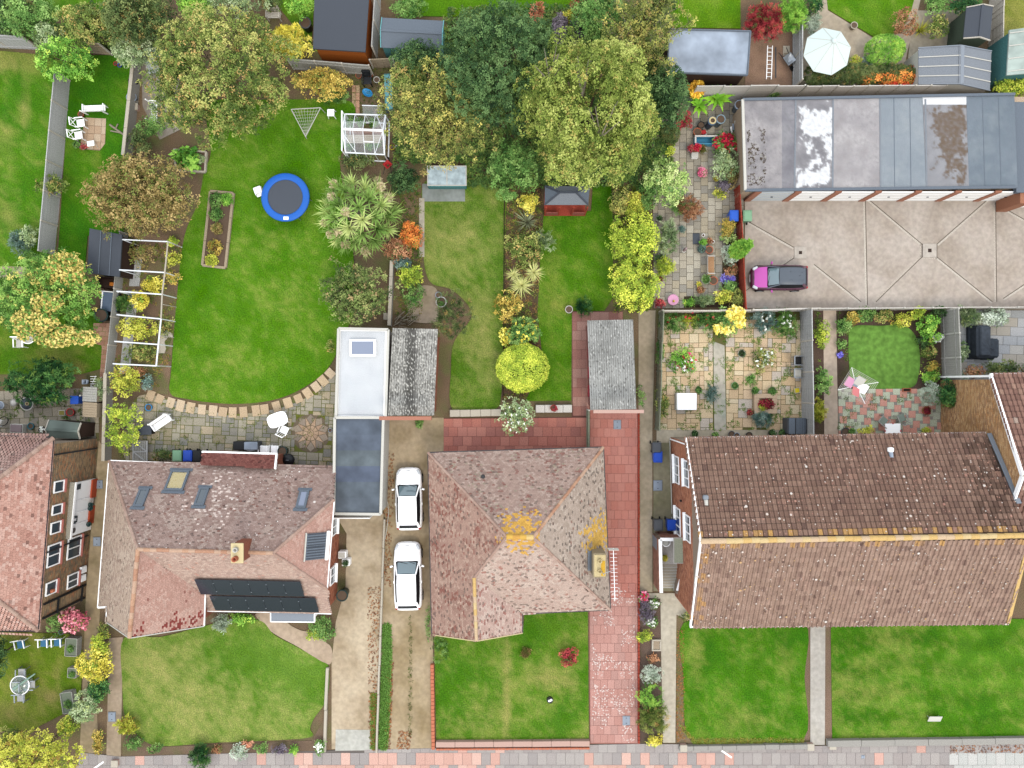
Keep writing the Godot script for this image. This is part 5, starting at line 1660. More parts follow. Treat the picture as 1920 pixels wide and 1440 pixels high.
func garage_block():
	var o := thing("garage_block","long block of lock-up garages with a patched flat felt roof and white doors","garages",G(1650,270,0))
	var off := -o.position
	var h := 2.45
	var q := func(a: Array) -> PackedVector2Array:
		var r := pts2(a, h)
		for i in r.size(): r[i] += Vector2(off.x, off.z)
		return r
	var body: PackedVector2Array = q.call([1396,190,1898,180,1960,180,1960,348,1903,350,1400,354])
	part(o,"wall",flat(body, 0, h - 0.12), mat(C(196,172,146),0.9,"rough",0.3))
	var yb := h
	var roofs := [
		[[1392,187,1466,185,1466,356,1397,357], worn(C(182,177,177), C(162,158,160), C(130,126,128),0.3,1.6,1.3,0.3)],
		[[1466,185,1492,185,1492,356,1466,356], worn(C(160,158,162), C(142,140,146), C(120,118,124),0.3,1.6,1.3,0.3)],
		[[1492,185,1562,184,1562,356,1492,356], stain(C(140,138,142), C(166,163,166), C(246,248,250),[[1500,205,1550,260],[1515,260,1522,345],[1530,270,1537,340],[1544,205,1562,300],[1494,315,1555,352]])],
		[[1562,184,1648,183,1650,355,1562,356], worn(C(190,186,186), C(174,170,172), C(150,144,144),0.3,1.6,1.3,0.3)],
		[[1648,183,1730,182,1737,354,1650,355], worn(C(158,166,173), C(148,157,165), C(168,174,176),0.2,1.0)],
		[[1730,196,1812,196,1817,352,1737,354], stain(C(164,164,168), C(150,150,154), C(122,106,92),[[1752,200,1812,260],[1758,250,1812,300],[1770,290,1812,325],[1790,300,1805,345]])],
		[[1730,182,1812,180,1812,196,1730,196], worn(C(244,244,246), C(238,240,242), C(226,226,226),0.1,1.0)],
		[[1812,180,1902,177,1908,351,1817,353], worn(C(132,142,152), C(122,133,143), C(146,154,160),0.2,0.8)],
	]
	for r in roofs:
		var f: Callable = r[1]
		var shift := Vector2(o.position.x, o.position.z)
		var pp := patch(o,"felt_roof_section",q.call(r[0]), yb, M.felt, func(p: Vector2) -> Color: return f.call(p + shift),0.09,0.14)
	part(o,"felt_roof_section",flat(q.call([1902,190,1970,190,1970,360,1908,360]), h - 0.4, h - 0.1), M.slate)
	for e in [[1392,187,1902,177],[1397,357,1904,351],[1392,187,1397,357]]:
		beam(o,"roof_edge",P(e[0], e[1], h) + off + Vector3(0,0.02,0), P(e[2], e[3], h) + off + Vector3(0,0.02,0),0.16,0.14, M.slate if e[3] != 357 or e[0] != 1392 else M.offwhite)
	for x in [1492,1562,1650,1735]: beam(o,"roof_joint",P(x, 186, h) + off, P(x + (x - 1600)*0.02,355, h) + off, 0.1,0.03, M.slate2)
	for x in [1676,1706,1842,1872]: beam(o,"roof_seam",P(x, 184, h) + off, P(x + (x - 1600)*0.02,353, h) + off, 0.04,0.02, M.slate)
	var za := (P(1400,376,0) + off)
	var zb := (P(1900,376,0) + off)
	var n := 7
	for i in n:
		var t0: float = float(i)/n
		var w := (zb.x - za.x)/n
		var x := za.x + w*(i + 0.5)
		var dr := part(o,"garage_door",bx(w - 0.42,2.1,0.06), M.white if i > 0 else mat(C(222,232,240),0.5), tf(x, 1.05, za.z + 0.0))
		for k in 5: part(dr,"door_rib",bx(w - 0.46,0.03,0.02), M.offwhite, tf(0,-0.8 + k*0.4,0.04))
		part(dr,"handle",bx(0.14,0.05,0.06), M.black, tf(0,0,0.05))
		part(o,"brick_pier",bx(0.4,2.25,0.12), mat(C(190,130,104),0.9,"rough",0.5), tf(za.x + w*i, 1.12, za.z + 0.02))
	part(o,"brick_pier",bx(0.7,2.25,1.2), mat(C(176,120,92),0.9,"rough",0.5), Transform3D(Basis(), P(1868,372,0) + off + Vector3(0.3,1.12,0.3)))
	part(o,"garage_door",bx(2.4,1.95,0.06), M.white, Transform3D(Basis(), P(1925,388,0) + off + Vector3(0,0.98,0)))
	var xs := []
	var cs := []
	for i in 420:
		var p := P(rr(1402,1436), rr(240,348), h)
		if nmid.get_noise_2d(p.x*2, p.z*2) < -0.1: continue
		xs.append(Transform3D(Basis(Vector3.UP, rr(0, TAU)).scaled(Vector3.ONE*rr(0.5,1.1)), p + off + Vector3(0,0.02,0)))
		cs.append(C(90,74,58)*rr(0.6,1.4) if rng.randf() < 0.8 else C(190,186,176))
	mass(o,"fallen_leaves",LM.dry, M.leaf, xs, cs)
func stain(c1: Color, c2: Color, st: Color, boxes: Array) -> Callable:   # a surface with a coating left in ragged patches
	var bxs := []
	for b in boxes:
		var a := P(b[0], b[1],2.45)
		var z := P(b[2], b[3],2.45)
		bxs.append([(a + z)/2.0,(z - a)/2.0])
	return func(p: Vector2) -> Color:
		var k := nmid.get_noise_2d(p.x*2.2, p.y*2.2)
		var h := nhi.get_noise_2d(p.x*1.6, p.y*1.6)
		var c := c1.lerp(c2, clampf(0.5 + k, 0,1))
		var m := -1.0
		for b in bxs:
			var dx: float = (absf(p.x - b[0].x) - b[1].x)/0.35
			var dy: float = (absf(p.y - b[0].z) - b[1].z)/0.35
			m = maxf(m, -maxf(dx, dy))
		var t := sstep(-0.2,0.5, m*0.9 + k*1.5 + h*0.9)*(0.86 + 0.4*h)
		return c.lerp(st, clampf(t, 0,1))*1.28
# flat or pent roofed outbuilding: roof corners as seen at their heights (px, py, h), walls down to the ground
func outhouse(called: String, label: String, cat: String, roof: Array, wallm: Material, roofm: Material, over := 0.1, edge: Material = null) -> Node3D:
	var r := pts3(roof)
	var ctr := Vector3.ZERO
	for p in r: ctr += p
	ctr /= r.size()
	ctr.y = 0
	var o := thing(called, label, cat, ctr)
	for i in r.size(): r[i] -= ctr
	var w := inset(r, over)
	var low := 99.0
	for p in r: low = minf(low, p.y)
	part(o,"wall",flat(w, 0, low - 0.06), wallm)
	part(o,"roof",sheet(r, 0.1), roofm)
	if edge:
		for i in r.size(): beam(o,"roof_edge",r[i], r[(i + 1) % r.size()],0.08,0.14, edge)
	return o
# gabled outbuilding: four eave corners (a-b one side, d-c the other), ridge between the middles of a-d and b-c
func gabled(called: String, label: String, cat: String, q: Array, h: float, hr: float, wallm: Material, roofm: Material, barge: Material) -> Node3D:
	var r := pts3([q[0], q[1], h, q[2], q[3], h, q[4], q[5], h, q[6], q[7], h])
	var ctr: Vector3 = (r[0] + r[1] + r[2] + r[3])/4.0
	ctr.y = 0
	for i in 4: r[i] -= ctr
	var o := thing(called, label, cat, ctr)
	var ra: Vector3 = (r[0] + r[3])/2.0 + Vector3(0, hr - h, 0)
	var rb: Vector3 = (r[1] + r[2])/2.0 + Vector3(0, hr - h, 0)
	part(o,"wall",flat(inset(r, 0.08),0, h), wallm)
	for e in [[r[0], r[3], ra, rb],[r[1], r[2], rb, ra]]:
		var inw: Vector3 = (e[3] - e[2]).normalized()
		part(o,"gable",upright([e[0] + inw*0.08, e[2] + inw*0.08 + Vector3(0,-0.03,0), e[1] + inw*0.08],0.04, inw), wallm)
		for k in 2: beam(o,"bargeboard",e[k], e[2],0.05,0.1, barge)
	part(o,"roof_slope",sheet([r[0], r[1], rb, ra],0.05), roofm)
	part(o,"roof_slope",sheet([r[3], r[2], rb, ra],0.05), roofm)
	beam(o,"ridge_cap",ra + Vector3(0,0.01,0), rb + Vector3(0,0.01,0),0.16,0.03, roofm)
	return o
func planks(o: Node, a: Vector3, b: Vector3, h: float, m: Material, out: Vector3, w := 0.15):   # horizontal cladding boards on a wall
	var n := int(h/w)
	for i in n:
		var y := (i + 0.5)*h/n
		part(o,"board",bx(1,1,1), m, Transform3D(Basis((b - a), Vector3(0, h/n*0.96,0), out*0.03),(a + b)/2.0 + Vector3(0, y, 0) + out*(0.015 + (0.004 if i % 2 else 0.0))))
func wavy_roof(o: Node, a: Vector3, b: Vector3, c: Vector3, d: Vector3, waves: int, rows: int, amp: float, f: Callable):
	var st := SurfaceTool.new()
	st.begin(Mesh.PRIMITIVE_TRIANGLES)
	var nx := waves*6
	for j in rows:
		for i in nx:
			var p := []
			var cs := []
			for k in [[0,0],[1,0],[1,1],[0,1]]:
				var u := float(i + k[0])/nx
				var v := float(j + k[1])/rows
				var w := a.lerp(b, u).lerp(d.lerp(c, u), v)
				w.y += sin(u*waves*TAU)*amp
				p.append(w)
				cs.append(f.call(Vector2(w.x, w.z), sin(u*waves*TAU)))
			for k in [0,1,2,0,2,3]:
				st.set_color(cs[k])
				st.add_vertex(p[k])
	st.generate_normals()
	part(o,"corrugated_roof",st.commit(), M.felt)
func sheds():
	var o := outhouse("garage","rendered garage with pale flat roof and framed rooflight behind the chalet","garage",[635,616,2.5,728,618,2.5,723,784,2.5,630,783,2.5], M.offwhite, M.white, 0.05)
	var c := o.position
	var f := worn(C(236,238,240), C(222,226,230), C(196,200,204),0.12,0.8,1.25)
	var q := pts2([639,621,722,622,718,779,634,778],2.53)
	for i in q.size(): q[i] -= Vector2(c.x, c.z)
	patch(o,"roof_coating",q, 2.53, M.felt, func(p: Vector2) -> Color: return f.call(p + Vector2(c.x, c.z)),0.25,0.02)
	for e in [[635,616,728,618],[728,618,723,784],[630,783,635,616]]: beam(o,"parapet",P(e[0], e[1],2.6) - c, P(e[2], e[3],2.6) - c, 0.16,0.12, M.offwhite)
	beam(o,"gutter",P(729,620,2.4) - c + Vector3(0.04,0,0), P(724,784,2.4) - c + Vector3(0.04,0,0),0.12,0.12, M.gutter)
	var sk := P(680,652,2.75) - c
	var rl := part(o,"rooflight",join([[bx(1.6,0.25,0.12), tf(0,0,-0.46)],[bx(1.6,0.25,0.12), tf(0,0,0.46)],[bx(0.12,0.25,0.84), tf(-0.74,0,0)],[bx(0.12,0.25,0.84), tf(0.74,0,0)]]), M.pvc, tf(sk.x, 2.65, sk.z))
	part(rl,"pane",bx(1.4,0.03,0.82), M.panepale, tf(0,0.08,0))
	o = outhouse("garage","attached garage with dark blue-grey felt roof and white fascia beside the chalet","garage",[628,783,2.6,719,783,2.6,714,964,2.6,626,963,2.6], M.offwhite, M.dark, 0.06)
	c = o.position
	for i in 6:
		var y0 := 785.0 + i*29.5
		part(o,"felt_strip",flat(PackedVector2Array([_loc(631 - i*0.2, y0,2.64, c), _loc(716 - i*0.9, y0,2.64, c), _loc(715 - i*0.9, y0 + 30,2.64, c), _loc(630 - i*0.2, y0 + 30,2.64, c)]),2.6,2.63 + (5 - i)*0.004), mat(C(92 + (i % 3)*4,102 + (i % 3)*4,116 + (i % 2)*5),0.75,"cloud",0.1))
	for e in [[628,783,719,783],[719,783,714,964],[714,964,626,963],[626,963,628,783]]: beam(o,"fascia",P(e[0], e[1],2.66) - c, P(e[2], e[3],2.66) - c, 0.16,0.16, M.offwhite)
	part(o,"garage_door",bx(2.3,2.0,0.06), M.white, Transform3D(Basis(), P(672,958,0) - c + Vector3(0,1.0,0.1)))
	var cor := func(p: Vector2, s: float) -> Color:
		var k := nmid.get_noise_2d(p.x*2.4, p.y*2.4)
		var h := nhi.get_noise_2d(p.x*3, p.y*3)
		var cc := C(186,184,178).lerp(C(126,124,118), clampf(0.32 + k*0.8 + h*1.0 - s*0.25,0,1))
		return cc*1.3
	o = outhouse("garage","brick garage with lichen-spotted corrugated roof between the two drives","garage",[736,618,2.35,820,620,2.35,812,776,2.35,728,778,2.35], mat(C(178,110,84),0.9,"rough",0.4), M.conc2,0.08)
	c = o.position
	var strip := P(770,700,2.4)
	var cor2 := func(p: Vector2, s: float) -> Color:
		var cc: Color = cor.call(p, s)
		var dx := absf(p.x + c.x - strip.x + (p.y + c.z - strip.z)*0.03)/0.5
		var hh := nhi.get_noise_2d(p.x*3.5 + 9, p.y*3.5)
		if dx < 1.0 + hh: cc = cc.lerp(C(84,82,78)*1.25, clampf(1.2 - dx, 0,0.8))
		if hh > 0.34: cc = C(238,236,226)*1.25
		if hh < -0.42: cc = C(96,96,90)*1.25
		return cc
	wavy_roof(o, P(736,615,2.45) - c, P(821,617,2.45) - c, P(814,779,2.42) - c, P(727,779,2.42) - c, 19,70,0.03, cor2)
	part(o,"brick_front",bx(3.1,0.3,0.22), mat(C(190,130,108),0.9,"rough",0.5), Transform3D(Basis(), P(770,781,2.2) - c + Vector3(0,2.1,0)))
	o = outhouse("garage","garage with plain grey corrugated roof at the end of the red drive","garage",[1104,604,2.4,1186,602,2.4,1191,762,2.4,1109,765,2.4], mat(C(150,92,84),0.9,"rough",0.4), M.conc2,0.08)
	c = o.position
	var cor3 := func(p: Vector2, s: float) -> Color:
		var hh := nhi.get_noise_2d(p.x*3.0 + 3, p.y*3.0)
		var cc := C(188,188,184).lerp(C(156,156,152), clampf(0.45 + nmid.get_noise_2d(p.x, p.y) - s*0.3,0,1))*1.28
		if hh > 0.47: cc = C(236,236,230)*1.25
		if hh < -0.44: cc = C(112,112,108)*1.25
		return cc
	wavy_roof(o, P(1101,601,2.5) - c, P(1187,599,2.5) - c, P(1193,767,2.46) - c, P(1107,769,2.46) - c, 20,70,0.032, cor3)
	for i in 4: part(o,"window",cb(0.1,0.5,0.75,0.03), mat(C(160,40,52),0.6), Transform3D(Basis(), P(1108,628 + i*35,1.2) - c + Vector3(-0.14,0,0)))
	part(o,"brick_front",bx(3.0,0.25,0.2), M.pinkstone, Transform3D(Basis(), P(1150,766,2.2) - c + Vector3(0,2.1,0.1)))
	o = outhouse("shed","orange timber shed with dark felt roof at the end of the garden","shed",[590,-24,2.5,693,-22,2.5,685,97,2.3,587,91,2.3], M.orangewood, M.dark, 0.12)
	c = o.position
	planks(o, P(605,113,0) - c + Vector3(0,0,0), P(690,118,0) - c, 2.15, M.orangewood, Vector3(0,0,1))
	beam(o,"bargeboard",P(587,91,2.25) - c, P(685,97,2.25) - c, 0.06,0.12, M.dark)
	o = gabled("shed","blue-green timber shed with grey felt roof beside the orange shed","shed",[716,33,832,39,829,95,714,89],1.9,2.2, M.teal, M.slate, M.tealpale)
	o = outhouse("garage","brown garage with plain pale blue-grey flat roof beside the gravel yard","garage",[1254,55,2.5,1407,59,2.5,1401,141,2.5,1252,136,2.5], M.darkwood, M.bluegrey, 0.1, M.slate)
	c = o.position
	for i in 3: beam(o,"door_post",P(1275 + i*45,160,0) - c, P(1275 + i*45,160,0) - c + Vector3(0,2.3,0),0.08,0.08, M.black)
	o = gabled("shed","steel-grey metal shed with white seams on its ribbed roof","shed",[1722,90,1722,158,1856,170,1859,96],1.8,2.35, M.offwhite, M.slate2, M.lead)
	c = o.position
	for i in 3:
		var t := (i + 1)*0.26
		var e1 := P(1722,90,1.8).lerp(P(1722,158,1.8), t) - c
		var e2 := P(1859,96,1.8).lerp(P(1856,170,1.8), t) - c
		var rd := (e1 + e2)/2.0 + Vector3(0,0.57,0)
		beam(o,"roof_seam",e1 + Vector3(0,0.03,0), rd, 0.05,0.03, M.offwhite)
		beam(o,"roof_seam",e2 + Vector3(0,0.03,0), rd, 0.05,0.03, M.offwhite)
	beam(o,"translucent_strip",(P(1722,90,1.8) + P(1859,96,1.8))/2.0 - c + Vector3(0.12,0.58,0),(P(1722,158,1.8) + P(1856,170,1.8))/2.0 - c + Vector3(0.12,0.58,0),0.22,0.02, M.lead)
	o = outhouse("shed","blue shed with pale green ribbed roof at the edge beyond the metal shed","shed",[1893,56,2.2,1985,44,2.6,1985,132,2.6,1888,141,2.2], M.teal, mat(C(178,192,184),0.7,"cloud",0.1),0.1)
	c = o.position
	for i in 4: beam(o,"roof_seam",P(1893 - i, 62 + i*24,2.22) - c, P(1985,50 + i*24,2.62) - c, 0.05,0.04, M.offwhite)
	o = gabled("shed","small dark green shed with rusty grey felt roof behind the spiky plants","shed",[1812,14,1806,72,1856,76,1862,12],1.9,2.2, M.greenwood, M.dark, M.palewood)
	o = outhouse("shed","lean-to shed with black three-strip felt roof against the garden fence","shed",[168,428,2.0,229,440,2.0,224,519,1.8,163,512,1.8], M.darkwood, M.dark, 0.1)
	c = o.position
	for t in [0.35,0.68]: beam(o,"felt_seam",P(168 + 61*t, 428 + 12*t, 2.03) - c, P(163 + 61*t, 512 + 7*t, 1.83) - c, 0.05,0.02, M.slate)
	o = gabled("garden_store","low garden store with grey-green roof and dark brown open front beside the house","shed",[92,787,152,793,150,823,89,821],1.7,1.95, M.darkwood, mat(C(112,124,116),0.7,"cloud",0.1), M.palewood)
	var g := pts3([1022,349,2.0,1106,349,2.0,1103,384,2.0,1021,384,2.0])
	var gc: Vector3 = (g[0] + g[1] + g[2] + g[3])/4.0
	gc.y = 0
	o = thing("summerhouse","open red timber summerhouse with grey hipped felt roof on the lawn","summerhouse",gc)
	for i in 4: g[i] -= gc
	var t1 := Vector3(-0.5,2.7,0)
	var t2 := Vector3(0.5,2.7,0)
	for s in [[g[0], g[1], t2, t1],[g[3], g[2], t2, t1]]: part(o,"roof_slope",sheet(s, 0.06), M.slate2)
	for s in [[g[0], g[3], t1],[g[1], g[2], t2]]: part(o,"roof_slope",sheet(s, 0.06), M.slate)
	for e in [[g[0], t1],[g[3], t1],[g[1], t2],[g[2], t2],[t1, t2]]: beam(o,"hip_cap",e[0] + Vector3(0,0.02,0), e[1] + Vector3(0,0.02,0),0.12,0.04, M.dark)
	for x in [-1.3,-0.45,0.45,1.3]:
		for z in [-0.5,0.75]: beam(o,"post",Vector3(x, 0, z), Vector3(x, 2.0, z),0.09,0.09, M.redwood)
	for k in 4:
		for s in [-0.87,0.87]: part(o,"board",bx(0.78,0.16,0.04), mat(C(170,96,84),0.8,"rough",0.3), tf(s, 0.2 + k*0.18,0.78))
	part(o,"floor",bx(2.7,0.12,1.4), M.redwood, tf(0,0.06,0.12))
	part(o,"bench_seat",bx(2.5,0.05,0.4), M.wood, tf(0,0.45,-0.25))
func _loc(px: float, py: float, h: float, c: Vector3) -> Vector2:
	var p := P(px, py, h) - c
	return Vector2(p.x, p.z)
# ---------- fences and walls ----------
func fence(called: String, label: String, x0: float, y0: float, x1: float, y1: float, h: float, style: String, m: Material, pm: Material, panel := 1.83, cat := "fence") -> Node3D:   # base line in picture units on the ground
	var a := P(x0, y0)
	var b := P(x1, y1)
	var o := thing(called, label, cat, a)
	var d := b - a
	var l := d.length()
	o.basis = Basis(d/l, Vector3.UP, (d/l).cross(Vector3.UP))
	var n := maxi(1, int(round(l/panel)))
	var w := l/n
	for i in n + 1:
		if style != "wall": part(o,"post",cb(0.1, h + 0.06,0.1,0.015), pm, tf(w*i, h/2 + 0.03,0))
	for i in n:
		var list := []
		var x := w*(i + 0.5)
		var lean := rr(-0.8,0.8)
		match style:
			"lap":
				var k := int(h/0.14)
				for j in k: list.append([bx(w - 0.1, h/k*1.15,0.015), tf(0, h*(j + 0.5)/k, (0.006 if j % 2 else -0.006),5)])
				for s in [-0.33,0.0,0.33]: list.append([bx(0.04, h, 0.03), tf(s*w, h/2,0.03)])
				list.append([bx(w - 0.1,0.03,0.06), tf(0, h + 0.012,0)])
			"vert":
				var k := int(w/0.13)
				for j in k: list.append([bx(w/k*0.97, h*rr(0.985,1.01),0.018), tf(-w/2 + w*(j + 0.5)/k, h/2,0.012*(j % 2))])
				for s in [0.2,0.8]: list.append([bx(w, 0.07,0.05), tf(0, h*s, 0.05)])
				list.append([bx(w, 0.03,0.07), tf(0, h + 0.02,0.01)])
			"slab":
				for j in 3: list.append([bx(w - 0.09, h/3 - 0.012,0.05), tf(0, h*(j + 0.5)/3,0)])
		if style == "wall":
			part(o,"wall_section",bx(w, h, 0.14), m, tf(x, h/2,0))
			part(o,"coping_stone",cb(w - 0.01,0.07,0.22,0.015), pm, tf(x, h + 0.035, rr(-0.004,0.004),0, rr(-0.3,0.3)))
		else:
			var pn := part(o,"panel",join(list), m, tf(x, 0,0, lean))
			if style != "slab": stuffed(pn)
			if style == "slab": stuffed(pn)
	return o
func boundaries():
	fence("panel_fence","grey lapped panel fence running down between the two left lawns",132,152,103,478,1.6,"lap",M.greywood, M.palewood)
	fence("panel_fence","weathered pale panel fence along the top of the far-left lawn",-40,88,76,93,1.75,"vert",M.greywood, M.palewood)
	fence("panel_fence","short brown and grey panel fence behind the bright green shrub",142,96,212,104,1.6,"vert",M.wood, M.palewood)
	fence("garden_wall","low mossy wall with pale coping between the chairs and the big tree",267,100,246,300,0.95,"wall",M.conc2, M.coping, 1.6,"wall")
	fence("board_fence","grey board fence with pale top rail along the fruit cage",240,440,213,700,0.95,"lap",M.greywood2, M.palewood)
	fence("garden_wall","low wall with pale coping beside the chalet patio",211,700,207,862,0.8,"wall",M.conc2, M.coping, 1.2,"wall")
	fence("board_fence","bowed grey vertical board fence behind the orange-leaved shrub",552,130,700,142,1.5,"vert",M.greywood2, M.palewood)
	fence("board_fence","short grey board fence below the blue-green shed",700,128,742,126,1.2,"lap",M.wood, M.palewood)
	fence("panel_fence","grey panel fence between the orange and the blue-green sheds",716,-30,708,112,1.8,"vert",M.greywood, M.palewood)
	fence("garden_wall","narrow concrete wall between the palm lawn and the middle lawn",738,492,733,612,0.7,"wall",M.conc2, M.coping, 1.2,"wall")
	fence("slab_fence","pale concrete slab fence behind the yellow flowers and banana plants",1292,188,1484,186,2.15,"slab",M.concpanel, M.offwhite, 1.6)
	fence("panel_fence","mossy grey lapped fence below the long clipped hedge",1490,186,1740,184,2.0,"slab",M.concpanel, M.palewood, 1.0)
	fence("panel_fence","grey fence between the gravel yard and the parasol",1486,58,1486,168,1.6,"vert",M.greywood, M.palewood)
	fence("panel_fence","pale fence at the far top right beside the dry lawn",1855,-30,1853,92,1.4,"lap",M.palewood, M.palewood)
	fence("timber_fence","red-stained timber fence between the stone patio and the garage yard",1376,358,1388,582,1.2,"lap",M.redwood, M.redwood)
	fence("panel_fence","pale top-railed fence between the stone patio and the buff patio",1236,585,1396,585,1.1,"vert",M.palewood, M.palewood)
	fence("panel_fence","pale fence between the garage yard and the buff patio garden",1400,584,1520,582,1.3,"vert",M.concpanel, M.palewood)
	fence("panel_fence","white-railed fence along the garage yard above the artificial lawn",1522,582,1780,580,1.2,"slab",M.concpanel, M.offwhite)
	fence("panel_fence","white-railed fence along the garage yard above the grey slab patio",1784,580,1985,579,1.2,"slab",M.concpanel, M.offwhite)
	fence("timber_fence","mossy dark timber fence between the concrete path and the buff patio",1235,588,1228,804,1.5,"lap",M.mosswood, M.mosswood)
	fence("panel_fence","weathered panel fence between the buff patio and the narrow pink path",1499,584,1503,812,1.9,"lap",M.greywood, M.palewood)
	fence("panel_fence","streaked grey fence between the artificial lawn and the grey slab patio",1763,584,1767,716,1.9,"vert",M.greywood2, M.offwhite)
	fence("timber_fence","low white-topped fence beside the corrugated garage and red drive",1101,768,1101,838,1.2,"vert",M.mosswood, M.offwhite)
	wall_run("front_wall","low pink block wall with brick edge in front of the bungalow lawn",[818,1392,1105,1390],0.32,1.15,0.36, M.pinkstone, true)
	wall_run("brick_wall","low red brick wall between the bungalow drive and its front lawn",[811,1243,813,1402],0.3,0.24,0.22, M.clay, false)
	wall_run("edging_wall","pale concrete edging between the chalet lawn and its drive",[615,1250,609,1408],0.22,2.0,0.18, M.coping, false)
	wall_run("edging_wall","long thin concrete edging between the two driveways",[722,972,707,1408],0.3,1.9,0.12, M.coping, false)
	wall_run("front_wall","low rough grey wall in front of the small flats lawn",[1272,1400,1512,1396],0.3,0.9,0.32, M.conc2, false)
	wall_run("front_wall","low grey coped wall in front of the wide flats lawn",[1548,1390,1985,1384],0.34,2.0,0.42, M.conc2, false)
	wall_run("brick_kerb","brick edging along the right side of the red drive",[1197,770,1197,1392],0.2,0.24,0.12, M.redwood, false)
	wall_run("dwarf_wall","low stone wall with a red pot below the right-hand lawn",[1004,766,1072,766],0.35,0.5,0.5, M.concpanel, false)
	wall_run("dwarf_wall","low stone wall between the middle lawn and the red patio",[844,775,940,773],0.35,0.6,0.45, M.coping, false)
	wall_run("lawn_edging","thin timber edging between the middle lawn and the planted border",[946,345,943,750],0.16,1.6,0.06, M.darkwood, false)
	for g in [["gate_pillar","square brick gate pillar at the left of the flats path",1517,1397],["gate_pillar","square brick gate pillar at the right of the flats path",1558,1395],["gate_pillar","square brick gate pillar at the bottom corner of the flats side path",1280,1399],["gate_pillar","small stone gate pillar at the foot of the chalet path",219,1428],["gate_pillar","stone block pillar at the end of the old wall by the apple tree",256,203],["gate_pillar","pale block pillar at the corner of the white-roofed garage",727,594]]:
		var o := thing(g[0], g[1],"pillar",P(g[2], g[3]))
		part(o,"shaft",cb(0.4,0.5,0.4,0.02), M.pinkstone)
		part(o,"cap",cb(0.46,0.08,0.46,0.03), M.coping, tf(0,0.28,0))
func wall_run(called: String, label: String, q: Array, h: float, each: float, w: float, m: Material, brickedge: bool):   # a low wall laid stone by stone
	var a := P(q[0], q[1])
	var b := P(q[2], q[3])
	var o := thing(called, label,"wall",a)
	var d := b - a
	var l := d.length()
	o.basis = Basis(d/l, Vector3.UP, (d/l).cross(Vector3.UP))
	var n := maxi(1, int(l/each))
	for i in n:
		part(o,"stone",cb(l/n - 0.015, h, w, 0.02), m, tf(l/n*(i + 0.5), h/2 + rr(-0.01,0.01), rr(-0.01,0.01),0, rr(-0.6,0.6)))
	if brickedge:
		var k := int(l/0.235)
		var list := []
		for i in k: list.append([bx(0.22, h*0.6,0.11), tf((i + 0.5)*l/k, h*0.3 + rr(-0.01,0.01),(w/2 + 0.2))])
		stuffed(part(o,"brick_edge",join(list), M.clay))
# ---------- garden objects ----------
func table_round(called: String, label: String, px: float, py: float, r: float, h: float, top: Material, leg: Material, group := "") -> Node3D:
	var o := thing(called, label,"table",G(px, py, h),0, group)
	part(o,"table_top",lathe([0, h - 0.03, r, h - 0.03, r, h, 0, h],28), top)
	part(o,"rim",lathe([r - 0.04, h - 0.035, r + 0.015, h - 0.03, r + 0.015, h + 0.008, r - 0.04, h + 0.008],28), leg)
	for i in 4:
		var d := Vector3.RIGHT.rotated(Vector3.UP, TAU*i/4 + 0.4)
		rod(o,"leg",d*r*0.8 + Vector3(0, h - 0.04,0), d*r*0.65,0.018, leg)
	return o
func chair(called: String, label: String, px: float, py: float, yaw: float, fr: Material, seat: Material, slats := 0, group := "",back_x := false) -> Node3D:
	var o := thing(called, label,"chair",G(px, py, 0.5), yaw, group)
	part(o,"seat",cb(0.5,0.05,0.5,0.02), seat, tf(0,0.43,0))
	for sx in [-1,1]:
		for sz in [-1,1]: rod(o,"leg",Vector3(sx*0.25,0, sz*0.26), Vector3(sx*0.23,0.44, sz*0.2),0.022, fr)
		beam(o,"armrest",Vector3(sx*0.29,0.65,-0.28), Vector3(sx*0.29,0.62,0.26),0.06,0.035, fr)
		rod(o,"arm_post",Vector3(sx*0.29,0.0,0.25), Vector3(sx*0.29,0.62,0.24),0.02, fr)
		rod(o,"back_post",Vector3(sx*0.25,0.4,-0.24), Vector3(sx*0.25,0.98,-0.40),0.024, fr)
	beam(o,"back_rail",Vector3(-0.26,0.98,-0.4), Vector3(0.26,0.98,-0.4),0.05,0.05, fr)
	if back_x:
		beam(o,"back_cross",Vector3(-0.24,0.5,-0.27), Vector3(0.24,0.95,-0.39),0.03,0.03, fr)
		beam(o,"back_cross",Vector3(0.24,0.5,-0.275), Vector3(-0.24,0.95,-0.395),0.03,0.03, fr)
	elif slats > 0:
		for i in slats: beam(o,"back_slat",Vector3(-0.2 + 0.4*i/(slats - 1),0.46,-0.26), Vector3(-0.2 + 0.4*i/(slats - 1),0.96,-0.39),0.03,0.02, fr)
	else:
		part(o,"backrest",cb(0.46,0.5,0.05,0.02), seat, tf(0,0.72,-0.32,-16))
	return o
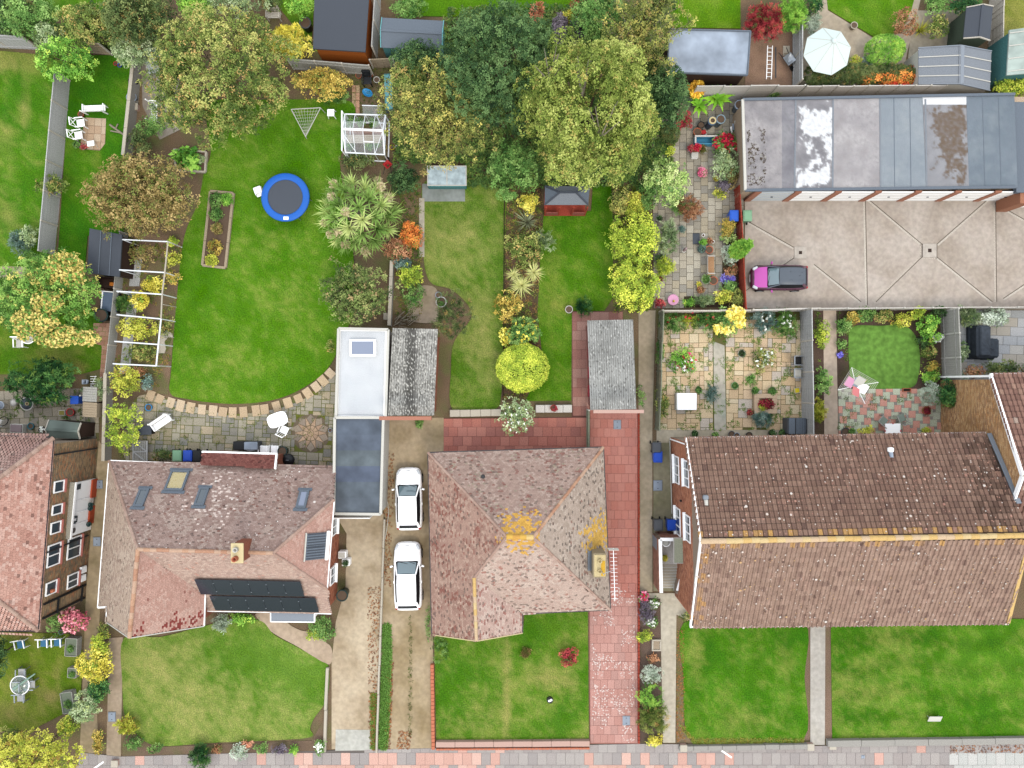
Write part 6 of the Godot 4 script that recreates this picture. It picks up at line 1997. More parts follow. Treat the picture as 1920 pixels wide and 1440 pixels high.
func bench(called: String, label: String, px: float, py: float, yaw: float, l: float, m: Material, m2: Material, n := 5, back := true) -> Node3D:
	var o := thing(called, label,"bench",G(px, py, 0.5), yaw)
	for i in n: part(o,"seat_slat",cb(l, 0.03,0.42/n - 0.012,0.006), m, tf(0,0.45,-0.2 + 0.42*(i + 0.5)/n))
	if back:
		for i in n - 1: part(o,"back_slat",cb(l, 0.42/n, 0.025,0.006), m2, tf(0,0.52 + 0.42*(i + 0.5)/n, -0.23 - 0.05*i/n*2,-12))
	for s in [-1,1]:
		for z in [-0.22,0.2]: beam(o,"leg",Vector3(s*(l/2 - 0.08),0, z), Vector3(s*(l/2 - 0.08),0.45 if z > 0 else 0.95, z if z > 0 else z - 0.09),0.06,0.06, m2)
		beam(o,"armrest",Vector3(s*(l/2 - 0.06),0.66,-0.24), Vector3(s*(l/2 - 0.06),0.64,0.24),0.06,0.035, m2)
		beam(o,"arm_post",Vector3(s*(l/2 - 0.06),0.45,0.22), Vector3(s*(l/2 - 0.06),0.64,0.22),0.05,0.05, m2)
	return o
func pot(called: String, label: String, px: float, py: float, r: float, h: float, m: Material, pal := "",kind := "fine",n := 60, ph := 0.25, flower := "") -> Node3D:
	var o := thing(called, label,"plant pot",G(px, py, h))
	part(o,"pot",lathe([0,0, r*0.72,0, r*0.95, h*0.86, r*1.06, h*0.86, r*1.06, h, r*0.9, h, r*0.86, h - 0.05],18), m)
	part(o,"soil",cy(r*0.88, r*0.88,0.02,18), M.soil, tf(0, h - 0.05,0))
	if pal != "": foliage(o,"foliage",[[Vector3(0, h + ph*0.4,0), Vector3(r*1.1, ph*0.6, r*1.1),0.5]], n, LM[kind], pals(pal),0.8,0.2,1.0)
	if flower != "": blooms(o,"flowers",r*1.05, h + ph*0.75, int(n*0.5), flower, 0.7,0.12)
	return o
func raised_bed(called: String, label: String, q: Array, h: float, w: float, m: Material, pal: Array, n: int, lm := "fine") -> Node3D:
	var r := pts3([q[0], q[1], h, q[2], q[3], h, q[4], q[5], h, q[6], q[7], h])
	var c: Vector3 = (r[0] + r[1] + r[2] + r[3])/4.0
	c.y = 0
	var o := thing(called, label,"raised bed",c)
	for i in 4: r[i] -= c
	for i in 4:
		var a: Vector3 = r[i]
		var b: Vector3 = r[(i + 1) % 4]
		var k := maxi(1, int(a.distance_to(b)/1.6))
		for j in k: beam(o,"sleeper",a.lerp(b, float(j)/k) - Vector3(0, h/2,0), a.lerp(b, (j + 0.985)/k) - Vector3(0, h/2,0), w, h + rr(-0.01,0.01), m)
	part(o,"soil",flat(inset(r, 0.05),0, h - 0.06), M.soil)
	var lob := []
	for p in pal: lob.append([(r[0] as Vector3).lerp(r[1], p[0]).lerp((r[3] as Vector3).lerp(r[2], p[0]), p[1]) + Vector3(0,0.08,0), Vector3(p[2], p[2]*0.8, p[2]),0.5])
	for i in pal.size(): foliage(o,"foliage",[lob[i]], n, LM[lm], pals(pal[i][3]),0.9,0.3,1.0)
	return o
func post_rod(o: Node3D, px: float, py: float, h: float, m: Material):
	var b := P(px, py, h) - o.position
	rod(o,"post",Vector3(b.x, 0, b.z), b, 0.025, m)
func garden_things():
	car("hatchback_car","white hatchback car parked nearer the garages with a plain white bonnet edge",G(765.5,878,0.8) + Vector3(0,0.04,0),1.0,4.0,1.72, M.carwhite, M.carwhite, M.carwhite,"white cars on the bungalow drive")
	car("hatchback_car","white hatchback car parked nearer the street with a dark grille",G(763.5,1018,0.8) + Vector3(0,0.04,0),1.0,4.35,1.8, M.carwhite, M.carwhite, M.carwhite,"white cars on the bungalow drive")
	car("city_car","small car with pink bonnet, dark plum sides and ribbed grey roof",G(1408.5,521,0.7) + Vector3(0,0.04,0),90.0,3.62,1.62, M.plum, M.magenta, M.carroof,"",true)
	var o := thing("trampoline","round trampoline with bright blue padded rim and grey mat","trampoline",G(535,370,0.9))
	part(o,"mat",cy(1.17,1.17,0.02,40), M.tramp, tf(0,0.88,0))
	part(o,"rim_pad",lathe([1.13,0.87,1.13,0.93,1.2,0.95,1.5,0.94,1.56,0.9,1.56,0.86,1.13,0.87],44), M.trampblue)
	for i in 6:
		var d := Vector3.RIGHT.rotated(Vector3.UP, TAU*i/6)
		rod(o,"leg",d*1.4 + Vector3(0,0.88,0), d*1.45,0.03, M.steel)
	part(o,"label_patch",bx(0.32,0.012,0.2), M.white, tf(0.06,0.955,1.36))
	o = thing("step_stool","white moulded step stool at the edge of the trampoline","stool",G(483,356,0.4),20)
	part(o,"top",cb(0.5,0.06,0.42,0.03), M.white, tf(0,0.42,0))
	part(o,"step",cb(0.46,0.05,0.25,0.02), M.white, tf(0,0.22,0.26))
	for s in [-1,1]: part(o,"side",cb(0.05,0.42,0.5,0.015), M.white, tf(s*0.22,0.21,0.05))
	o = thing("garden_stool","small square white stool on the lawn near the greenhouse","stool",G(620,211,0.5))
	part(o,"top",cb(0.46,0.05,0.46,0.02), M.white, tf(0,0.48,0))
	for sx in [-1,1]:
		for sz in [-1,1]: rod(o,"leg",Vector3(sx*0.18,0.46, sz*0.18), Vector3(sx*0.24,0, sz*0.24),0.025, M.white)
	o = thing("climbing_frame","triangular white net frame standing on the lawn below the orange-leaved shrub","climbing frame",G(573,222,0.8))
	var ta := [P(546,205,1.0) - o.position, P(601,202,1.0) - o.position, P(573,256,0.3) - o.position]
	for i in 3: rod(o,"frame_bar",ta[i], ta[(i + 1) % 3],0.03, M.offwhite)
	for i in 3: rod(o,"leg",ta[i], Vector3(ta[i].x*1.05,0, ta[i].z*1.05),0.025, M.offwhite)
	for i in range(1,9):
		var t := i/9.0
		rod(o,"net_cord",(ta[0] as Vector3).lerp(ta[2], t),(ta[1] as Vector3).lerp(ta[2], t),0.009, M.offwhite)
		rod(o,"net_cord",(ta[0] as Vector3).lerp(ta[1], t),(ta[2] as Vector3).lerp(ta[1], t*0.2),0.008, M.offwhite)
	greenhouse()
	fruit_cage()
	raised_bed("raised_bed","long narrow timber-edged bed in the lawn beside the trampoline",[394,358,437,362,422,502,379,497],0.22,0.16, M.wood, [[0.3,0.12,0.5,"mid"],[0.8,0.1,0.4,"bright"],[0.4,0.3,0.45,"mid"],[0.5,0.5,0.35,"brown"],[0.5,0.75,0.5,"autumn"],[0.4,0.92,0.4,"yelgreen"]],90)
	raised_bed("raised_bed","small stone-edged bed holding a bright leafy rhubarb",[325,280,386,284,384,322,330,318],0.22,0.12, M.coping, [[0.85,0.4,0.25,"sage"]],60)
	var rh := plant("rhubarb","bright green large-leaved rhubarb in the stone-edged bed","plant",349,299,24,21,0.6,"bright","big",1.2)
	fence_strip()
	bench("garden_bench","white slatted garden bench on the lawn behind the two white chairs",176,203,182,1.45, M.white, M.white, 5)
	chair("garden_chair","white cross-backed garden chair, upper of the pair on the terrace",150,230,98, M.white, M.white, 0,"white cross-backed chairs",true)
	chair("garden_chair","white cross-backed garden chair, lower of the pair on the terrace",146,253,98, M.white, M.white, 0,"white cross-backed chairs",true)
	o = thing("side_table","small white folding table on the slab terrace","table",G(170,269,0.5),8)
	part(o,"table_top",cb(0.46,0.03,0.34,0.01), M.white, tf(0,0.5,0))
	for s in [-1,1]: rod(o,"leg",Vector3(s*0.2,0.5,-0.14), Vector3(s*0.22,0.08,0.2),0.016, M.offwhite)
	pot("plant_pot","terracotta pot behind the upper white chair",151,214,0.19,0.28, M.terra)
	pot("plant_pot","pinkish stone pot at the corner of the chair terrace",156,275,0.19,0.28, M.pinkstone,"red","fine",14,0.1)
	pot("plant_pot","grey pot behind the lower white chair",144,271,0.2,0.25, M.greybin,"mid","fine",30,0.15)
	pot("plant_pot","small red pot on the lawn by the old wall",216,119,0.13,0.2, M.red)
	pot("plant_pot","small blue pot next to the red pot",224,122,0.13,0.2, M.blue)
	o = thing("driftwood","pale forked branch lying on the lawn beside the wall","branch",P(222,245))
	for s in [[-0.5,-0.35,0.55,0.4,0.07],[-0.45,0.05,0.3,0.2,0.05],[-0.1,-0.15,0.05,-0.4,0.045]]: rod(o,"bough",Vector3(s[0],0.1, s[1]), Vector3(s[2],0.14, s[3]), s[4], M.palebark)
	tubs()
	bench("plant_staging","white slatted plant staging under the big tree beside the wall",288,209,90,1.4, M.white, M.white, 4, false)
	plant("pot_plants","green pot plants standing on the white staging","plant",287,205,9,18,0.9,"sage","fine",0.5)
	o = bench("garden_bench","white garden bench set askew on the mossy chalet patio",303,793,34,1.35, M.white, M.white, 8)
	o = thing("garden_table","oval white plastic table on the mossy patio","table",G(520,787,0.72),20)
	var oval := PackedVector2Array()
	for i in 28:
		var a := TAU*i/28
		oval.append(Vector2(signf(cos(a))*pow(absf(cos(a)),0.6)*0.66, signf(sin(a))*pow(absf(sin(a)),0.6)*0.46))
	part(o,"table_top",flat(oval, 0.69,0.73), M.white)
	for s in [[-1,-1],[1,-1],[1,1],[-1,1]]: rod(o,"leg",Vector3(s[0]*0.42,0.7, s[1]*0.3), Vector3(s[0]*0.5,0.05, s[1]*0.38),0.03, M.white)
	chair("plastic_chair","white plastic chair tucked under the oval table",532,806,155, M.white, M.white, 4)
	for i in 2: chair("plastic_chair",["white plastic chair standing against the rear roof edge, left of two","white plastic chair standing against the rear roof edge, right of two"][i],494 + i*20,843,180, M.white, M.white, 4,"white chairs behind the chalet")
	o = thing("metal_barbecue","barbecue with a grey lid and dark side box on the chalet patio","barbecue",G(459,836,0.8))
	part(o,"side_box",cb(0.75,0.8,0.55,0.03), M.black, tf(-0.4,0.4,0.0))
	part(o,"body",cb(0.85,0.85,0.55,0.03), M.greybin, tf(0.42,0.42,0.0))
	part(o,"lid",cb(0.86,0.08,0.5,0.03), M.bluegrey, tf(0.42,0.88,0.0))
	part(o,"handle",bx(0.5,0.03,0.03), M.steel, tf(0.42,0.9,0.28))
	wheelie("wheelie_bin","pale green wheelie bin beside the chalet's rear roof",331,855, M.greenbin, 180)
	wheelie("wheelie_bin","blue wheelie bin between the green and black bins behind the chalet",351,855, M.bluebin, 180)
	wheelie("wheelie_bin","black wheelie bin half hidden behind the chalet roof corner",369,856, M.black, 180)
	pot("rain_barrel","dark green barrel at the corner of the chalet's rear extension",529,846,0.3,0.7, M.butt)
	o = thing("kettle_barbecue","black domed kettle barbecue on the chalet patio","barbecue",G(541,862,0.8))
	part(o,"bowl",lathe([0.02,0.45,0.22,0.5,0.36,0.68,0.38,0.78],20), M.black)
	part(o,"lid",lathe([0.39,0.78,0.33,0.93,0.18,1.02,0,1.04],20), M.black)
	part(o,"handle",bx(0.16,0.05,0.04), M.steel, tf(0,1.07,0))
	for i in 3: rod(o,"leg",Vector3(0.2,0.5,0).rotated(Vector3.UP, i*2.1), Vector3(0.34,0,0).rotated(Vector3.UP, i*2.1),0.015, M.steel)
	pot("watering_tub","sky-blue plastic tub at the edge of the chalet patio",278,764,0.22,0.32, M.skyblue)
	pot("plant_pot","small pale pot beside the sunburst stone circle",619,807,0.13,0.25, M.bluegrey)
	o = thing("storage_box","low black plastic box under the yellow-green climber","box",G(272,807,0.5),4)
	part(o,"body",cb(0.8,0.5,0.55,0.03), M.black, tf(0,0.25,0))
	part(o,"lid",cb(0.84,0.06,0.6,0.025), M.dark, tf(0,0.53,0))
	o = thing("trellis_gate","grey diagonal-braced gate beside the chalet patio","gate",P(268,846))
	for s in [[-0.45,-0.7,-0.45,0.7],[0.45,-0.7,0.45,0.7],[-0.45,0.0,0.45,0.0],[-0.45,-0.7,0.45,0.0],[-0.45,0.0,0.45,0.7]]: beam(o,"bar",Vector3(s[0],0.35, s[1]), Vector3(s[2],0.37, s[3]),0.07,0.05, M.greywood)
	for i in 7: beam(o,"board",Vector3(-0.42 + i*0.14,0.31,-0.72), Vector3(-0.42 + i*0.14,0.31,0.72),0.12,0.03, M.greywood2)
	right_side()
	front_left()
func tubs():
	for t in [["tub","dark blue tub leaning on the garden wall",249,152,0.3,0.45, M.black],["tub","grey galvanised tub beside the garden wall",246,182,0.32,0.45, M.bluegrey],["compost_bin","dark compost bin with a black and white lid by the orange shed",572,42,0.36,0.9, M.greybin],["plant_pot","square-edged terracotta pot beside the black chair near the board fence",672,141,0.2,0.3, M.terra],["plant_pot","second terracotta pot near the board fence, right of the black chair",694,139,0.18,0.3, M.terra],["bucket","white and teal bucket near the teal plank",706,149,0.2,0.35, M.offwhite],["plant_pot","yellow pot beside the greenhouse",735,276,0.16,0.25, M.yellow],["plant_pot","white cup-shaped pot right of the yellow pot",743,275,0.08,0.15, M.white],["water_butt","dark green water butt at the end of the black lean-to shed",189,591,0.42,0.9, M.butt]]:
		pot(t[0], t[1], t[2], t[3], t[4], t[5], t[6])
	var o := thing("wheelbarrow","dark wheelbarrow with a red tray standing below the greenhouse","wheelbarrow",G(727,312,0.4))
	part(o,"tray",lathe([0.1,0.3,0.3,0.52,0.32,0.52,0.12,0.33],4), M.red, tf(0,0,-0.1))
	for s in [-1,1]: rod(o,"handle",Vector3(s*0.1,0.3,-0.4), Vector3(s*0.28,0.5,0.55),0.02, M.black)
	part(o,"wheel",cy(0.17,0.17,0.08,14), M.tyre, tf(0,0.17,-0.5,0,0,90))
	chair("garden_chair","black reclining chair near the board fence",688,150,0, M.black, M.black)
	o = thing("plastic_tub","bright blue oval plastic bath on the ground near the teal plank","tub",P(690,176),-30)
	part(o,"tub",lathe([0.02,0.02,0.2,0.02,0.27,0.2,0.29,0.2,0.21,0.0],20), M.skyblue, Transform3D(Basis.from_scale(Vector3(1.25,1,0.85)), Vector3.ZERO))
	o = thing("cold_frame","long teal cold frame with pale lid beside the trees","cold frame",G(728,172,0.5),2)
	part(o,"box",cb(0.52,0.42,2.4,0.02), M.teal, tf(0,0.21,0))
	part(o,"lid",cb(0.5,0.03,2.36,0.01), M.tealpale, tf(0,0.46,0,0,0,5))
	for z in [-1.16,0.3,1.16]: part(o,"lid_bar",bx(0.5,0.03,0.05), M.teal, tf(0,0.485, z, 0,0,5))
	o = thing("cold_frame","pale glass-topped cold frame under the thin yellow tree","cold frame",G(838,330,0.6),0)
	part(o,"box",cb(2.5,0.55,1.3,0.02), M.teal, tf(0,0.27,0.05))
	part(o,"glass_lid",cb(2.55,0.04,1.2,0.01), mat(C(196,214,220),0.2,"cloud",0.3), tf(0,0.62,0,8))
	for x in [-1.25,0.0,1.25]: part(o,"lid_bar",bx(0.06,0.05,1.22), M.offwhite, tf(x, 0.645,0,8))
	for z in [-0.6,0.6]: part(o,"lid_rail",bx(2.56,0.05,0.06), M.offwhite, tf(0,0.645 - z*0.14, z, 8))
	o = thing("cold_frame","grey-lidded cold frame below the black lean-to shed","cold frame",G(203,566,0.5),-5)
	part(o,"box",cb(1.15,0.45,1.3,0.02), M.black, tf(0,0.22,0))
	part(o,"lid",cb(0.98,0.04,1.24,0.01), mat(C(118,136,160),0.25), tf(0.08,0.48,0))
	part(o,"rail",bx(0.08,0.06,1.34), M.white, tf(-0.42,0.49,0))
	part(o,"rail",bx(1.2,0.06,0.06), M.white, tf(0,0.49,-0.66))
	o = thing("shelf_rack","dark open rack with an orange pot below the black shed","rack",G(202,530,0.6),-4)
	part(o,"frame",join([[bx(1.2,0.05,0.7), tf(0,0.05,0)],[bx(0.05,0.7,0.7), tf(-0.58,0.35,0)],[bx(0.05,0.7,0.7), tf(0.58,0.35,0)],[bx(1.2,0.7,0.04), tf(0,0.35,-0.35)]]), M.darkwood)
	part(o,"orange_tray",cb(0.32,0.16,0.24,0.03), mat(C(224,134,40),0.6), tf(0.22,0.45,0.05))
	part(o,"shelf",bx(1.1,0.03,0.6), M.darkwood, tf(0,0.34,0))
	o = thing("cloche","clear plastic sheet cloche beside the wall under the big tree","cloche",P(296,118),10)
	part(o,"sheet",cb(1.3,0.03,1.6,0.01), mat(C(206,214,214),0.3,"cloud",0.3), tf(0,0.4,0,6))
	for s in [-1,1]: part(o,"rail",bx(0.06,0.4,1.6), M.offwhite, tf(s*0.62,0.2,0))
	o = bench("small_bench","pale timber bench by the shrubs at the top of the picture",512,27,0,0.95, M.palewood, M.palewood, 4, true)
	o = thing("horse_board","pale stone-like animal cut-out lying beside the fruit cage","ornament",P(311,641))
	part(o,"body",flat(PackedVector2Array([Vector2(-0.45,0.75), Vector2(-0.5,0.1), Vector2(-0.2,-0.5), Vector2(0.1,-0.75), Vector2(0.45,-0.55), Vector2(0.5,-0.3), Vector2(0.2,-0.35), Vector2(-0.05,0.0), Vector2(0.05,0.45), Vector2(-0.05,0.75)]),0.03,0.11), M.coping)
func greenhouse():
	var o := thing("greenhouse","small white-framed glass greenhouse with open roof vents","greenhouse",G(683,250,0))
	var c := o.position
	var w0 := P(647,214,1.45) - c
	var w1 := P(723,216,1.45) - c
	var w2 := P(721,290,1.45) - c
	var w3 := P(648,286,1.45) - c
	var ra := (w0 + w3)/2.0 + Vector3(0,0.75,0)
	var rb := (w1 + w2)/2.0 + Vector3(0,0.75,0)
	var g := func(v: Vector3) -> Vector3: return Vector3(v.x, 0.05, v.z)
	for e in [[w0, w1],[w1, w2],[w2, w3],[w3, w0]]:
		beam(o,"eave_bar",e[0], e[1],0.07,0.06, M.alu)
		beam(o,"base_bar",g.call(e[0]), g.call(e[1]),0.07,0.1, M.alu)
		beam(o,"corner_post",g.call(e[0]), e[0],0.06,0.06, M.alu)
	beam(o,"ridge_bar",ra, rb, 0.12,0.08, M.white)
	for e in [[w0, ra],[w3, ra],[w1, rb],[w2, rb]]: beam(o,"verge_bar",e[0], e[1],0.09,0.06, M.alu)
	for i in range(1,4):
		var t := i/4.0
		for s in [[w0, w1],[w3, w2]]:
			beam(o,"glazing_bar",(s[0] as Vector3).lerp(s[1], t), ra.lerp(rb, t),0.035,0.03, M.alu)
			beam(o,"glazing_bar",g.call((s[0] as Vector3).lerp(s[1], t)),(s[0] as Vector3).lerp(s[1], t),0.035,0.03, M.alu)
	beam(o,"brace",w3.lerp(w2,0.28), ra.lerp(w3,0.2),0.03,0.025, M.alu)
	beam(o,"brace",w3.lerp(w2,0.75), rb, 0.03,0.025, M.alu)
	beam(o,"brace",w1.lerp(w0,0.22), rb, 0.03,0.025, M.alu)
	for i in 4:
		var t0 := i/4.0
		var t1 := (i + 1)/4.0
		for s in [[w0, w1,0],[w3, w2,1]]:
			var a: Vector3 = (s[0] as Vector3).lerp(s[1], t0)
			var b: Vector3 = (s[0] as Vector3).lerp(s[1], t1)
			if (s[2] == 0 and i == 2) or (s[2] == 1 and i == 2):
				var n := Vector3(0,0.45,-0.35 if s[2] == 0 else 0.35)
				part(o,"vent_pane",sheet([a.lerp(ra.lerp(rb, t0),0.5), b.lerp(ra.lerp(rb, t1),0.5), b, a] if s[2] == 0 else [a, b, b.lerp(ra.lerp(rb, t1),0.5), a.lerp(ra.lerp(rb, t0),0.5)],0.006), M.glass)
				continue
			part(o,"pane",sheet([a, b, ra.lerp(rb, t1), ra.lerp(rb, t0)],0.006), M.glass)
		part(o,"pane",upright([g.call(w3.lerp(w2, t0)), g.call(w3.lerp(w2, t1)), w3.lerp(w2, t1), w3.lerp(w2, t0)],0.006, Vector3(0,0,-1)), M.glass)
		part(o,"pane",upright([g.call(w0.lerp(w1, t0)), g.call(w0.lerp(w1, t1)), w0.lerp(w1, t1), w0.lerp(w1, t0)],0.006, Vector3(0,0,1)), M.glass)
	part(o,"pane",upright([g.call(w0), w0, ra, w3, g.call(w3)],0.006, Vector3(1,0,0)), M.milk)
	part(o,"pane",upright([g.call(w1), w1, rb, w2, g.call(w2)],0.006, Vector3(-1,0,0)), M.glass)
	var vv := Vector3(0,0.35,-0.45)
	part(o,"vent_flap",sheet([w0.lerp(w1,0.45) + vv, w0.lerp(w1,0.95) + vv, w0.lerp(w1,0.95) + Vector3(0,0.06,0.1), w0.lerp(w1,0.45) + Vector3(0,0.06,0.1)],0.01), M.glass)
	beam(o,"vent_bar",w0.lerp(w1,0.45) + vv, w0.lerp(w1,0.95) + vv, 0.04,0.04, M.alu)
	beam(o,"vent_bar",w3.lerp(w2,0.5).lerp(ra.lerp(rb, 0.5),0.5) + Vector3(0,0.06,0), w3.lerp(w2,0.75).lerp(ra.lerp(rb, 0.75),0.5) + Vector3(0,0.06,0),0.05,0.04, M.white)
	for i in 5: part(o,"shelf_slat",bx(2.3,0.03,0.09), M.palewood, tf(0.05,0.7,-0.1 + i*0.11 + 0.5))
	part(o,"paved_floor",bx(2.4,0.04,0.7), M.pinkstone, tf(0,0.04,0.15))
	for p in [[-0.8,0.95],[0.5,1.0],[0.9,0.8],[-0.9,-0.7],[-0.2,-0.6],[0.7,-0.5]]:
		var q := part(o,"plant_pot",lathe([0,0,0.1,0,0.15,0.25,0.13,0.25,0.1,0.1],12), M.white if p[1] > 0.9 else M.terra, tf(p[0],0.1, p[1]))
		foliage(q,"foliage",[[Vector3(0,0.35,0), Vector3(0.28,0.22,0.28),0.5]],40, LM.fine, pals("mid"),1.0,0.2,1.0)
	beam(o,"sliding_rail",P(641,208,1.9) - c, P(641,282,1.9) - c, 0.07,0.07, M.white)
	beam(o,"sliding_rail_post",P(641,208,1.9) - c, Vector3((P(641,208,1.9) - c).x*0.97,0,(P(641,208,1.9) - c).z),0.05,0.05, M.white)
	beam(o,"sliding_rail_post",P(641,282,1.9) - c, Vector3((P(641,282,1.9) - c).x*0.97,0,(P(641,282,1.9) - c).z),0.05,0.05, M.white)
func fruit_cage():
	var o := thing("fruit_cage","open frame of pale blue-white poles over the yellowing fruit bushes","fruit cage",G(262,565,0))
	var h := 1.9
	var rows := [[229,449,315,453],[224,506,309,511],[219,546,304,552],[219,590,302,598],[215,640,297,646],[212,682,293,686]]
	var last := []
	for r in rows:
		var a := P(r[0], r[1], h) - o.position
		var b := P(r[2], r[3], h) - o.position
		rod(o,"cross_pole",a, b, 0.045, M.alu)
		rod(o,"post",Vector3(b.x, 0, b.z), b, 0.035, M.alu)
		rod(o,"post",Vector3(a.x, 0, a.z), a, 0.035, M.alu)
		if last.size(): rod(o,"side_pole",last[1], b, 0.05, M.alu if rows.find(r) > 3 else M.coping)
		last = [a, b]
	for p in [[315,453,340,464],[306,571,331,576],[300,630,326,633],[293,686,319,688]]: rod(o,"stay",P(p[0], p[1], h) - o.position, P(p[2], p[3],0.3) - o.position, 0.02, M.palewood)
func fence_strip():   # boards lying along the fruit-cage fence
	var o := thing("board_walk","weathered grey boards laid beside the fruit cage fence","boards",P(245,570))
	for i in 4:
		for j in 3: part(o,"board",cb(0.16,0.04,2.6,0.008), M.greywood, Transform3D(Basis(Vector3.UP, -0.105), P(240 - (j - 1)*9 + i*4.8,500 + j*82) - o.position + Vector3(0,0.05,0)))
func right_side():
	wheelie("wheelie_bin","blue wheelie bin inside the red timber fence",1377,404, M.blue, 0)
	wheelie("wheelie_bin","pale green wheelie bin in the garage yard against the red fence",1402,404, M.greenbin, 0)
	wheelie("wheelie_bin","dark grey wheelie bin at the top of the flats side alley",1232,840, M.greybin, 180)
	wheelie("wheelie_bin","blue wheelie bin just below the dark grey one in the flats side alley",1234,857, M.bluebin, 180)
	wheelie("wheelie_bin","dark grey wheelie bin above the entrance court wall",1235,985, M.greybin, 180)
	wheelie("wheelie_bin","blue wheelie bin beside the flats wall above the entrance court",1260,985, M.bluebin, 180)
	var o := pot("water_butt","tall blue water butt with a cream open top",1336,226,0.27,1.15, mat(C(84,112,140),0.5))
	part(o,"cream_lid",lathe([0.14,1.15,0.24,1.15,0.24,1.2,0.14,1.2,0.14,1.15],18), M.cream)
	pot("water_butt","tall grey-blue water butt right of the cream-topped one",1352,223,0.28,1.05, mat(C(150,176,190),0.5))
	pot("water_butt","pale water butt at the corner of the garage block",1387,196,0.3,1.0, M.bluegrey)
	pot("plant_pot","black pot left of the blue water butt",1315,234,0.22,0.35, M.black)
	pot("plant_pot","large terracotta pot behind the blue planter",1308,247,0.26,0.4, M.terra)
	o = thing("red_crate","red tub in a white tray beside the terracotta pot","crate",G(1320,247,0.35),20)
	part(o,"tray",cb(0.42,0.1,0.36,0.02), M.white, tf(0,0.05,0))
	part(o,"crate",cb(0.3,0.25,0.28,0.03), M.red, tf(0,0.2,0))
	o = thing("trough","blue trough with pale rim on the stone patio","planter",G(1326,262,0.6))
	part(o,"body",join([[bx(1.5,0.5,0.05), tf(0,0.3,-0.24)],[bx(1.5,0.5,0.05), tf(0,0.3,0.24)],[bx(0.05,0.5,0.44), tf(-0.72,0.3,0)],[bx(0.05,0.5,0.44), tf(0.72,0.3,0)]]), mat(C(86,166,200),0.6))
	part(o,"rim",join([[bx(1.6,0.05,0.1), tf(0,0.57,-0.25)],[bx(0.1,0.05,0.42), tf(-0.75,0.57,0)]]), M.concpanel)
	part(o,"floor",bx(1.4,0.06,0.42), mat(C(70,150,190),0.6), tf(0,0.1,0))
	pot("plant_pot","blue-white pot of dark red flowers on the stone patio",1295,279,0.2,0.35, M.bluegrey,"red","fine",60,0.3)
	pot("plant_pot","orange terracotta pot of crimson flowers",1305,279,0.2,0.35, M.clay,"crimson","fine",60,0.5)
	pot("plant_pot","square stone pot of dark stems on the stone patio",1318,280,0.24,0.3, M.concpanel,"brown","narrow",25,0.2)
	o = thing("white_box","white pinkish box standing on the stone patio","box",G(1303,291,0.3),0)
	part(o,"body",cb(0.42,0.28,0.36,0.02), M.white, tf(0,0.14,0))
	part(o,"lid",cb(0.45,0.05,0.39,0.02), M.offwhite, tf(0,0.3,0))
	pot("plant_pot","pot of trailing pink flowers in the middle of the patio",1316,323,0.28,0.3, M.terra,"pinks","fine",90,0.25)
	pot("plant_pot","small cream pot beside the variegated shrub",1343,335,0.14,0.25, M.cream,"gold","fine",20,0.15)
	o = thing("potting_table","green folding potting frame leaning on the garage wall","frame",P(1372,246),25)
	for i in 3: part(o,"panel",cb(0.12,0.03,0.42,0.01),[M.white, M.bluegrey, M.offwhite][i], tf(-0.2 + i*0.2,0.5,-i*0.12,40))
	part(o,"frame",join([[bx(0.6,0.04,0.04), tf(0,0.4,0.1)],[bx(0.04,0.5,0.04), tf(-0.28,0.25,0.1)],[bx(0.04,0.5,0.04), tf(0.28,0.25,0.1)]]), mat(C(50,120,100),0.6))
	o = bench("timber_bench","slatted brown bench with a pale bleached back on the stone patio",1333,497,90,1.25, mat(C(204,156,112),0.8,"rough",0.5), mat(C(214,208,200),0.8,"rough",0.5),6)
	o = thing("door_mat","dark grey mat lying on the stone patio","mat",P(1305,448) + Vector3(0,0.065,0))
	part(o,"mat",cb(0.46,0.025,0.74,0.01), M.dark, tf(0,0.012,0))
	part(o,"border",join([[bx(0.46,0.012,0.03), tf(0,0.028,-0.35)],[bx(0.46,0.012,0.03), tf(0,0.028,0.35)]]), M.black)
	pot("plant_pot","grey pot left of the brown pot above the bench",1316,467,0.26,0.35, M.greybin,"blue","fine",25,0.12)
	pot("plant_pot","brown earth-filled terracotta pot above the bench",1330,468,0.25,0.35, M.clay)
	pot("plant_pot","dark pot of green leaves below the grey mat",1318,455,0.2,0.28, M.black,"bright","fine",40,0.25)
	pot("plant_pot","small white ornament pot right of the mat",1319,441,0.1,0.25, M.white)
	pot("plant_pot","little pot with brownish leaves among the white ornaments",1330,452,0.16,0.25, M.terra,"rust","fine",25,0.2)
	pot("plant_pot","small white ornament pot at the right of the pot group",1337,453,0.1,0.28, M.white)
	pot("plant_pot","pale pot filled with green leaves below the bench",1324,524,0.28,0.32, M.concpanel,"mid","tiny",120,0.14)
	pot("plant_pot","wide terracotta bowl of bare earth below the bench",1338,526,0.27,0.25, M.clay)
	pot("plant_pot","grey metal pot with a small yellow plant near the bench",1310,533,0.13,0.25, M.steel,"gold","fine",20,0.15)
	pot("plant_pot","dark pot of rusty leaves at the lower end of the stone patio",1313,543,0.22,0.25, M.black,"rust","fine",60,0.25)
	pot("plant_pot","green and white enamel pot at the left edge of the stone patio",1236,410,0.16,0.4, M.white,"dark","fine",25,0.15)
	pot("plant_pot","sage-grey stone pot on the upper stone patio",1279,430,0.2,0.3, M.conc2,"blue","fine",25,0.15)
	pot("plant_pot","dark maroon pot between the lime shrubs and the patio",1237,523,0.16,0.3, M.darkwood,"red","fine",18,0.12)
	o = pot("bird_table","round pink dish on a stand at the foot of the stone patio",1262,562,0.34,0.45, M.pink)
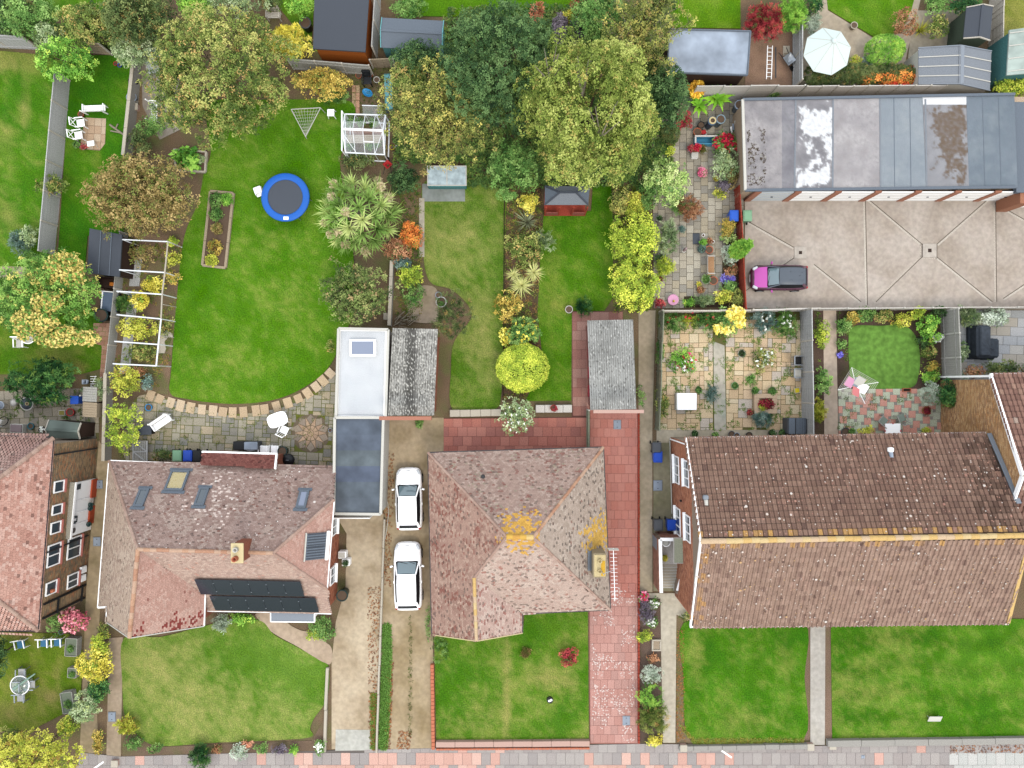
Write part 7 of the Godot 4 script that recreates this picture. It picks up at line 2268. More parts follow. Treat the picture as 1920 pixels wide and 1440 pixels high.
	part(o,"dish",lathe([0.0,0.44,0.33,0.46,0.36,0.5,0.3,0.48,0.0,0.47],22), M.pink)
	part(o,"ornament",lathe([0.0,0.47,0.08,0.5,0.05,0.62,0,0.66],10), M.yellow, tf(0.03,0,0.1))
	o = thing("statue","pinkish stone figure post on a pale base on the patio","statue",G(1284,468,0.4),0)
	part(o,"base",cy(0.17,0.15,0.12,14), M.offwhite, tf(0,0.12,0))
	part(o,"figure",lathe([0.1,0.15,0.11,0.4,0.07,0.62,0.09,0.72,0.06,0.82,0,0.86],14), mat(C(190,164,164),0.8,"grain",0.4), tf(0,0,0))
	pot("stone_urn","round pale stone urn at the corner of the red path and lawn",1067,580,0.24,0.4, M.concpanel)
	pot("plant_pot","bright red pot on the low stone wall below the lawn",1038,765,0.2,0.55, M.red,"red","fine",15,0.1)
	for g in [["manhole_cover","grey steel drain cover at the top of the red drive",1157,796,0.5,0.62],["manhole_cover","grey steel drain cover at the street end of the red drive",1174,1350,0.5,0.62],["drain_cover","pale concrete drain surround with a rusty grid near the pink car",1500,474,0.8,0.8],["drain_cover","concrete drain surround with grid at the centre of the garage yard",1742,470,0.9,0.9],["manhole_cover","dark square cover in the pavement outside the wide lawn",1617,1418,0.22,0.22],["manhole_cover","grey cover set in the flats side alley",1233,910,0.6,0.7],["manhole_cover","dark slab cover near the foot of the chalet path",211,1343,0.5,0.65],["manhole_cover","grey-green cover beside the white porch of the corner house",188,908,0.4,0.55],["manhole_cover","brown slab cover in the alley beside the corner house",183,1015,0.5,0.6]]:
		var d := thing(g[0], g[1],"drain cover",P(g[2], g[3]) + Vector3(0,0.068,0))
		part(d,"frame",cb(g[4],0.03, g[5],0.006), M.yardconc if g[0] == "drain_cover" else M.lead)
		part(d,"plate",cb(g[4]*(0.26 if g[0] == "drain_cover" else 0.88),0.02, g[5]*(0.26 if g[0] == "drain_cover" else 0.88),0.005),(M.darkwood if g[0] == "drain_cover" else M.bluegrey), tf(0,0.014,0))
		for i in 2: part(d,"key_hole",bx(0.07,0.02,0.04), M.black, tf(0,0.0215,(i - 0.5)*g[5]*(0.2 if g[0] == "drain_cover" else 0.55)))
	yard_joints()
	o = thing("fire_table","square white covered table on the buff patio","table",G(1287,753,0.6))
	part(o,"cover",cb(1.3,0.55,1.12,0.05), M.offwhite, tf(0,0.28,0))
	part(o,"table_top",cb(1.26,0.05,1.08,0.02), M.white, tf(0.04,0.58,0))
	o = thing("stone_planter","square stone planter with a dark rosette plant on the buff patio","planter",G(1436,757,0.35))
	for s in [[0,-0.5,1.5,0.3],[0,0.5,1.5,0.3],[-0.58,0,0.34,0.7],[0.58,0,0.34,0.7]]: part(o,"stone_side",cb(s[2],0.34, s[3],0.02), mat(C(214,186,156),0.95,"rough",0.4), tf(s[0],0.17, s[1]))
	part(o,"soil",bx(0.84,0.05,0.72), M.soil, tf(0,0.26,0))
	foliage(o,"foliage",[[Vector3(0.02,0.38,0), Vector3(0.5,0.2,0.32),0.4]],90, LM.fine, pals("red"),1.1,0.2,1.0)
	foliage(o,"foliage",[[Vector3(-0.2,0.35,0.2), Vector3(0.3,0.15,0.2),0.5]],40, LM.fine, pals("yelgreen"),1.0,0.2,1.0)
	pot("plant_pot","pale round pot of dark leaves right of the concrete strip",1391,663,0.24,0.3, M.offwhite,"dark","tiny",60,0.12)
	pot("plant_pot","pale green pot beside the concrete strip",1378,723,0.22,0.25, mat(C(140,190,150),0.7),"mid","tiny",60,0.12)
	pot("plant_pot","dark green pot above the white covered table",1310,731,0.2,0.25, M.butt,"mid","fine",30,0.15)
	pot("plant_pot","green pot above the stone planter",1416,732,0.2,0.28, M.greenwood,"mid","fine",40,0.2)
	pot("plant_pot","mossy pot right of the green pot above the stone planter",1448,733,0.26,0.25, M.mosswood,"mid","fine",40,0.15)
	pot("plant_pot","small pot below the stone planter",1443,780,0.16,0.22, M.conc2,"dark","fine",15,0.1)
	pot("plant_pot","dark pot with red leaves left of the stone planter",1406,773,0.18,0.25, M.black,"red","fine",30,0.2)
	o = thing("yellow_tray","bright yellow square bucket against the panel fence","bucket",G(1495,732,0.25),8)
	part(o,"bucket",cb(0.32,0.24,0.32,0.03), M.yellow, tf(0,0.12,0))
	part(o,"rim",join([[bx(0.36,0.03,0.03), tf(0,0.25,0.17)],[bx(0.36,0.03,0.03), tf(0,0.25,-0.17)],[bx(0.03,0.03,0.31), tf(0.17,0.25,0)],[bx(0.03,0.03,0.31), tf(-0.17,0.25,0)]]), M.offwhite)
	o = thing("storage_chest","dark slate-blue plastic garden chest beside the panel fence","chest",G(1496,799,1.0))
	part(o,"body",cb(1.25,0.95,1.0,0.03), M.greybin, tf(0,0.47,0))
	for i in 2: part(o,"lid",cb(0.62 if i else 0.4,0.07,1.04,0.025), M.slate, tf(0.2 if i else -0.38,1.0,0,0,0,-3 if i else 3))
	for i in 4: part(o,"lid_rib",bx(0.02,0.015,0.98), M.dark, tf(-0.02 + i*0.14,1.045 - i*0.005,0))
	for i in 2: chair("metal_chair",["folded silver camp chair at the panel fence, upper of two","folded white camp chair at the panel fence, lower of two"][i],1496,676 + i*24,90, M.steel, M.black if i == 0 else M.offwhite)
	for t in [[1303,813, M.black,"dark"],[1341,816, M.butt,"mid"],[1372,814, M.greybin,""],[1382,817, M.bluegrey,""],[1405,816, M.black,""],[1447,812, M.black,"dark"],[1467,811, M.butt,"dark"]]:
		pot("plant_pot",["black pot with yellow bag","leafy green pot","grey pot","pale blue pot","black empty pot","black pot of dark leaves","dark pot"][[1303,1341,1372,1382,1405,1447,1467].find(t[0])] + " in the row along the flats' rear gutter",t[0], t[1],0.2,0.3, t[2], t[3],"fine",30,0.2)
	o = thing("rotary_dryer","rotary clothes dryer with pink and white washing over the mosaic patio","clothes dryer",P(1613,757))
	var top := Vector3(0,1.75,0)
	rod(o,"pole",Vector3.ZERO, top, 0.025, M.offwhite)
	var arms := []
	for a in [P(1597,689,1.9), P(1647,717,1.9), P(1622,757,1.9), P(1571,731,1.9)]: arms.append(a - o.position)
	var hub: Vector3 = (arms[0] + arms[1] + arms[2] + arms[3])/4.0
	hub.y = 1.6
	o.get_child(0).transform = along(Vector3(hub.x, 0, hub.z), hub, 0.025,0.025)
	for a in arms: rod(o,"arm",hub, a, 0.016, M.white)
	for i in 4:
		for k in 7: rod(o,"line",hub.lerp(arms[i],0.4 + 0.1*k), hub.lerp(arms[(i + 1) % 4],0.4 + 0.1*k),0.011, M.offwhite)
	for w in [[3,0,0.85,0.25,0.7, M.pink],[0,1,0.75,0.3,0.7, M.offwhite],[0,1,0.6,0.2,0.75, M.bluegrey],[1,2,0.7,0.2,0.75, M.white],[2,3,0.8,0.2,0.5, mat(C(232,140,140),0.9)]]:
		var a: Vector3 = hub.lerp(arms[w[0]], w[2])
		var b: Vector3 = hub.lerp(arms[w[1]], w[2])
		var p: Vector3 = a.lerp(b, w[3])
		var q: Vector3 = a.lerp(b, w[4])
		var cl := thing("washing",["pink towel hung on the rotary dryer","pale shirt hung on the rotary dryer's far line","grey-blue cloth on the inner line of the dryer","white cloth hung on the near line of the dryer","salmon cloth hanging low on the dryer"][[M.pink, M.offwhite, M.bluegrey, M.white].find(w[5])],"washing",o.position + (p + q)/2.0)
		var lowp := Vector3(hub.x - (p.x + q.x)/2,0, hub.z - (p.z + q.z)/2).normalized()*0.3
		var m0 := (p + q)/2.0
		part(cl,"cloth",sheet([p - m0, q - m0, q - m0 + Vector3(0,-0.16,0) + lowp*1.9, p - m0 + Vector3(0,-0.12,0) + lowp*1.9],0.01), w[5])
		for e in [p, q]: part(cl,"peg",bx(0.02,0.08,0.03), M.yellow, tf((e - m0).x, (e - m0).y + 0.02,(e - m0).z))
	o = thing("garden_table","white square table with red clips half under the flats roof edge","table",G(1674,808,0.75))
	part(o,"cloth",cb(1.0,0.04,0.95,0.015), M.white, tf(0,0.75,0))
	for s in [[-1,-1],[1,-1],[1,1],[-1,1]]: rod(o,"leg",Vector3(s[0]*0.42,0.74, s[1]*0.4), Vector3(s[0]*0.44,0.06, s[1]*0.42),0.025, M.offwhite)
	for s in [[0,-0.49],[-0.5,0],[0.5,0]]: part(o,"clip",cb(0.08,0.06,0.1,0.015), M.red, tf(s[0],0.77, s[1]))
	chair("patio_chair","grey-green folding chair left of the white square table",1657,789,140, M.greywood2, mat(C(150,164,150),0.8),4)
	chair("patio_chair","grey-green folding chair behind the white square table",1691,784,200, M.greywood2, mat(C(150,164,150),0.8),4)
	for t in [[1586,810,0.28, M.greybin,"","grey bucket-like pot below the narrow pink path"],[1597,809,0.15, M.black,"mid","small dark pot right of the grey bucket pot"],[1738,770,0.26, mat(C(170,150,80),0.8),"red","mustard pot of reddish leaves on the mosaic patio"],[1700,732,0.0, M.darkwood,"",""]]:
		if t[2] > 0: pot("plant_pot",t[5], t[0], t[1], t[2],0.3, t[3], t[4],"fine",30,0.15)
	o = thing("boot_scraper","dark brown trough at the edge of the artificial lawn","trough",P(1698,731))
	part(o,"body",join([[bx(0.55,0.14,0.03), tf(0,0.11,-0.1)],[bx(0.55,0.14,0.03), tf(0,0.11,0.1)],[bx(0.03,0.14,0.17), tf(-0.26,0.11,0)],[bx(0.03,0.14,0.17), tf(0.26,0.11,0)]]), M.clay)
	part(o,"floor",bx(0.5,0.02,0.17), M.darkwood, tf(0,0.05,0))
	o = thing("covered_barbecue","L-shaped barbecue under a dark grey fabric cover on grey slabs","barbecue",P(1832,642))
	var st := []
	for l in [[0.0,1.25,0.68,2.2],[0.14,1.1,0.75,2.28]]: st.append(l)
	part(o,"cover",join([[cb(0.9,1.1,2.1,0.14), tf(-0.25,0.55,0)],[cb(0.8,0.85,1.25,0.12), tf(0.52,0.43,0.42)],[cb(0.7,0.16,1.9,0.07), tf(-0.24,1.13,-0.02)]]), mat(C(62,70,80),0.75,"cloud",0.5))
	part(o,"skirt",join([[cb(1.05,0.4,2.2,0.1), tf(-0.25,0.2,0.02)],[cb(0.95,0.35,1.4,0.1), tf(0.52,0.17,0.45)]]), mat(C(54,62,72),0.8,"cloud",0.5))
	for i in 3: part(o,"cover_fold",cb(0.05,0.05,0.6,0.02), mat(C(72,80,90),0.8), tf(-0.2 + i*0.2,1.2 - i*0.1,0.2 + i*0.1,0,30 + i*20))
	o = thing("parasol","large pale mint octagonal parasol over the garden path","parasol",G(1557,90,2.4))
	var rim := []
	for i in 8: rim.append(Vector3(1.52,1.95,0).rotated(Vector3.UP, TAU*i/8 + 0.18))
	var tip := Vector3(0.14,2.62,-0.36)
	for i in 8: part(o,"canopy_panel",sheet([tip, rim[i], rim[(i + 1) % 8]],0.012), M.canvas)
	for i in 8:
		rod(o,"rib",tip - Vector3(0,0.05,0), rim[i] - Vector3(0,0.02,0),0.012, M.offwhite)
		beam(o,"seam",tip + Vector3(0,0.008,0), rim[i] + Vector3(0,0.008,0),0.03,0.008, M.offwhite)
	part(o,"cap",lathe([0.16,0,0.12,0.06,0.0,0.1],14), M.canvas, tf(tip.x, tip.y, tip.z))
	rod(o,"pole",Vector3(0.14,0,-0.3), tip, 0.028, M.offwhite)
	part(o,"base",cy(0.32,0.26,0.12,18), M.conc2, tf(0.14,0.06,-0.3))
	o = thing("ladder","white aluminium ladder lying on the gravel yard","ladder",P(1442,118),-2)
	for s in [-1,1]: beam(o,"rail",Vector3(s*0.16,0.06,-1.1), Vector3(s*0.16,0.06,1.1),0.05,0.06, M.white)
	for i in 8: rod(o,"rung",Vector3(-0.16,0.07,-0.95 + i*0.27), Vector3(0.16,0.07,-0.95 + i*0.27),0.02, M.white)
	rod(thing("metal_pipe","thin dark pipe lying beside the white ladder","pipe",P(1454,118)),"pipe",Vector3(0,0.05,-1.0), Vector3(0,0.05,1.0),0.04, M.greybin)
	o = thing("wheelbarrow","grey wheelbarrow by the fence in the gravel yard","wheelbarrow",P(1474,118),215)
	part(o,"tray",lathe([0.15,0.3,0.42,0.58,0.45,0.58,0.2,0.34,0.0,0.33],4), M.steel, tf(0,0,0,0,45))
	part(o,"wheel",cy(0.18,0.18,0.09,14), M.tyre, tf(0,0.18,-0.55,0,0,90))
	for s in [-1,1]: rod(o,"handle",Vector3(s*0.12,0.28,-0.5), Vector3(s*0.3,0.5,0.75),0.022, M.black)
	o = thing("sand_board","pale board lying near the fence in the gravel yard","board",P(1474,96) + Vector3(0,0.05,0))
	part(o,"board",cb(0.45,0.06,0.65,0.01), M.coping)
	part(o,"batten",bx(0.4,0.03,0.06), M.wood, tf(0,0.04,0.2))
	pot("stone_urn","round pale urn on the path below the top lawn",1602,47,0.22,0.4, M.coping)
	table_round("round_table","round white table inside the brick entrance court",1249,1017,0.27,1.5, M.offwhite, M.white)
	pot("plant_pot","pot of yellow flowers on the entrance steps",1246,1046,0.16,1.0, M.black,"gold","fine",30,0.2)
func yard_joints():
	var jm := mat(C(116,104,92),1.0,"grain",0.2)
	var o := struct("yard_joints")
	for j in [[1396,412,1488,464],[1622,372,1626,572],[1628,374,1728,458],[1756,458,1856,370],[1728,482,1642,566],[1756,482,1860,566],[1866,380,1868,566],[1526,496,1614,566],[1488,484,1398,545],[1870,384,1920,412],[1880,560,1925,530],[1728,458,1756,458],[1756,458,1756,482],[1728,482,1756,482],[1728,458,1728,482]]:
		var a := P(j[0], j[1])
		var b := P(j[2], j[3])
		beam(o,"joint",a + Vector3(0,0.041,0), b + Vector3(0,0.041,0),0.05,0.008, jm)
		var side := (b - a).cross(Vector3.UP).normalized()*0.09
		beam(o,"joint_edge",a + side + Vector3(0,0.041,0), b + side + Vector3(0,0.041,0),0.12,0.006, mat(C(216,206,192),1.0,"grain",0.1) if int(j[0]) % 3 else mat(C(206,194,180),1.0,"grain",0.1))
func front_left():
	var lblue := mat(C(72,128,166),0.9)
	var o: Node3D
	for c in [["cushioned_chair","white garden lounger chair with a blue cushion, apart from the blue pair",38,1209,10],["cushioned_chair","blue-cushioned white chair, left of the pair on the front lawn",82,1206,0],["cushioned_chair","blue-cushioned white chair, right of the pair beside the planter box",107,1205,0]]:
		chair(c[0], c[1], c[2], c[3], c[4] + 0.0, M.white, lblue)
	for b in [["planter_box","long grey timber planter box below the pink hydrangea",133,1214,0.75,1.15,-3],["planter_box","small square timber planter box with a green plant",135,1262,0.55,0.62,-3],["planter_box","long grey timber planter box by the dark green shrub",126,1318,0.75,1.35,9]]:
		o = thing(b[0], b[1],"planter",G(b[2], b[3],0.5), b[6] + 0.0)
		for i in 3:
			for s in [-1,1]:
				part(o,"side_board",bx(0.04,0.16, b[5]), M.greywood2, tf(s*b[4]/2,0.09 + i*0.17,0))
				part(o,"end_board",bx(b[4] - 0.05,0.16,0.04), M.greywood2, tf(0,0.09 + i*0.17, s*b[5]/2))
		part(o,"soil",bx(b[4] - 0.06,0.04, b[5] - 0.06), mat(C(130,140,120),1.0,"grain",0.3), tf(0,0.44,0))
		foliage(o,"foliage",[[Vector3(0.0,0.5,0.1), Vector3(b[4]*0.32,0.16, b[5]*0.22),0.5]],50, LM.fine, pals("mid"),0.8,0.2,1.0)
	o = table_round("glass_table","round white-rimmed glass garden table with a folded parasol across it",37,1285,0.62,0.72, M.milk, M.white)
	for i in 4: part(o,"spoke",bx(0.58,0.02,0.03), M.offwhite, Transform3D(Basis(Vector3.UP, i*PI/2 + 0.5), Vector3(0.29,0.735,0).rotated(Vector3.UP, i*PI/2 + 0.5)))
	o = thing("folded_parasol","folded pale green parasol lying across the glass table","parasol",G(22,1296,0.8))
	var pa := P(3,1308,0.9) - o.position
	var pb := P(45,1278,0.9) - o.position
	part(o,"folded_cloth",lathe([0.02,0,0.1,0.05,0.07,0.5,0.04,1.0],10), mat(C(150,180,164),0.9), along(pa, pb, 1.0,1.0))
	rod(o,"pole",pb, pb + (pb - pa)*0.45,0.02, M.offwhite)
	for c in [[40,1262,180,"upper"],[57,1284,90,"right-hand"],[38,1309,0,"lower"]]:
		chair("wire_chair","grey wire garden chair, %s one round the glass table" % c[3], c[0], c[1], c[2], M.steel, M.greywood, 5)
	pot("plant_pot","pale round pot beside the pink hydrangea",114,1186,0.16,0.3, M.bluegrey)
	table_round("bistro_table","round dark-topped bistro table with an ornament on the left patio",50,757,0.42,0.72, M.dark, M.offwhite)
	pot("ornament","small pale figure on the dark bistro table",50,757,0.1,0.9, M.cream)
	table_round("stool_table","small grey round stool left of the bistro table",25,755,0.22,0.45, M.concpanel, M.conc2)
	table_round("stool_table","pale blue round stool at the edge of the left patio",0,760,0.26,0.5, M.bluegrey, M.steel)
	o = thing("recycling_box","bright blue recycling box beside the wooden store","box",G(139,750,0.6),0)
	part(o,"body",cb(0.5,0.55,0.5,0.04), M.blue, tf(0,0.27,0))
	part(o,"lid",cb(0.54,0.07,0.54,0.03), mat(C(46,104,224),0.4), tf(0,0.58,0))
	part(o,"shelf_post",cb(0.1,0.9,0.1,0.02), M.offwhite, tf(0.55,0.45,-0.3))
	for k in 2:
		o = thing("timber_store",["weathered board bin store, upper of two beside the blue box","weathered board bin store, lower of two above the garden store"][k],"store",G(169,740 + k*29,1.0),-3)
		for i in 6: part(o,"roof_board",cb(0.92,0.03,0.15,0.008), M.wood if k else M.greywood2, tf(0,1.02 + (5 - i)*0.006,-0.42 + i*0.158,3))
		for s in [-1,1]: part(o,"side_panel",bx(0.04,1.0,0.9), M.wood, tf(s*0.42,0.5,0))
		part(o,"back_panel",bx(0.8,1.0,0.04), M.wood, tf(0,0.5,-0.42))
	pot("red_tub","round red tub on the left patio above the garden store",131,773,0.25,0.35, M.red)
	o = thing("wooden_tray","pale-edged seed tray beside the red tub","tray",P(119,774))
	part(o,"tray",cb(0.42,0.12,0.36,0.02), M.offwhite, tf(0,0.12,0))
	part(o,"soil",bx(0.34,0.03,0.28), mat(C(160,150,80),1.0,"grain",0.3), tf(0,0.18,0))
	chair("wire_chair","white wrought-iron chair below the yellow-flowered tree",36,644,0, M.white, M.offwhite, 6)
	table_round("wire_table","white wrought-iron table half under the yellow-flowered tree",52,630,0.5,0.68, M.offwhite, M.white)
	o = thing("bicycle","dark bicycle with pale basket leaning at the left patio edge","bicycle",P(8,803),70)
	for s in [-0.5,0.5]:
		var wh := part(o,"wheel",lathe([0.30,-0.02,0.33,-0.02,0.33,0.02,0.30,0.02,0.30,-0.02],22), M.tyre, tf(s, 0.35,0,70))
		for i in 4: part(wh,"spoke",bx(0.6,0.006,0.008), M.steel, tf(0,0,0,0, i*45))
	for e in [[-0.5,0.35,-0.1,0.85],[-0.1,0.85,0.4,0.85],[0.5,0.35,0.38,1.0],[-0.1,0.3,0.4,0.85],[-0.5,0.35,-0.1,0.3],[-0.1,0.3,-0.12,0.95]]: rod(o,"frame_tube",Vector3(e[0], e[1],(e[1] - 0.35)*0.3), Vector3(e[2], e[3],(e[3] - 0.35)*0.3),0.018, M.black)
	part(o,"saddle",cb(0.26,0.06,0.14,0.03), M.black, tf(-0.13,0.97,0.18))
	rod(o,"handlebar",Vector3(0.36,1.02,-0.1), Vector3(0.36,1.02,0.5),0.015, M.steel)
	part(o,"basket",cb(0.26,0.2,0.34,0.03), M.offwhite, tf(0.6,0.92,0.2))
	pot("plant_pot","teal bowl on the left patio near the roof edge",57,799,0.2,0.2, mat(C(30,130,150),0.5))
	pot("plant_pot","dark pot with a white ball ornament beside the garden store",79,807,0.24,0.35, M.black,"whites","petal",14,0.15)
	o = thing("storage_box","mauve-grey lidded box on the left patio above the roof","box",G(29,804,0.5),-3)
	part(o,"body",cb(0.85,0.45,0.6,0.03), M.offwhite, tf(0,0.22,0))
	part(o,"lid",cb(0.75,0.06,0.5,0.025), mat(C(150,132,134),0.4), tf(0.02,0.48,-0.03))
	o = thing("clothes_horse","white folding rack and bucket at the end of the dark conifer","rack",G(168,716,0.6),0)
	part(o,"bucket",lathe([0,0,0.16,0,0.21,0.4,0.18,0.4,0.15,0.05],4), M.bluegrey, tf(-0.3,0.3,0.0,0,45))
	for i in 5: rod(o,"slat",Vector3(0.05,0.6,-0.35 + i*0.16), Vector3(0.45,0.6,-0.35 + i*0.16),0.016, M.white)
	for s in [0.05,0.45]: rod(o,"frame",Vector3(s, 0.0,-0.4), Vector3(s, 0.62,0.4),0.016, M.white)
	for t in [["white_box","white meter box against the chalet's right wall",641,1041],["planter_box","white square planter with a small shrub beside the chalet wall",648,1055]]:
		o = thing(t[0], t[1],"box",G(t[2], t[3],0.6))
		part(o,"body",cb(0.5,0.6,0.45,0.03), M.white, tf(0,0.3,0))
		part(o,"top",cb(0.4,0.03,0.34,0.01), M.offwhite, tf(0,0.61,0))
		if t[0] == "planter_box": foliage(o,"foliage",[[Vector3(0,0.7,0), Vector3(0.2,0.15,0.2),0.5]],40, LM.tiny, pals("dark"),1.0,0.2,1.0)
	pot("water_butt","dark green round water butt at the chalet's front right corner",641,1117,0.36,1.0, M.butt)
	o = thing("estate_sign","small pale sign board leaning in the wide flats lawn","sign",P(1748,1344))
	part(o,"board",cb(0.85,0.5,0.03,0.008), M.offwhite, tf(0,0.3,0,-60))
	for s in [-1,1]: rod(o,"leg",Vector3(s*0.36,0.0,-0.12), Vector3(s*0.36,0.3,-0.04),0.015, M.greywood)
	o = thing("ground_light","black and white lamp ball in the bungalow lawn","lamp",P(1031,1311))
	part(o,"base",cy(0.22,0.2,0.14,16), M.black, tf(0,0.1,0))
	for i in 3: part(o,"globe",lathe([0,0,0.07,0.02,0.07,0.1,0,0.13],10), M.white, tf(-0.06 + i*0.07,0.17,-0.03*i))
	for r in [["road_mark","thin white painted mark at the left end of the pavement",186,1434,35],["road_mark","short white painted mark on the pavement by the flats path",1362,1413,-35]]:
		var d := thing(r[0], r[1],"marking",P(r[2], r[3]) + Vector3(0,0.066,0), r[4] + 0.0)
		part(d,"paint",bx(0.8,0.008,0.1), M.white)
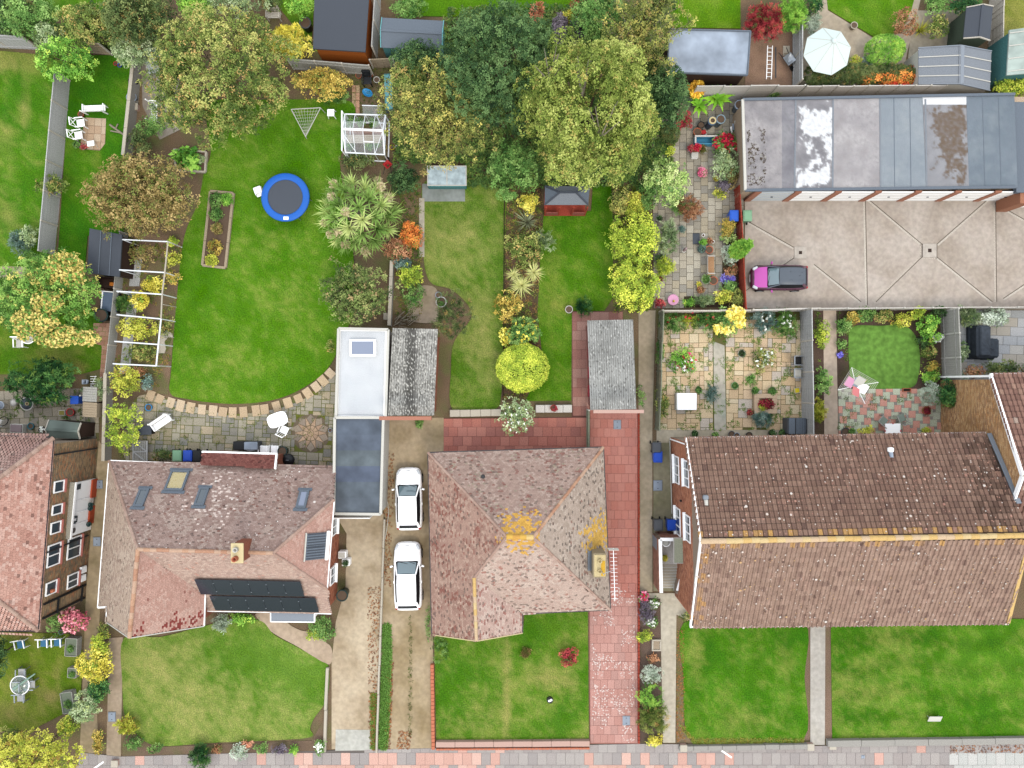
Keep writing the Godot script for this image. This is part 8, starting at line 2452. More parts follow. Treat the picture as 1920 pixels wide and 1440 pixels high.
# ---------- trees, shrubs and flowers ----------
func plants():
	var o: Node3D
	for t in [
		["apple_tree","large olive and russet spreading tree between the wall and the trampoline lawn",418,152,132,122,6.0,"olive","fine",1.35],
		["hawthorn_tree","brown-leaved round tree above the black lean-to shed",268,370,98,76,4.2,"brown","fine",1.1],
		["evergreen_tree","large dark green evergreen tree in the middle of the tree belt",934,130,106,112,7.5,"dark","broad",1.2],
		["sycamore_tree","biggest tree, yellow-green maple above the grey summerhouse",1098,222,126,134,9.0,"sycamore","fine",1.5],
		["cherry_tree","sparse twiggy yellowing tree between the greenhouse and the evergreens",828,238,84,84,4.6,"twiggy","fine",0.22],
		["holly_tree","dark glossy tree left of the yellow flowers behind the patio",1248,188,40,64,5.0,"dark","broad",1.3],
		["laurel_bush","mid green glossy bush below the big evergreen by the middle lawn",962,320,46,54,3.2,"mid","broad",1.2],
		["ash_tree","twiggy yellow-olive tree overhanging the pale blue-grey garage",1196,82,56,68,5.2,"twiggy","fine",0.24],
		["green_tree","fresh green leafy tree above the yellow-green maple",1118,40,48,52,5.0,"mid","broad",1.1],
		["evergreen_tree","dark warm green tree at the top edge right of the green leafy tree",1228,20,36,46,5.0,"darkwarm","broad",1.0],
		["holm_tree","dark grey-green tree corner below the blue-green shed",790,118,52,34,4.2,"dark","fine",1.0],
		["lilac_tree","sage tree at the left of the twiggy tree beside the teal cold frame",770,190,36,74,4.0,"olive","fine",0.9],
		["hedge_tree","grey-green leafy tree at the top left corner",62,36,58,36,3.6,"mid","fine",1.1],
		["hedge_tree","dark tree at the very left of the top hedge",8,22,26,40,3.6,"dark","fine",1.0],
		["hedge_tree","olive-brown tree in the top left hedge right of the grey-green one",168,50,52,36,4.0,"olive","fine",1.1],
		["hedge_tree","large dark mixed tree above the low mossy wall",258,40,72,54,4.6,"darkwarm","fine",1.1],
		["hedge_tree","sage shrub tree just above the end of the mossy wall",258,92,44,32,3.0,"sage","fine",1.0],
		["fig_tree","bright green broad-leaved small tree at the corner of the two left fences",128,114,50,42,3.4,"bright","broad",1.1],
		["hedge_tree","sage-green tree under the top hedge beside the fence corner",92,72,30,24,3.0,"sage","fine",1.0],
		["ivy_tree","broad tree smothered in green ivy with pale yellow flower patches",102,556,92,84,4.6,"ivy","broad",1.2],
		["conifer_bush","dark green feathery conifer mound beside the left patio",82,716,72,38,2.4,"fir","spray",1.5],
		["street_tree","large yellow-olive tree at the bottom left corner of the front lawn",62,1416,92,52,4.2,"yelgreen","broad",1.0],
		["street_shrub","dark olive shrub at the left of the bottom corner tree",8,1392,40,30,2.5,"olive","fine",1.0],
		["evergreen_shrub","deep green shrub at the left edge of the front lawn",0,1224,14,40,2.5,"dark","fine",1.0],
		["damson_tree","dusty olive tree beside the white-roofed garage",672,552,56,52,3.6,"damson","fine",0.8],
		["tamarisk_bush","thin feathery dark bush over the middle lawn's edge",852,592,36,42,2.4,"darkwarm","narrow",0.55],
		["sapling","bushy bramble with white flowers leaning over the red patio",966,782,36,34,2.2,"sage","fine",0.55],
		["blue_shrub","blue-grey juniper in the far-left lawn",40,455,20,20,0.9,"blue","narrow",1.0],
		["green_shrub","grey-green shrub against the left panel fence",58,444,16,20,1.2,"sage","fine",1.0],
		["olive_shrub","loose yellowish shrub on the panel fence beside the brown tree",98,350,30,22,1.6,"olive","fine",0.8],
		["hedge_shrub","bright green shrub left of the ivy-covered tree",16,560,30,50,1.8,"mid","fine",1.1],
		["ivy_shrub","dark ivy clump at the foot of the ivy-covered tree",62,488,24,16,1.5,"mid","fine",1.0],
		["wall_shrub","fresh green shrub beside the stone-edged bed and wall",282,238,24,20,1.4,"mid","fine",1.0],
		["wall_shrub","dark cotoneaster against the end of the mossy wall",262,268,20,26,1.4,"darkwarm","fine",1.0],
		["autumn_shrub","orange and olive shrub in front of the bowed board fence",604,158,50,26,1.6,"autumn","fine",1.2],
		["fern","dark green fern clump below the orange and olive shrub",628,182,26,14,0.8,"mid","narrow",1.0],
		["golden_conifer","bright yellow plume-like conifer behind the big olive tree",548,82,44,28,2.4,"gold","spray",1.6],
		["green_shrub","fresh green shrub at the top edge left of the orange shed",566,10,28,26,2.0,"bright","fine",1.0],
		["hedge_shrub","sage-olive bush at the top edge above the small bench",448,6,52,22,2.4,"sage","fine",1.0],
		["hedge_shrub","bright green bush at the top edge left of the sage-olive bush",368,12,30,28,2.4,"bright","fine",1.0],
		["hedge_shrub","brown-green low hedge beside the small bench",508,8,20,16,1.2,"darkwarm","fine",1.0],
		["green_shrub","leafy green shrub behind the blue-green shed",768,16,32,22,1.6,"mid","fine",1.0],
		["greenhouse_shrub","dark shrubs squeezed behind the greenhouse",668,302,32,14,1.0,"darkwarm","fine",1.0],
		["bay_bush","dark rounded bush right of the palm beside the cold frame",760,336,26,28,2.2,"dark","fine",1.1],
		["orange_shrub","flame-orange shrub beside the many-headed palm",770,440,22,26,1.2,"orange","fine",1.3],
		["brown_shrub","brown-green shrub below the flame-orange shrub",745,470,28,22,1.1,"rust","fine",1.0],
		["lime_shrub","lime green shrub below the brown-green shrub",770,516,25,20,1.2,"lime","fine",1.1],
		["rose_bush","dark green trailing bush under the lime green shrub",776,555,24,22,0.9,"mid","fine",0.7],
		["fence_shrub","grey-green shrub beside the narrow wall",752,492,20,14,1.0,"blue","fine",1.0],
		["fruit_bush","yellow-leaved bush in the second bay of the fruit cage",288,534,22,15,1.0,"gold","broad",0.9],
		["fruit_bush","yellow-leaved bush in the third bay of the fruit cage",263,563,22,17,1.1,"gold","broad",0.9],
		["fruit_bush","large yellow-green bush in the fourth bay of the fruit cage",256,618,38,22,1.1,"yelgreen","broad",0.9],
		["fruit_bush","brownish sprawling bush in the top bay of the fruit cage",270,476,36,22,1.0,"brown","fine",0.6],
		["fruit_bush","thin green and yellow bush in the lowest bay of the fruit cage",262,660,34,16,0.9,"olive","fine",0.7],
		["green_herb","grey-green herb by the fence in the fruit cage's third bay",234,568,15,18,0.8,"mid","narrow",0.9],
		["soft_fruit","yellow-green sprig outside the fruit cage near its top corner",325,486,14,16,0.8,"yelgreen","fine",0.8],
		["soft_fruit","golden sprig outside the fruit cage beside its second bay",325,520,14,12,0.7,"autumn","fine",0.8],
		["soft_fruit","small lime sprig at the top right of the fruit cage",324,451,10,8,0.7,"lime","broad",0.8],
		["bare_weeds","olive weeds in the soil strip beside the fruit cage",310,612,16,22,0.5,"olive","fine",0.5],
		["maroon_shrub","dark maroon shrub below the fruit cage",260,698,14,14,0.9,"rust","fine",1.2],
		["climber","yellow-green rambling climber hanging over the low wall by the patio",238,715,30,30,1.6,"yelgreen","broad",0.7],
		["climber","long lime-yellow climber spilling down to the chalet roof",230,800,34,50,1.8,"lime","broad",0.9],
		["dark_shrub","blue-green shrub beside the rambling climber",278,716,12,16,0.9,"blue","fine",0.9],
		["patio_herb","dark green mound beside the green wheelie bin",308,852,22,10,0.7,"darkwarm","fine",1.2],
		["alley_shrub","grey-green shrub in the alley beside the upper bin store",193,728,12,18,1.0,"sage","narrow",0.9],
		["gold_shrub","golden yellow dome shrub at the corner of the summerhouse lawn",992,383,21,17,1.2,"gold","fine",1.3],
		["border_shrub","olive-brown shrub below the spiky grey plant",985,466,36,34,1.5,"olive","fine",0.9],
		["grey_shrub","silvery grey shrub beside the olive-brown border shrub",1022,452,18,20,1.0,"sage","narrow",0.8],
		["border_shrub","yellow-brown thin shrub between the middle lawns",952,574,24,30,1.2,"autumn","fine",0.8],
		["camellia","dark glossy shrub with pale yellow flowers above the big lime ball",984,622,32,30,1.5,"mid","broad",1.1],
		["cream_hydrangea","small cream-flowered shrub left of the glossy camellia",950,630,14,18,1.0,"gold","petal",0.9],
		["rock_plant","blue-green tuft at the head of the red path",1093,574,16,18,0.7,"fir","narrow",1.0],
		["yellow_climber","yellow-green loose shrub right of the summerhouse",1164,374,18,30,1.8,"twiggy","fine",0.9],
		["yellow_climber","olive-yellow shrub on the boundary above the lime shrubs",1188,388,18,28,1.8,"yelgreen","fine",0.9],
		["dark_shrub","dark shrub below the big maple beside the patio boundary",1212,368,20,26,1.8,"mid","fine",1.0],
		["willow_shrub","grey-green loose shrub right of the upper lime ball",1250,444,20,34,1.3,"sage","narrow",0.9],
		["variegated_shrub","large pale variegated shrub at the left edge of the stone patio",1250,342,42,40,2.0,"pale","broad",1.1],
		["weeping_maple","rusty weeping maple with bare arching stems on the patio",1292,392,24,22,1.2,"rust","narrow",1.1],
		["fern_shrub","dark green fern behind the rusty weeping maple",1272,384,12,18,1.0,"mid","narrow",1.0],
		["euphorbia","lime green soft shrub below the dark round shrub on the patio edge",1246,502,16,18,0.9,"lime","narrow",1.2],
		["box_ball","very dark small round shrub beside the lime balls",1236,483,10,9,0.7,"dark","tiny",1.2],
		["red_maple","round dark red maple on the stone patio",1280,227,17,17,1.1,"red","fine",1.3],
		["lime_tuft","small lime tuft with pink flowers below the olive ball",1256,284,9,9,0.5,"lime","fine",1.0],
		["silver_shrub","grey-green variegated shrub beside the garage block wall",1362,308,24,28,1.5,"sage","fine",1.0],
		["thorn_shrub","brown twiggy shrub below the grey-green variegated shrub",1374,330,14,22,1.4,"brown","fine",0.7],
		["dark_shrub","dark leafy clump near the top of the red timber fence",1358,350,14,14,0.9,"purple","fine",1.0],
		["yellow_tuft","yellow-green mound at the top right of the stone patio",1350,364,12,10,0.7,"yelgreen","fine",1.0],
		["golden_maple","round golden-orange maple beside the red fence",1363,424,15,17,1.1,"autumn","fine",1.4],
		["hosta","pale green leafy clump below the golden maple",1368,446,14,10,0.6,"pale","broad",1.0],
		["silver_ball","silvery green rounded shrub leaning out beside the cypress",1368,478,15,20,1.0,"silver","tiny",1.3],
		["heather","rust-brown heather below the silvery rounded shrub",1370,508,13,14,0.6,"rust","tiny",1.0],
		["lavender","violet-flowered lavender tuft in the fence border",1366,524,12,8,0.5,"violet","narrow",1.2],
		["border_herb","dark green leafy clump below the lavender",1366,540,16,14,0.8,"mid","fine",1.0],
		["border_herb","yellow-green leafy shrub at the foot of the red fence border",1356,555,18,14,0.9,"yelgreen","fine",1.0],
		["border_herb","olive shrub in the corner below the red fence",1380,562,15,18,1.1,"twiggy","fine",1.0],
		["border_herb","bright green round clump in the bottom bed of the stone patio",1292,568,11,8,0.5,"bright","fine",1.1],
		["border_herb","grey-green tuft right of the bright green clump",1320,562,18,11,0.6,"sage","narrow",1.0],
		["red_pot_maple","small scarlet shrub at the corner of the stone patio",1236,567,10,9,0.7,"red","fine",1.2],
		["shrubby_border","bushy green perennial in the top left corner of the buff patio",1260,604,24,18,0.8,"mid","narrow",1.2],
		["shrubby_border","bushy green perennial in the middle of the buff patio's top edge",1330,602,32,16,0.8,"mid","narrow",1.2],
		["shrubby_border","yellowish low plant between the two bushy green perennials",1294,600,14,12,0.5,"yelgreen","narrow",1.0],
		["blue_spurge","blue-green bushy plant right of the yellow daisies",1430,604,24,22,0.8,"blue","narrow",1.1],
		["blue_spurge","blue-green plant in the top right corner of the buff patio",1470,606,24,26,0.8,"mid","narrow",1.0],
		["rose_bed","square bed of greenery with red and pink flowers in the buff patio",1282,677,22,28,0.5,"bright","fine",1.2],
		["rose_mound","round mound of trailing plant with white flowers in the buff patio",1431,671,22,22,0.7,"olive","fine",1.1],
		["side_climber","green climber at the left fence of the buff patio, upper of two",1238,662,8,22,0.9,"mid","fine",1.0],
		["side_climber","reddish green climber at the left fence of the buff patio, lower of two",1240,760,11,26,0.9,"olive","fine",1.0],
		["spreading_juniper","blue-green spreading plant below the stone planter",1430,786,20,14,0.5,"blue","narrow",1.1],
		["paving_weed","green tuft growing in the paving right of the concrete strip",1407,711,9,9,0.3,"mid","fine",1.0],
		["paving_weed","blue-green tuft against the concrete strip",1334,736,11,16,0.35,"blue","narrow",0.9],
		["border_shrub","lime-topped green shrub beside the narrow pink path",1540,626,16,24,1.2,"lime","fine",1.1],
		["border_shrub","glossy green shrub on the panel fence beside the pink path",1540,716,16,26,1.2,"mid","broad",1.1],
		["spiky_yucca","striped spiky yellow plant at the lower end of the pink path border",1534,770,12,24,0.9,"yelgreen","narrow",1.0],
		["round_shrub","dark green round shrub at the upper left of the artificial lawn",1580,612,16,14,0.9,"mid","fine",1.2],
		["golden_shrub","golden rounded shrub above the artificial lawn",1599,597,14,12,0.8,"autumn","fine",1.2],
		["border_shrub","leafy green plant at the fence above the artificial lawn",1622,590,20,14,0.8,"mid","fine",1.0],
		["border_shrub","olive-green plant at the fence right of the leafy one",1656,592,18,14,0.9,"olive","fine",1.0],
		["border_shrub","yellow-green spreading shrub above the artificial lawn",1690,602,22,12,0.7,"yelgreen","fine",1.0],
		["border_shrub","bright lime shrub at the fence beside the spreading one",1718,586,14,12,0.9,"lime","broad",1.0],
		["border_shrub","large bright green shrub right of the artificial lawn",1744,616,24,24,1.1,"bright","broad",1.1],
		["white_lily","white-flowered plant against the streaked fence",1758,632,10,8,0.8,"whites","petal",1.0],
		["border_shrub","dark leafy clump right of the artificial lawn",1730,640,12,14,0.6,"dark","fine",1.0],
		["border_shrub","olive clump on the right border above the orange one",1742,660,14,12,0.6,"olive","fine",1.0],
		["border_shrub","orange-tinged shrub on the right border",1745,686,13,11,0.7,"autumn","fine",1.0],
		["border_shrub","fresh green shrub at the foot of the right border",1744,706,18,12,0.7,"bright","fine",1.1],
		["corner_shrub","dark green shrub in the fence corner above the artificial lawn",1758,584,16,10,0.9,"dark","fine",1.0],
		["silver_shrub","pale silver clipped shrub beside the tall dark green shrub",1744,738,19,21,1.0,"silver","tiny",1.2],
		["laurel_shrub","tall dark green shrub at the brick end wall",1778,738,19,28,1.9,"fir","fine",1.2],
		["left_border_plant","small green plant beside the violet flowers left of the artificial lawn",1578,646,10,12,0.5,"mid","fine",0.9],
		["violet_flower","violet flower clump left of the artificial lawn",1574,665,5,5,0.3,"violet","petal",1.2],
		["patio_shrub","yellow-green shrub in a dark pot near the flats gutter",1624,808,14,9,0.8,"yelgreen","fine",1.1],
		["patio_shrub","small green plant right of the white square table",1736,808,9,5,0.6,"yelgreen","fine",1.0],
		["grey_shrub","grey-green shrub at the fence above the covered barbecue",1812,594,22,16,0.9,"sage","narrow",1.0],
		["grey_shrub","bushy silver and yellow shrub above and right of the covered barbecue",1862,594,28,18,1.0,"silver","fine",1.0],
		["grey_shrub","sage shrub left of the covered barbecue",1802,660,12,18,0.8,"sage","broad",1.0],
		["low_hedge","olive low hedge above the end block roof",1880,690,42,12,1.0,"darkwarm","fine",1.1],
		["low_hedge","reddish hedge piece above the end block roof",1826,698,20,12,1.0,"rust","fine",1.0],
		["low_hedge","pale variegated plant left of the reddish hedge piece",1804,706,10,10,0.8,"silver","fine",1.0],
		["acer_shrub","dark red cut-leaved maple beside the pale garage roof",1428,46,38,32,2.0,"red","narrow",1.3],
		["bamboo","bright green feathery bamboo right of the red maple",1482,30,28,34,2.2,"bright","narrow",1.2],
		["dark_shrub","dark green shrub at the top edge right of the bamboo",1524,12,16,24,1.8,"fir","fine",1.0],
		["silver_plant","silvery soft plant above the parasol",1522,44,14,20,1.0,"silver","narrow",1.1],
		["photinia","red-tipped rounded shrub on the edge of the top lawn",1690,46,25,24,1.6,"rust","fine",1.2],
		["green_shrub","green shrub behind the small spiky palm at the top",1754,10,22,18,1.4,"mid","fine",1.0],
		["green_shrub","dark green shrub at the top edge beside the small dark shed",1806,10,32,18,1.6,"fir","broad",1.0],
		["olive_shrub","olive and gold shrub right of the spiky palm",1756,48,18,26,1.1,"olive","fine",0.9],
		["parasol_shrub","yellow-green shrub below the parasol's right edge",1602,118,12,12,0.9,"yelgreen","fine",1.0],
		["parasol_shrub","grey-green shrub between the parasol and the lime ball",1628,116,14,10,0.7,"blue","fine",1.0],
		["golden_bush","bright yellow-green bush in the corner beyond the metal shed",1893,166,30,22,1.6,"lime","fine",1.2],
		["ivy_patch","dark ivy on the pale slab fence",1452,176,12,6,1.4,"mid","fine",1.0],
		["copper_tree","coppery dying conifer tip at the top edge",1080,12,12,18,3.0,"copper","spray",0.9],
		["copper_tree","small coppery plume above the big evergreen",1006,24,10,14,3.0,"copper","spray",0.8],
		["purple_conifer","grey-purple conifer tip, left of two above the maple",1050,56,13,22,3.4,"purple","spray",1.1],
		["purple_conifer","grey-purple conifer tip, right of two above the maple",1082,60,11,22,3.4,"purple","spray",1.1],
		["yellow_shrub","small golden shrub between the two grey-purple conifers",1066,36,12,10,2.6,"gold","fine",1.0],
		["hydrangea","pink mophead hydrangea at the front of the corner house",141,1163,23,24,1.3,"hydrangea","petal",1.6],
		["green_shrub","green perennial left of the pink hydrangea",108,1166,18,22,0.8,"mid","fine",0.9],
		["privet","lime-yellow privet bush between the two front paths, upper",188,1208,17,22,1.4,"lime","fine",1.1],
		["privet","large golden privet between the two front paths, middle",180,1246,29,32,1.7,"gold","fine",1.2],
		["dark_shrub","dark green shrub below the golden privet",188,1284,20,28,1.4,"fir","fine",1.1],
		["viburnum","blue-green leafy shrub beside the planter box and path",163,1326,26,32,1.5,"sage","broad",1.1],
		["privet","lime-yellow privet bush at the bottom of the front lawn",130,1362,20,20,1.3,"lime","fine",1.1],
		["wall_shrub","thin brownish shrub at the head of the front path",196,1178,12,16,1.0,"olive","fine",0.8],
		["hypericum","yellow-orange ragged shrub strip between the two paths' feet",184,1392,9,26,0.8,"autumn","fine",0.9],
		["gold_conifer","golden-brown spreading conifer at the foot of the chalet path",240,1360,20,14,0.8,"yelgreen","spray",1.4],
		["front_shrub","dark spiky conifer at the pavement edge of the chalet garden",376,1416,22,20,0.9,"fir","narrow",1.3],
		["front_shrub","silver-blue shrub on the pavement edge right of the spiky conifer",450,1410,17,15,0.7,"silver","fine",1.0],
		["front_shrub","copper-pink small shrub above the silver-blue one",462,1396,10,9,0.5,"copper","fine",1.0],
		["front_shrub","dark grey-blue low shrub in the chalet's front border",524,1404,18,9,0.5,"purple","fine",1.0],
		["front_shrub","bright green rounded shrub in the chalet's front border",553,1404,8,9,0.5,"bright","fine",1.1],
		["front_shrub","dark green shrub left of the grey-blue one in the front border",492,1402,12,10,0.6,"mid","fine",1.0],
		["front_shrub","white-flowered plant beside the chalet drive's foot",600,1398,9,16,0.5,"mid","fine",1.0],
		["front_shrub","leafy mixed plant at the left end of the chalet's front border",255,1392,22,14,0.6,"mid","fine",0.9],
		["front_shrub","round green plant in the left of the chalet's front border",292,1402,14,9,0.6,"mid","fine",1.0],
		["front_shrub","small red-brown ground plant in the chalet's front border",405,1404,12,7,0.3,"rust","fine",0.9],
		["lamb_ear","grey feathery plant against the chalet's front wall",416,1166,15,16,0.7,"silver","narrow",1.2],
		["front_foliage","bright green fern bed along the chalet's front wall",452,1158,28,10,0.6,"bright","fine",1.1],
		["front_foliage","dense green bed right of the lead-roofed bay",604,1178,24,22,0.7,"mid","fine",1.2],
		["front_foliage","lime green fern bed below the lead-roofed bay",590,1190,20,10,0.5,"lime","fine",1.1],
		["ground_ivy","low green mat at the bungalow's front left corner",824,1218,18,24,0.25,"mid","tiny",1.0],
		["ground_ivy","narrow green mat along the bungalow's left wall by the drive",804,1168,5,38,0.3,"mid","tiny",1.0],
		["red_azalea","scarlet and maroon shrub in the middle of the bungalow's front lawn",1066,1230,17,18,0.8,"red","fine",1.2],
		["dry_mound","small grey-brown dried mound in the bungalow's front lawn",985,1222,8,8,0.25,"brown","narrow",1.0],
		["cordon_shrub","maroon and green round shrub at the top of the flats border",1212,1148,16,20,0.9,"purple","tiny",1.2],
		["flower_clump","pink and red flower clump at the head of the flats border",1206,1118,10,13,0.5,"pinks","petal",1.0],
		["flower_clump","green leafy clump right of the maroon round shrub",1226,1130,10,10,0.5,"mid","fine",1.0],
		["flower_clump","mixed white and red flowers below the maroon round shrub",1222,1164,12,12,0.4,"mid","fine",0.9],
		["gold_tuft","lime-yellow tuft in the flats border above the square stone",1208,1192,13,12,0.6,"lime","fine",1.1],
		["hebe","silver and green variegated dome in the flats border",1222,1263,21,18,0.9,"silver","tiny",1.3],
		["clipped_hedge","bright green clipped block of hedge below the variegated dome",1220,1303,27,24,1.1,"bright","tiny",1.3],
		["grass_shrub","olive feathery shrub below the clipped green hedge block",1226,1345,29,28,1.2,"olive","narrow",1.3],
		["gold_tuft","yellow low shrub at the pavement end of the flats border",1228,1388,17,10,0.5,"gold","fine",1.1],
		["border_plant","small rusty plant in the flats border below the square stone",1224,1234,10,10,0.4,"rust","fine",0.8],
		["wall_weed","brownish weeds around the corner pillar of the flats lawn",1288,1156,12,8,0.4,"olive","fine",0.8],
		["gutter_plant","green plants along the corrugated garage's right wall",1203,740,7,24,0.9,"mid","fine",1.1],
		["drive_weed","green weed clump at the head of the bungalow drive",785,793,7,9,0.35,"mid","fine",1.0],
		["wild_shrub","small shrub with white flowers beside the white-roofed garage",620,650,8,14,0.8,"olive","fine",0.8],
	]:
		o = plant(t[0], t[1],"tree" if t[6] >= 3.0 else ("shrub" if t[6] >= 0.75 else "plant"), t[2], t[3], t[4], t[5], t[6], t[7], t[8], t[9])
		var p: float = (H - t[6]*0.55)/(H*S)
		match t[0]:
			"ivy_tree":
				for s in [[112,500,34,26],[62,600,40,20],[92,628,42,20],[38,610,16,26],[88,566,24,18],[130,520,18,16],[140,632,22,14]]:
					var c := P(s[0], s[1],4.2) - o.position
					foliage(o,"flower_patch",[[Vector3(c.x, 3.2 + 1.1*(1.0 - pow(Vector2(c.x, c.z).length()/3.2,2)), c.z), Vector3(s[2]*p, 0.55, s[3]*p),0.5]], int(s[2]*s[3]*1.0), LM.petal, PAL([156,144,56],[198,178,80],[224,204,112],[104,146,48],0.3),0.95,0.3,1.1,0.4)
			"cherry_tree": shoots(o, 3.1,3.1,5.2,34,"twiggy",2600, M.bark)
			"ash_tree": shoots(o, 2.1,2.4,6.0,26,"twiggy",1600, M.palebark)
			"hawthorn_tree": shoots(o, 3.2,2.5,4.0,20,"brown",1200, M.bark)
			"damson_tree": shoots(o, 1.9,1.7,3.5,18,"damson",800, M.bark)
			"sycamore_tree":
				var w := []
				for s in [[-2.2,-1.7],[-0.4,-0.9],[0.6,1.4]]:
					for k in 7:
						var p0 := Vector3(s[0],8.3, s[1])
						limb(w, p0 + Vector3(0,-1.2,0.5), p0 + Vector3(rr(-0.9,0.9), rr(0.0,0.5), rr(-1.2,0.3)),0.05,0.015)
				part(o,"branches",join(w), M.palebark)
			"rose_bed": for c in ["crimson","pinks","whites"]: blooms(o,"flowers",0.75,0.5,14, c, 1.1,0.12)
			"rose_mound": blooms(o,"flowers",0.75,0.6,40,"whites",1.1,0.15)
			"camellia": blooms(o,"flowers",0.9,1.4,36,"gold",1.1,0.3)
			"sapling": blooms(o,"flowers",1.0,1.9,26,"whites",0.8,0.4)
			"blue_spurge": blooms(o,"flowers",0.6,0.8,12,"whites",1.0,0.15)
			"flower_clump": blooms(o,"flowers",0.3,0.45,16,"crimson" if t[2] < 1215 else "whites",0.9,0.12)
			"privet": blooms(o,"flowers",0.5, t[6]*0.9,20,"gold",0.9,0.2)
			"front_shrub": if t[1].begins_with("white"): blooms(o,"flowers",0.3,0.5,30,"whites",0.9,0.12)
			"shrubby_border": blooms(o,"flowers",0.5,0.75,6,"crimson",0.8,0.1)
	ball("lime_dome","large lime-yellow clipped dome between the middle lawns",980,690,47,43,1.9,"lime","fine")
	plant("lime_dome","lime-yellow dome shrub, upper of two beside the stone patio","shrub",1187,448,45,46,2.6,"lime","fine",1.35)
	plant("lime_dome","lime-yellow dome shrub, lower of two beside the stone patio","shrub",1186,536,47,48,2.6,"lime","fine",1.35)
	ball("green_dome","bright lime-green clipped ball right of the parasol",1658,95,35,28,1.6,"bright","tiny")
	ball("olive_ball","dark olive clipped ball on the stone patio below the red maple",1257,253,16,17,1.1,"darkwarm","tiny")
	o = thing("clipped_hedge","long low clipped hedge turning flame red and orange at its right end","hedge",P(1605,150))
	var lob := []
	for i in 11: lob.append([Vector3(-3.2 + i*0.62,0.75, rr(-0.05,0.1)), Vector3(0.55,0.62,0.62),0.4 + rr(-0.1,0.15)])
	foliage(o,"foliage",lob, 4200, LM.tiny, pals("darkwarm"),1.1,0.85,1.04)
	foliage(o,"creeper",[[Vector3(1.2,0.75,0.35), Vector3(1.3,0.6,0.35),0.5],[Vector3(2.6,0.8,0.25), Vector3(1.2,0.6,0.4),0.6]],420, LM.fine, pals("orange"),1.0,0.85,1.1)
	foliage(o,"creeper",[[Vector3(3.3,0.7,0.1), Vector3(0.35,0.6,0.6),0.6],[Vector3(2.4,0.7,0.6), Vector3(1.0,0.4,0.2),0.5]],220, LM.fine, PAL([170,20,20],[230,50,30],[250,90,50]),1.0,0.8,1.1)
	part(o,"stem",join([bar(Vector3(-3,0,0), Vector3(-3,0.7,0),0.03), bar(Vector3(0,0,0), Vector3(0,0.7,0),0.03), bar(Vector3(3,0,0), Vector3(3,0.7,0),0.03)]), M.bark)
	o = plant("yellow_daisies","big clump of bright yellow daisies spilling over the buff patio's top fence","flowers",1366,602,26,26,1.1,"mid","fine",0.6)
	foliage(o,"flowers",[[Vector3(0.3,1.05,-0.45), Vector3(0.62,0.2,0.5),0.6],[Vector3(-0.35,0.9,0.5), Vector3(0.72,0.2,0.35),0.6],[Vector3(0.55,1.0,0.1), Vector3(0.35,0.2,0.4),0.6]],360, LM.petal, PAL([216,190,40],[244,226,84],[255,246,160]),1.5,0.2,1.0,0.2)
	o = plant("sunflowers","clump of golden yellow rudbeckia flowers beside the banana plants","flowers",1301,173,16,17,1.3,"mid","fine",0.6)
	foliage(o,"flowers",[[Vector3(0,1.25,0), Vector3(0.55,0.2,0.6),0.5]],130, LM.petal, PAL([226,160,0],[250,200,10],[255,220,60]),1.5,0.2,1.0,0.2)
	o = plant("begonias","wide bed of crimson begonias against the garage block wall","flowers",1361,271,30,20,0.8,"mid","fine",0.7)
	foliage(o,"flowers",[[Vector3(0,0.75,0), Vector3(0.95,0.18,0.6),0.5]],130, LM.petal, pals("crimson"),1.4,0.2,1.0,0.2)
	for b in [[1312,195,0.85,"banana plant with bright leaves, lower left of the pair"],[1346,184,1.0,"banana plant with bright leaves, upper right of the pair"]]:
		o = thing("banana_plant",b[3],"plant",G(b[0], b[1],0.9), rr(0,360))
		var m := LM.banana as Mesh
		mass(o,"leaves",m, M.leaf, [Transform3D(Basis.from_scale(Vector3.ONE*b[2]), Vector3(0,0.6,0)), Transform3D(Basis(Vector3.UP, 1.0).scaled(Vector3.ONE*b[2]*0.7), Vector3(0,0.8,0))],[C(150,210,60,1.5), C(120,180,50,1.5)])
		part(o,"stem",cy(0.1,0.07,0.8,10), M.mosswood, tf(0,0.4,0))
	o = thing("cordyline_palm","wide many-headed cordyline palm with pale flower plumes beside the lawn","palm",G(668,396,2.2))
	var xs := []
	var cs := []
	var wd := []
	var pl := []
	for i in 36:
		var y := 1.0 - 0.95*(i + 0.5)/36
		var a := i*2.39996
		var s := sqrt(1.0 - y*y)
		var p := Vector3(s*cos(a)*2.0,1.0 + y*2.0, s*sin(a)*2.05)
		var up := Vector3(p.x*0.55,1.3*maxf(y, 0.35), p.z*0.55).normalized()
		var x := Vector3.FORWARD.cross(up).normalized().rotated(up, rr(0, TAU))
		xs.append(Transform3D(Basis(x, up, x.cross(up))*rr(0.85,1.15), p))
		cs.append(tone(pals("cordy"), rr(0.1,1.0))*rr(0.85,1.2))
		if i % 3 == 0: limb(wd, Vector3(0,0.9,0), p*0.97,0.1,0.05)
		if rng.randf() < 0.42: pl.append([p + up*0.35 + Vector3(rr(-0.15,0.15),0, rr(-0.15,0.15)), Vector3(0.28,0.2,0.28),0.5])
	mass(o,"crown",LM.cordy, M.leaf, xs, cs)
	foliage(o,"flower_plume",pl, 900, LM.tiny, PAL([170,152,110],[214,196,152],[236,222,186]),1.0,0.1,1.0)
	limb(wd, Vector3.ZERO, Vector3(0,1.0,0),0.2,0.16)
	part(o,"trunk",join(wd), M.palebark)
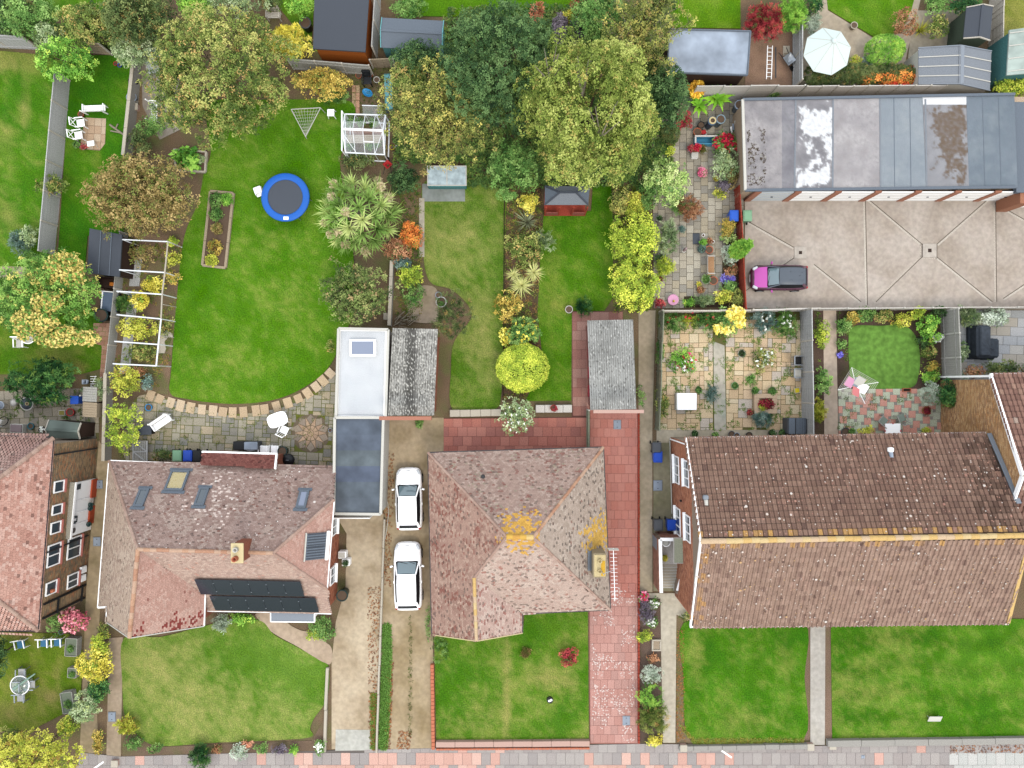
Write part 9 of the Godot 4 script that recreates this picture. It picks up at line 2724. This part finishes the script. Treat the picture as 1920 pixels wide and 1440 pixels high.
	for c in [[1000,511,0.95,1.9,"pale striped cordyline head, upper right of the border group"],[977,535,1.1,1.8,"pale striped cordyline head, lower of the border group"],[962,515,0.7,1.7,"smaller pale cordyline head at the left of the border group"]]:
		o = thing("cordyline",c[4],"palm",G(c[0], c[1], c[3]))
		mass(o,"crown",LM.palmy, M.leaf, [Transform3D(Basis(Vector3.UP, rr(0,6)).scaled(Vector3.ONE*c[2]), Vector3(0, c[3] - 0.2,0)), Transform3D(Basis(Vector3.UP, rr(0,6)).scaled(Vector3.ONE*c[2]*0.85), Vector3(0.05, c[3] - 0.1,0))],[C(196,200,120,1.3), C(226,224,150,1.3)])
		part(o,"trunk",cy(0.09,0.07, c[3] - 0.2,8), M.palebark, tf(0,(c[3] - 0.2)/2,0))
	for c in [[989,414,1.0,"spiky grey-green flax below the golden dome shrub",[150,156,120]],[1732,52,0.8,"small yellow-green spiky palm in the top right garden",[190,190,70]]]:
		o = thing("spiky_flax",c[3],"plant",G(c[0], c[1],0.6))
		mass(o,"foliage",LM.phorm, M.leaf, [Transform3D(Basis.from_scale(Vector3.ONE*c[2]), Vector3(0,0.05,0)), Transform3D(Basis(Vector3.UP, 1.3).scaled(Vector3.ONE*c[2]*0.8), Vector3(0,0.08,0))],[C(c[4][0], c[4][1], c[4][2],1.3), C(c[4][0]*0.8, c[4][1]*0.8, c[4][2]*0.8,1.3)])
		part(o,"stem",cy(0.08,0.06,0.15,8), M.bark, tf(0,0.07,0))
	o = thing("cypress","narrow upright green cypress rising beside the red timber fence","tree",G(1372,476,0.0))
	var cl := []
	for i in 9: cl.append([Vector3(0,0.4 + i*0.36,0), Vector3(0.42,0.45,0.42)*(1.0 - absf(i - 2.5)/9.0),0.4 + i*0.03])
	foliage(o,"crown",cl, 1500, LM.spray, pals("bright"),0.8,0.8,1.05)
	part(o,"trunk",cy(0.06,0.02,3.0,8), M.bark, tf(0,1.5,0))
# ---------- small natural details ----------
func details():
	var rust := [C(176,110,70), C(150,90,60), C(200,136,84), C(120,80,56)]
	var weeds := [C(96,128,44), C(120,150,56), C(80,112,40), C(140,156,60)]
	scatter("fallen_leaves",pts2([690,1100,716,1100,710,1390,692,1390]),420, LM.dry, rust, 0.6,1.1,0.06)
	scatter("fallen_leaves",pts2([726,1240,738,1240,732,1404,720,1404]),420, LM.dry, rust, 0.6,1.1,0.06)
	scatter("fallen_leaves",pts2([748,1370,772,1370,768,1404,744,1404]),120, LM.dry, rust, 0.6,1.1,0.06)
	scatter("fallen_leaves",pts2([722,850,740,850,732,1100,716,1100]),300, LM.dry, rust, 0.6,1.1,0.06)
	scatter("fallen_leaves",pts2([1268,1180,1282,1180,1284,1390,1268,1390]),420, LM.dry, [C(170,120,70), C(150,140,60), C(190,130,80)],0.5,1.0,0.05)
	scatter("fallen_leaves",pts2([1780,1392,1960,1388,1960,1410,1780,1412]),260, LM.dry, rust, 0.6,1.1,0.08)
	scatter("ground_cover",pts2([718,1170,732,1170,734,1240,726,1404,712,1404]),1500, LM.fine, [C(96,136,54,1.3), C(110,150,70,1.3), C(80,116,44,1.3)],0.7,1.2,0.06)
	scatter("ground_cover",pts2([696,1300,706,1300,706,1404,696,1404]),420, LM.fine, [C(96,130,50,1.3), C(110,140,60,1.3), C(150,100,60,1.3)],0.7,1.1,0.06)
	scatter("weeds",pts2([768,1150,773,1150,772,1380,766,1380]),130, LM.grass, weeds, 0.8,1.6,0.05)
	scatter("weeds",pts2([1269,1352,1300,1394,1505,1394,1505,1384,1300,1384]),600, LM.fine, [C(120,136,50,1.3), C(150,140,60,1.3), C(130,150,70,1.3)],0.6,1.0,0.05)
	scatter("weeds",pts2([1235,585,1502,585,1506,806,1233,806]),1500, LM.fine, [C(96,130,50,1.3), C(84,120,44,1.3), C(120,140,60,1.3)],0.4,0.9,0.06, func(p: Vector2) -> bool: return nmid.get_noise_2d(p.x*1.8, p.y*1.8) > 0.14)
	scatter("weeds",curvy([262,742,400,772,512,768,612,716,630,700,632,790,624,868,240,866]),700, LM.grass, [C(120,140,40,1.3), C(150,156,50,1.3), C(100,130,40,1.3)],0.8,1.6,0.045, func(p: Vector2) -> bool: return nmid.get_noise_2d(p.x*2.0, p.y*2.0) > 0.12)
	scatter("weeds",pts2([-30,735,150,730,180,820,-30,820]),260, LM.fine, weeds, 0.5,1.0,0.05, func(p: Vector2) -> bool: return nmid.get_noise_2d(p.x*2.0, p.y*2.0) > 0.2)
	scatter("weeds",pts2([345,450,318,690,315,735,210,690,232,442]),900, LM.fine, [C(104,124,50,1.3), C(130,130,60,1.3), C(90,110,40,1.3), C(160,130,70,1.3)],0.5,1.0,0.05, func(p: Vector2) -> bool: return nmid.get_noise_2d(p.x*1.2, p.y*1.2) > 0.02)
	scatter("weeds",pts2([655,120,740,120,740,230,655,230]),500, LM.grass, weeds, 0.8,1.6,0.03)
	scatter("weeds",pts2([1528,580,1760,580,1764,720,1570,815,1528,815]),600, LM.fine, [C(90,120,50,1.3), C(120,140,60,1.3), C(80,104,44,1.3)],0.5,1.0,0.04, func(p: Vector2) -> bool: return nmid.get_noise_2d(p.x*1.4, p.y*1.4) > 0.15 and not (p.x > 22.1 and p.x < 26.8 and p.y < 0.6) and not (p.x > 20.3 and p.x < 21.4))
	scatter("weeds",pts2([948,345,1010,345,1018,395,1006,590,1012,660,985,750,945,750]),900, LM.fine, [C(96,120,50,1.3), C(130,136,60,1.3), C(80,104,40,1.3), C(150,120,70,1.3)],0.6,1.2,0.05)
	scatter("undergrowth",pts2([735,20,1250,10,1262,330,1200,350,740,350]),5200, LM.broad, [C(64,94,42,1.1), C(88,114,54,1.1), C(104,120,56,1.1), C(56,82,40,1.1)],1.0,1.9,0.25, func(p: Vector2) -> bool: return not (p.x > 11.2 and p.y < -16.3) and not (p.x < -3.0 and p.y > -14.6) and not (p.x < -4.4 and p.y < -20.5))
	scatter("undergrowth",pts2([-30,10,300,5,300,70,200,95,-30,60]),1500, LM.broad, [C(60,90,40,1.3), C(84,110,50,1.3), C(110,116,56,1.3)],0.9,1.6,0.2, func(p: Vector2) -> bool: return not (p.x > -30.5 and p.x < -25.8 and p.y < -23.5))
	scatter("undergrowth",pts2([735,330,790,330,790,600,745,600]),500, LM.fine, [C(70,96,40,1.3), C(100,116,50,1.3), C(120,110,60,1.3)],0.8,1.3,0.05)
	scatter("undergrowth",pts2([1150,350,1232,350,1232,585,1150,585]),900, LM.fine, [C(70,96,36,1.3), C(100,120,40,1.3), C(130,140,40,1.3)],0.7,1.2,0.06, func(p: Vector2) -> bool: return p.x < 9.1)
	var fx := []
	var fc := []
	for i in 1500:
		var p := P(rr(1110,1190), rr(1100,1392))
		if nmid.get_noise_2d(p.x*1.2, p.z*0.8) < 0.0: continue
		fx.append(Transform3D(Basis.from_scale(Vector3.ONE*rr(0.4,1.2)), Vector3(p.x, 0.066, p.z)))
		fc.append(C(236,214,206))
	mass(self,"lime_bloom",cy(0.045,0.045,0.006,6), M.leaf, fx, fc)
	var o := thing("brushwood","pile of cut brown branches beside the narrow wall and lichened garage","branches",P(755,602))
	for i in 26:
		var a := Vector3(rr(-0.6,0.4),0.08 + i*0.012, rr(-0.35,0.35))
		rod(o,"stick",a, a + Vector3(rr(0.3,0.9), rr(-0.03,0.1), rr(-0.6,0.3)), rr(0.015,0.03), M.palebark if i % 3 else M.bark)
	for h in [[822,553,0.2,"blue-grey pot with a curl of hose beside the feathery bush"],[827,566,0.34,"white hoop planter beside the feathery bush"]]:
		var p := pot("garden_hoop",h[3], h[0], h[1], h[2],0.3, M.bluegrey if h[2] < 0.3 else M.offwhite,"mid" if h[2] > 0.3 else "","fine",20,0.1)
	var s := thing("bird_bath","square stone bird bath with brown water in the flats border","bird bath",P(1230,1208))
	part(s,"basin",join([[cb(0.62,0.2,0.1,0.02), tf(0,0.12,-0.33)],[cb(0.62,0.2,0.1,0.02), tf(0,0.12,0.33)],[cb(0.1,0.2,0.56,0.02), tf(-0.26,0.12,0)],[cb(0.1,0.2,0.56,0.02), tf(0.26,0.12,0)]]), M.coping)
	part(s,"water",bx(0.44,0.03,0.56), mat(C(112,84,40),0.15), tf(0,0.15,0))
	var w := thing("hose","thin pale hose trailing along the left edge of the bungalow drive","hose",P(722,960))
	var last := P(722,925) - w.position + Vector3(0,0.1,0)
	for q in [[728,945],[729,962],[726,990],[722,1012],[718,1030],[717,1060]]:
		var n := P(q[0], q[1]) - w.position + Vector3(0,0.1,0)
		rod(w,"hose_length",last, n, 0.02, M.offwhite)
		last = n
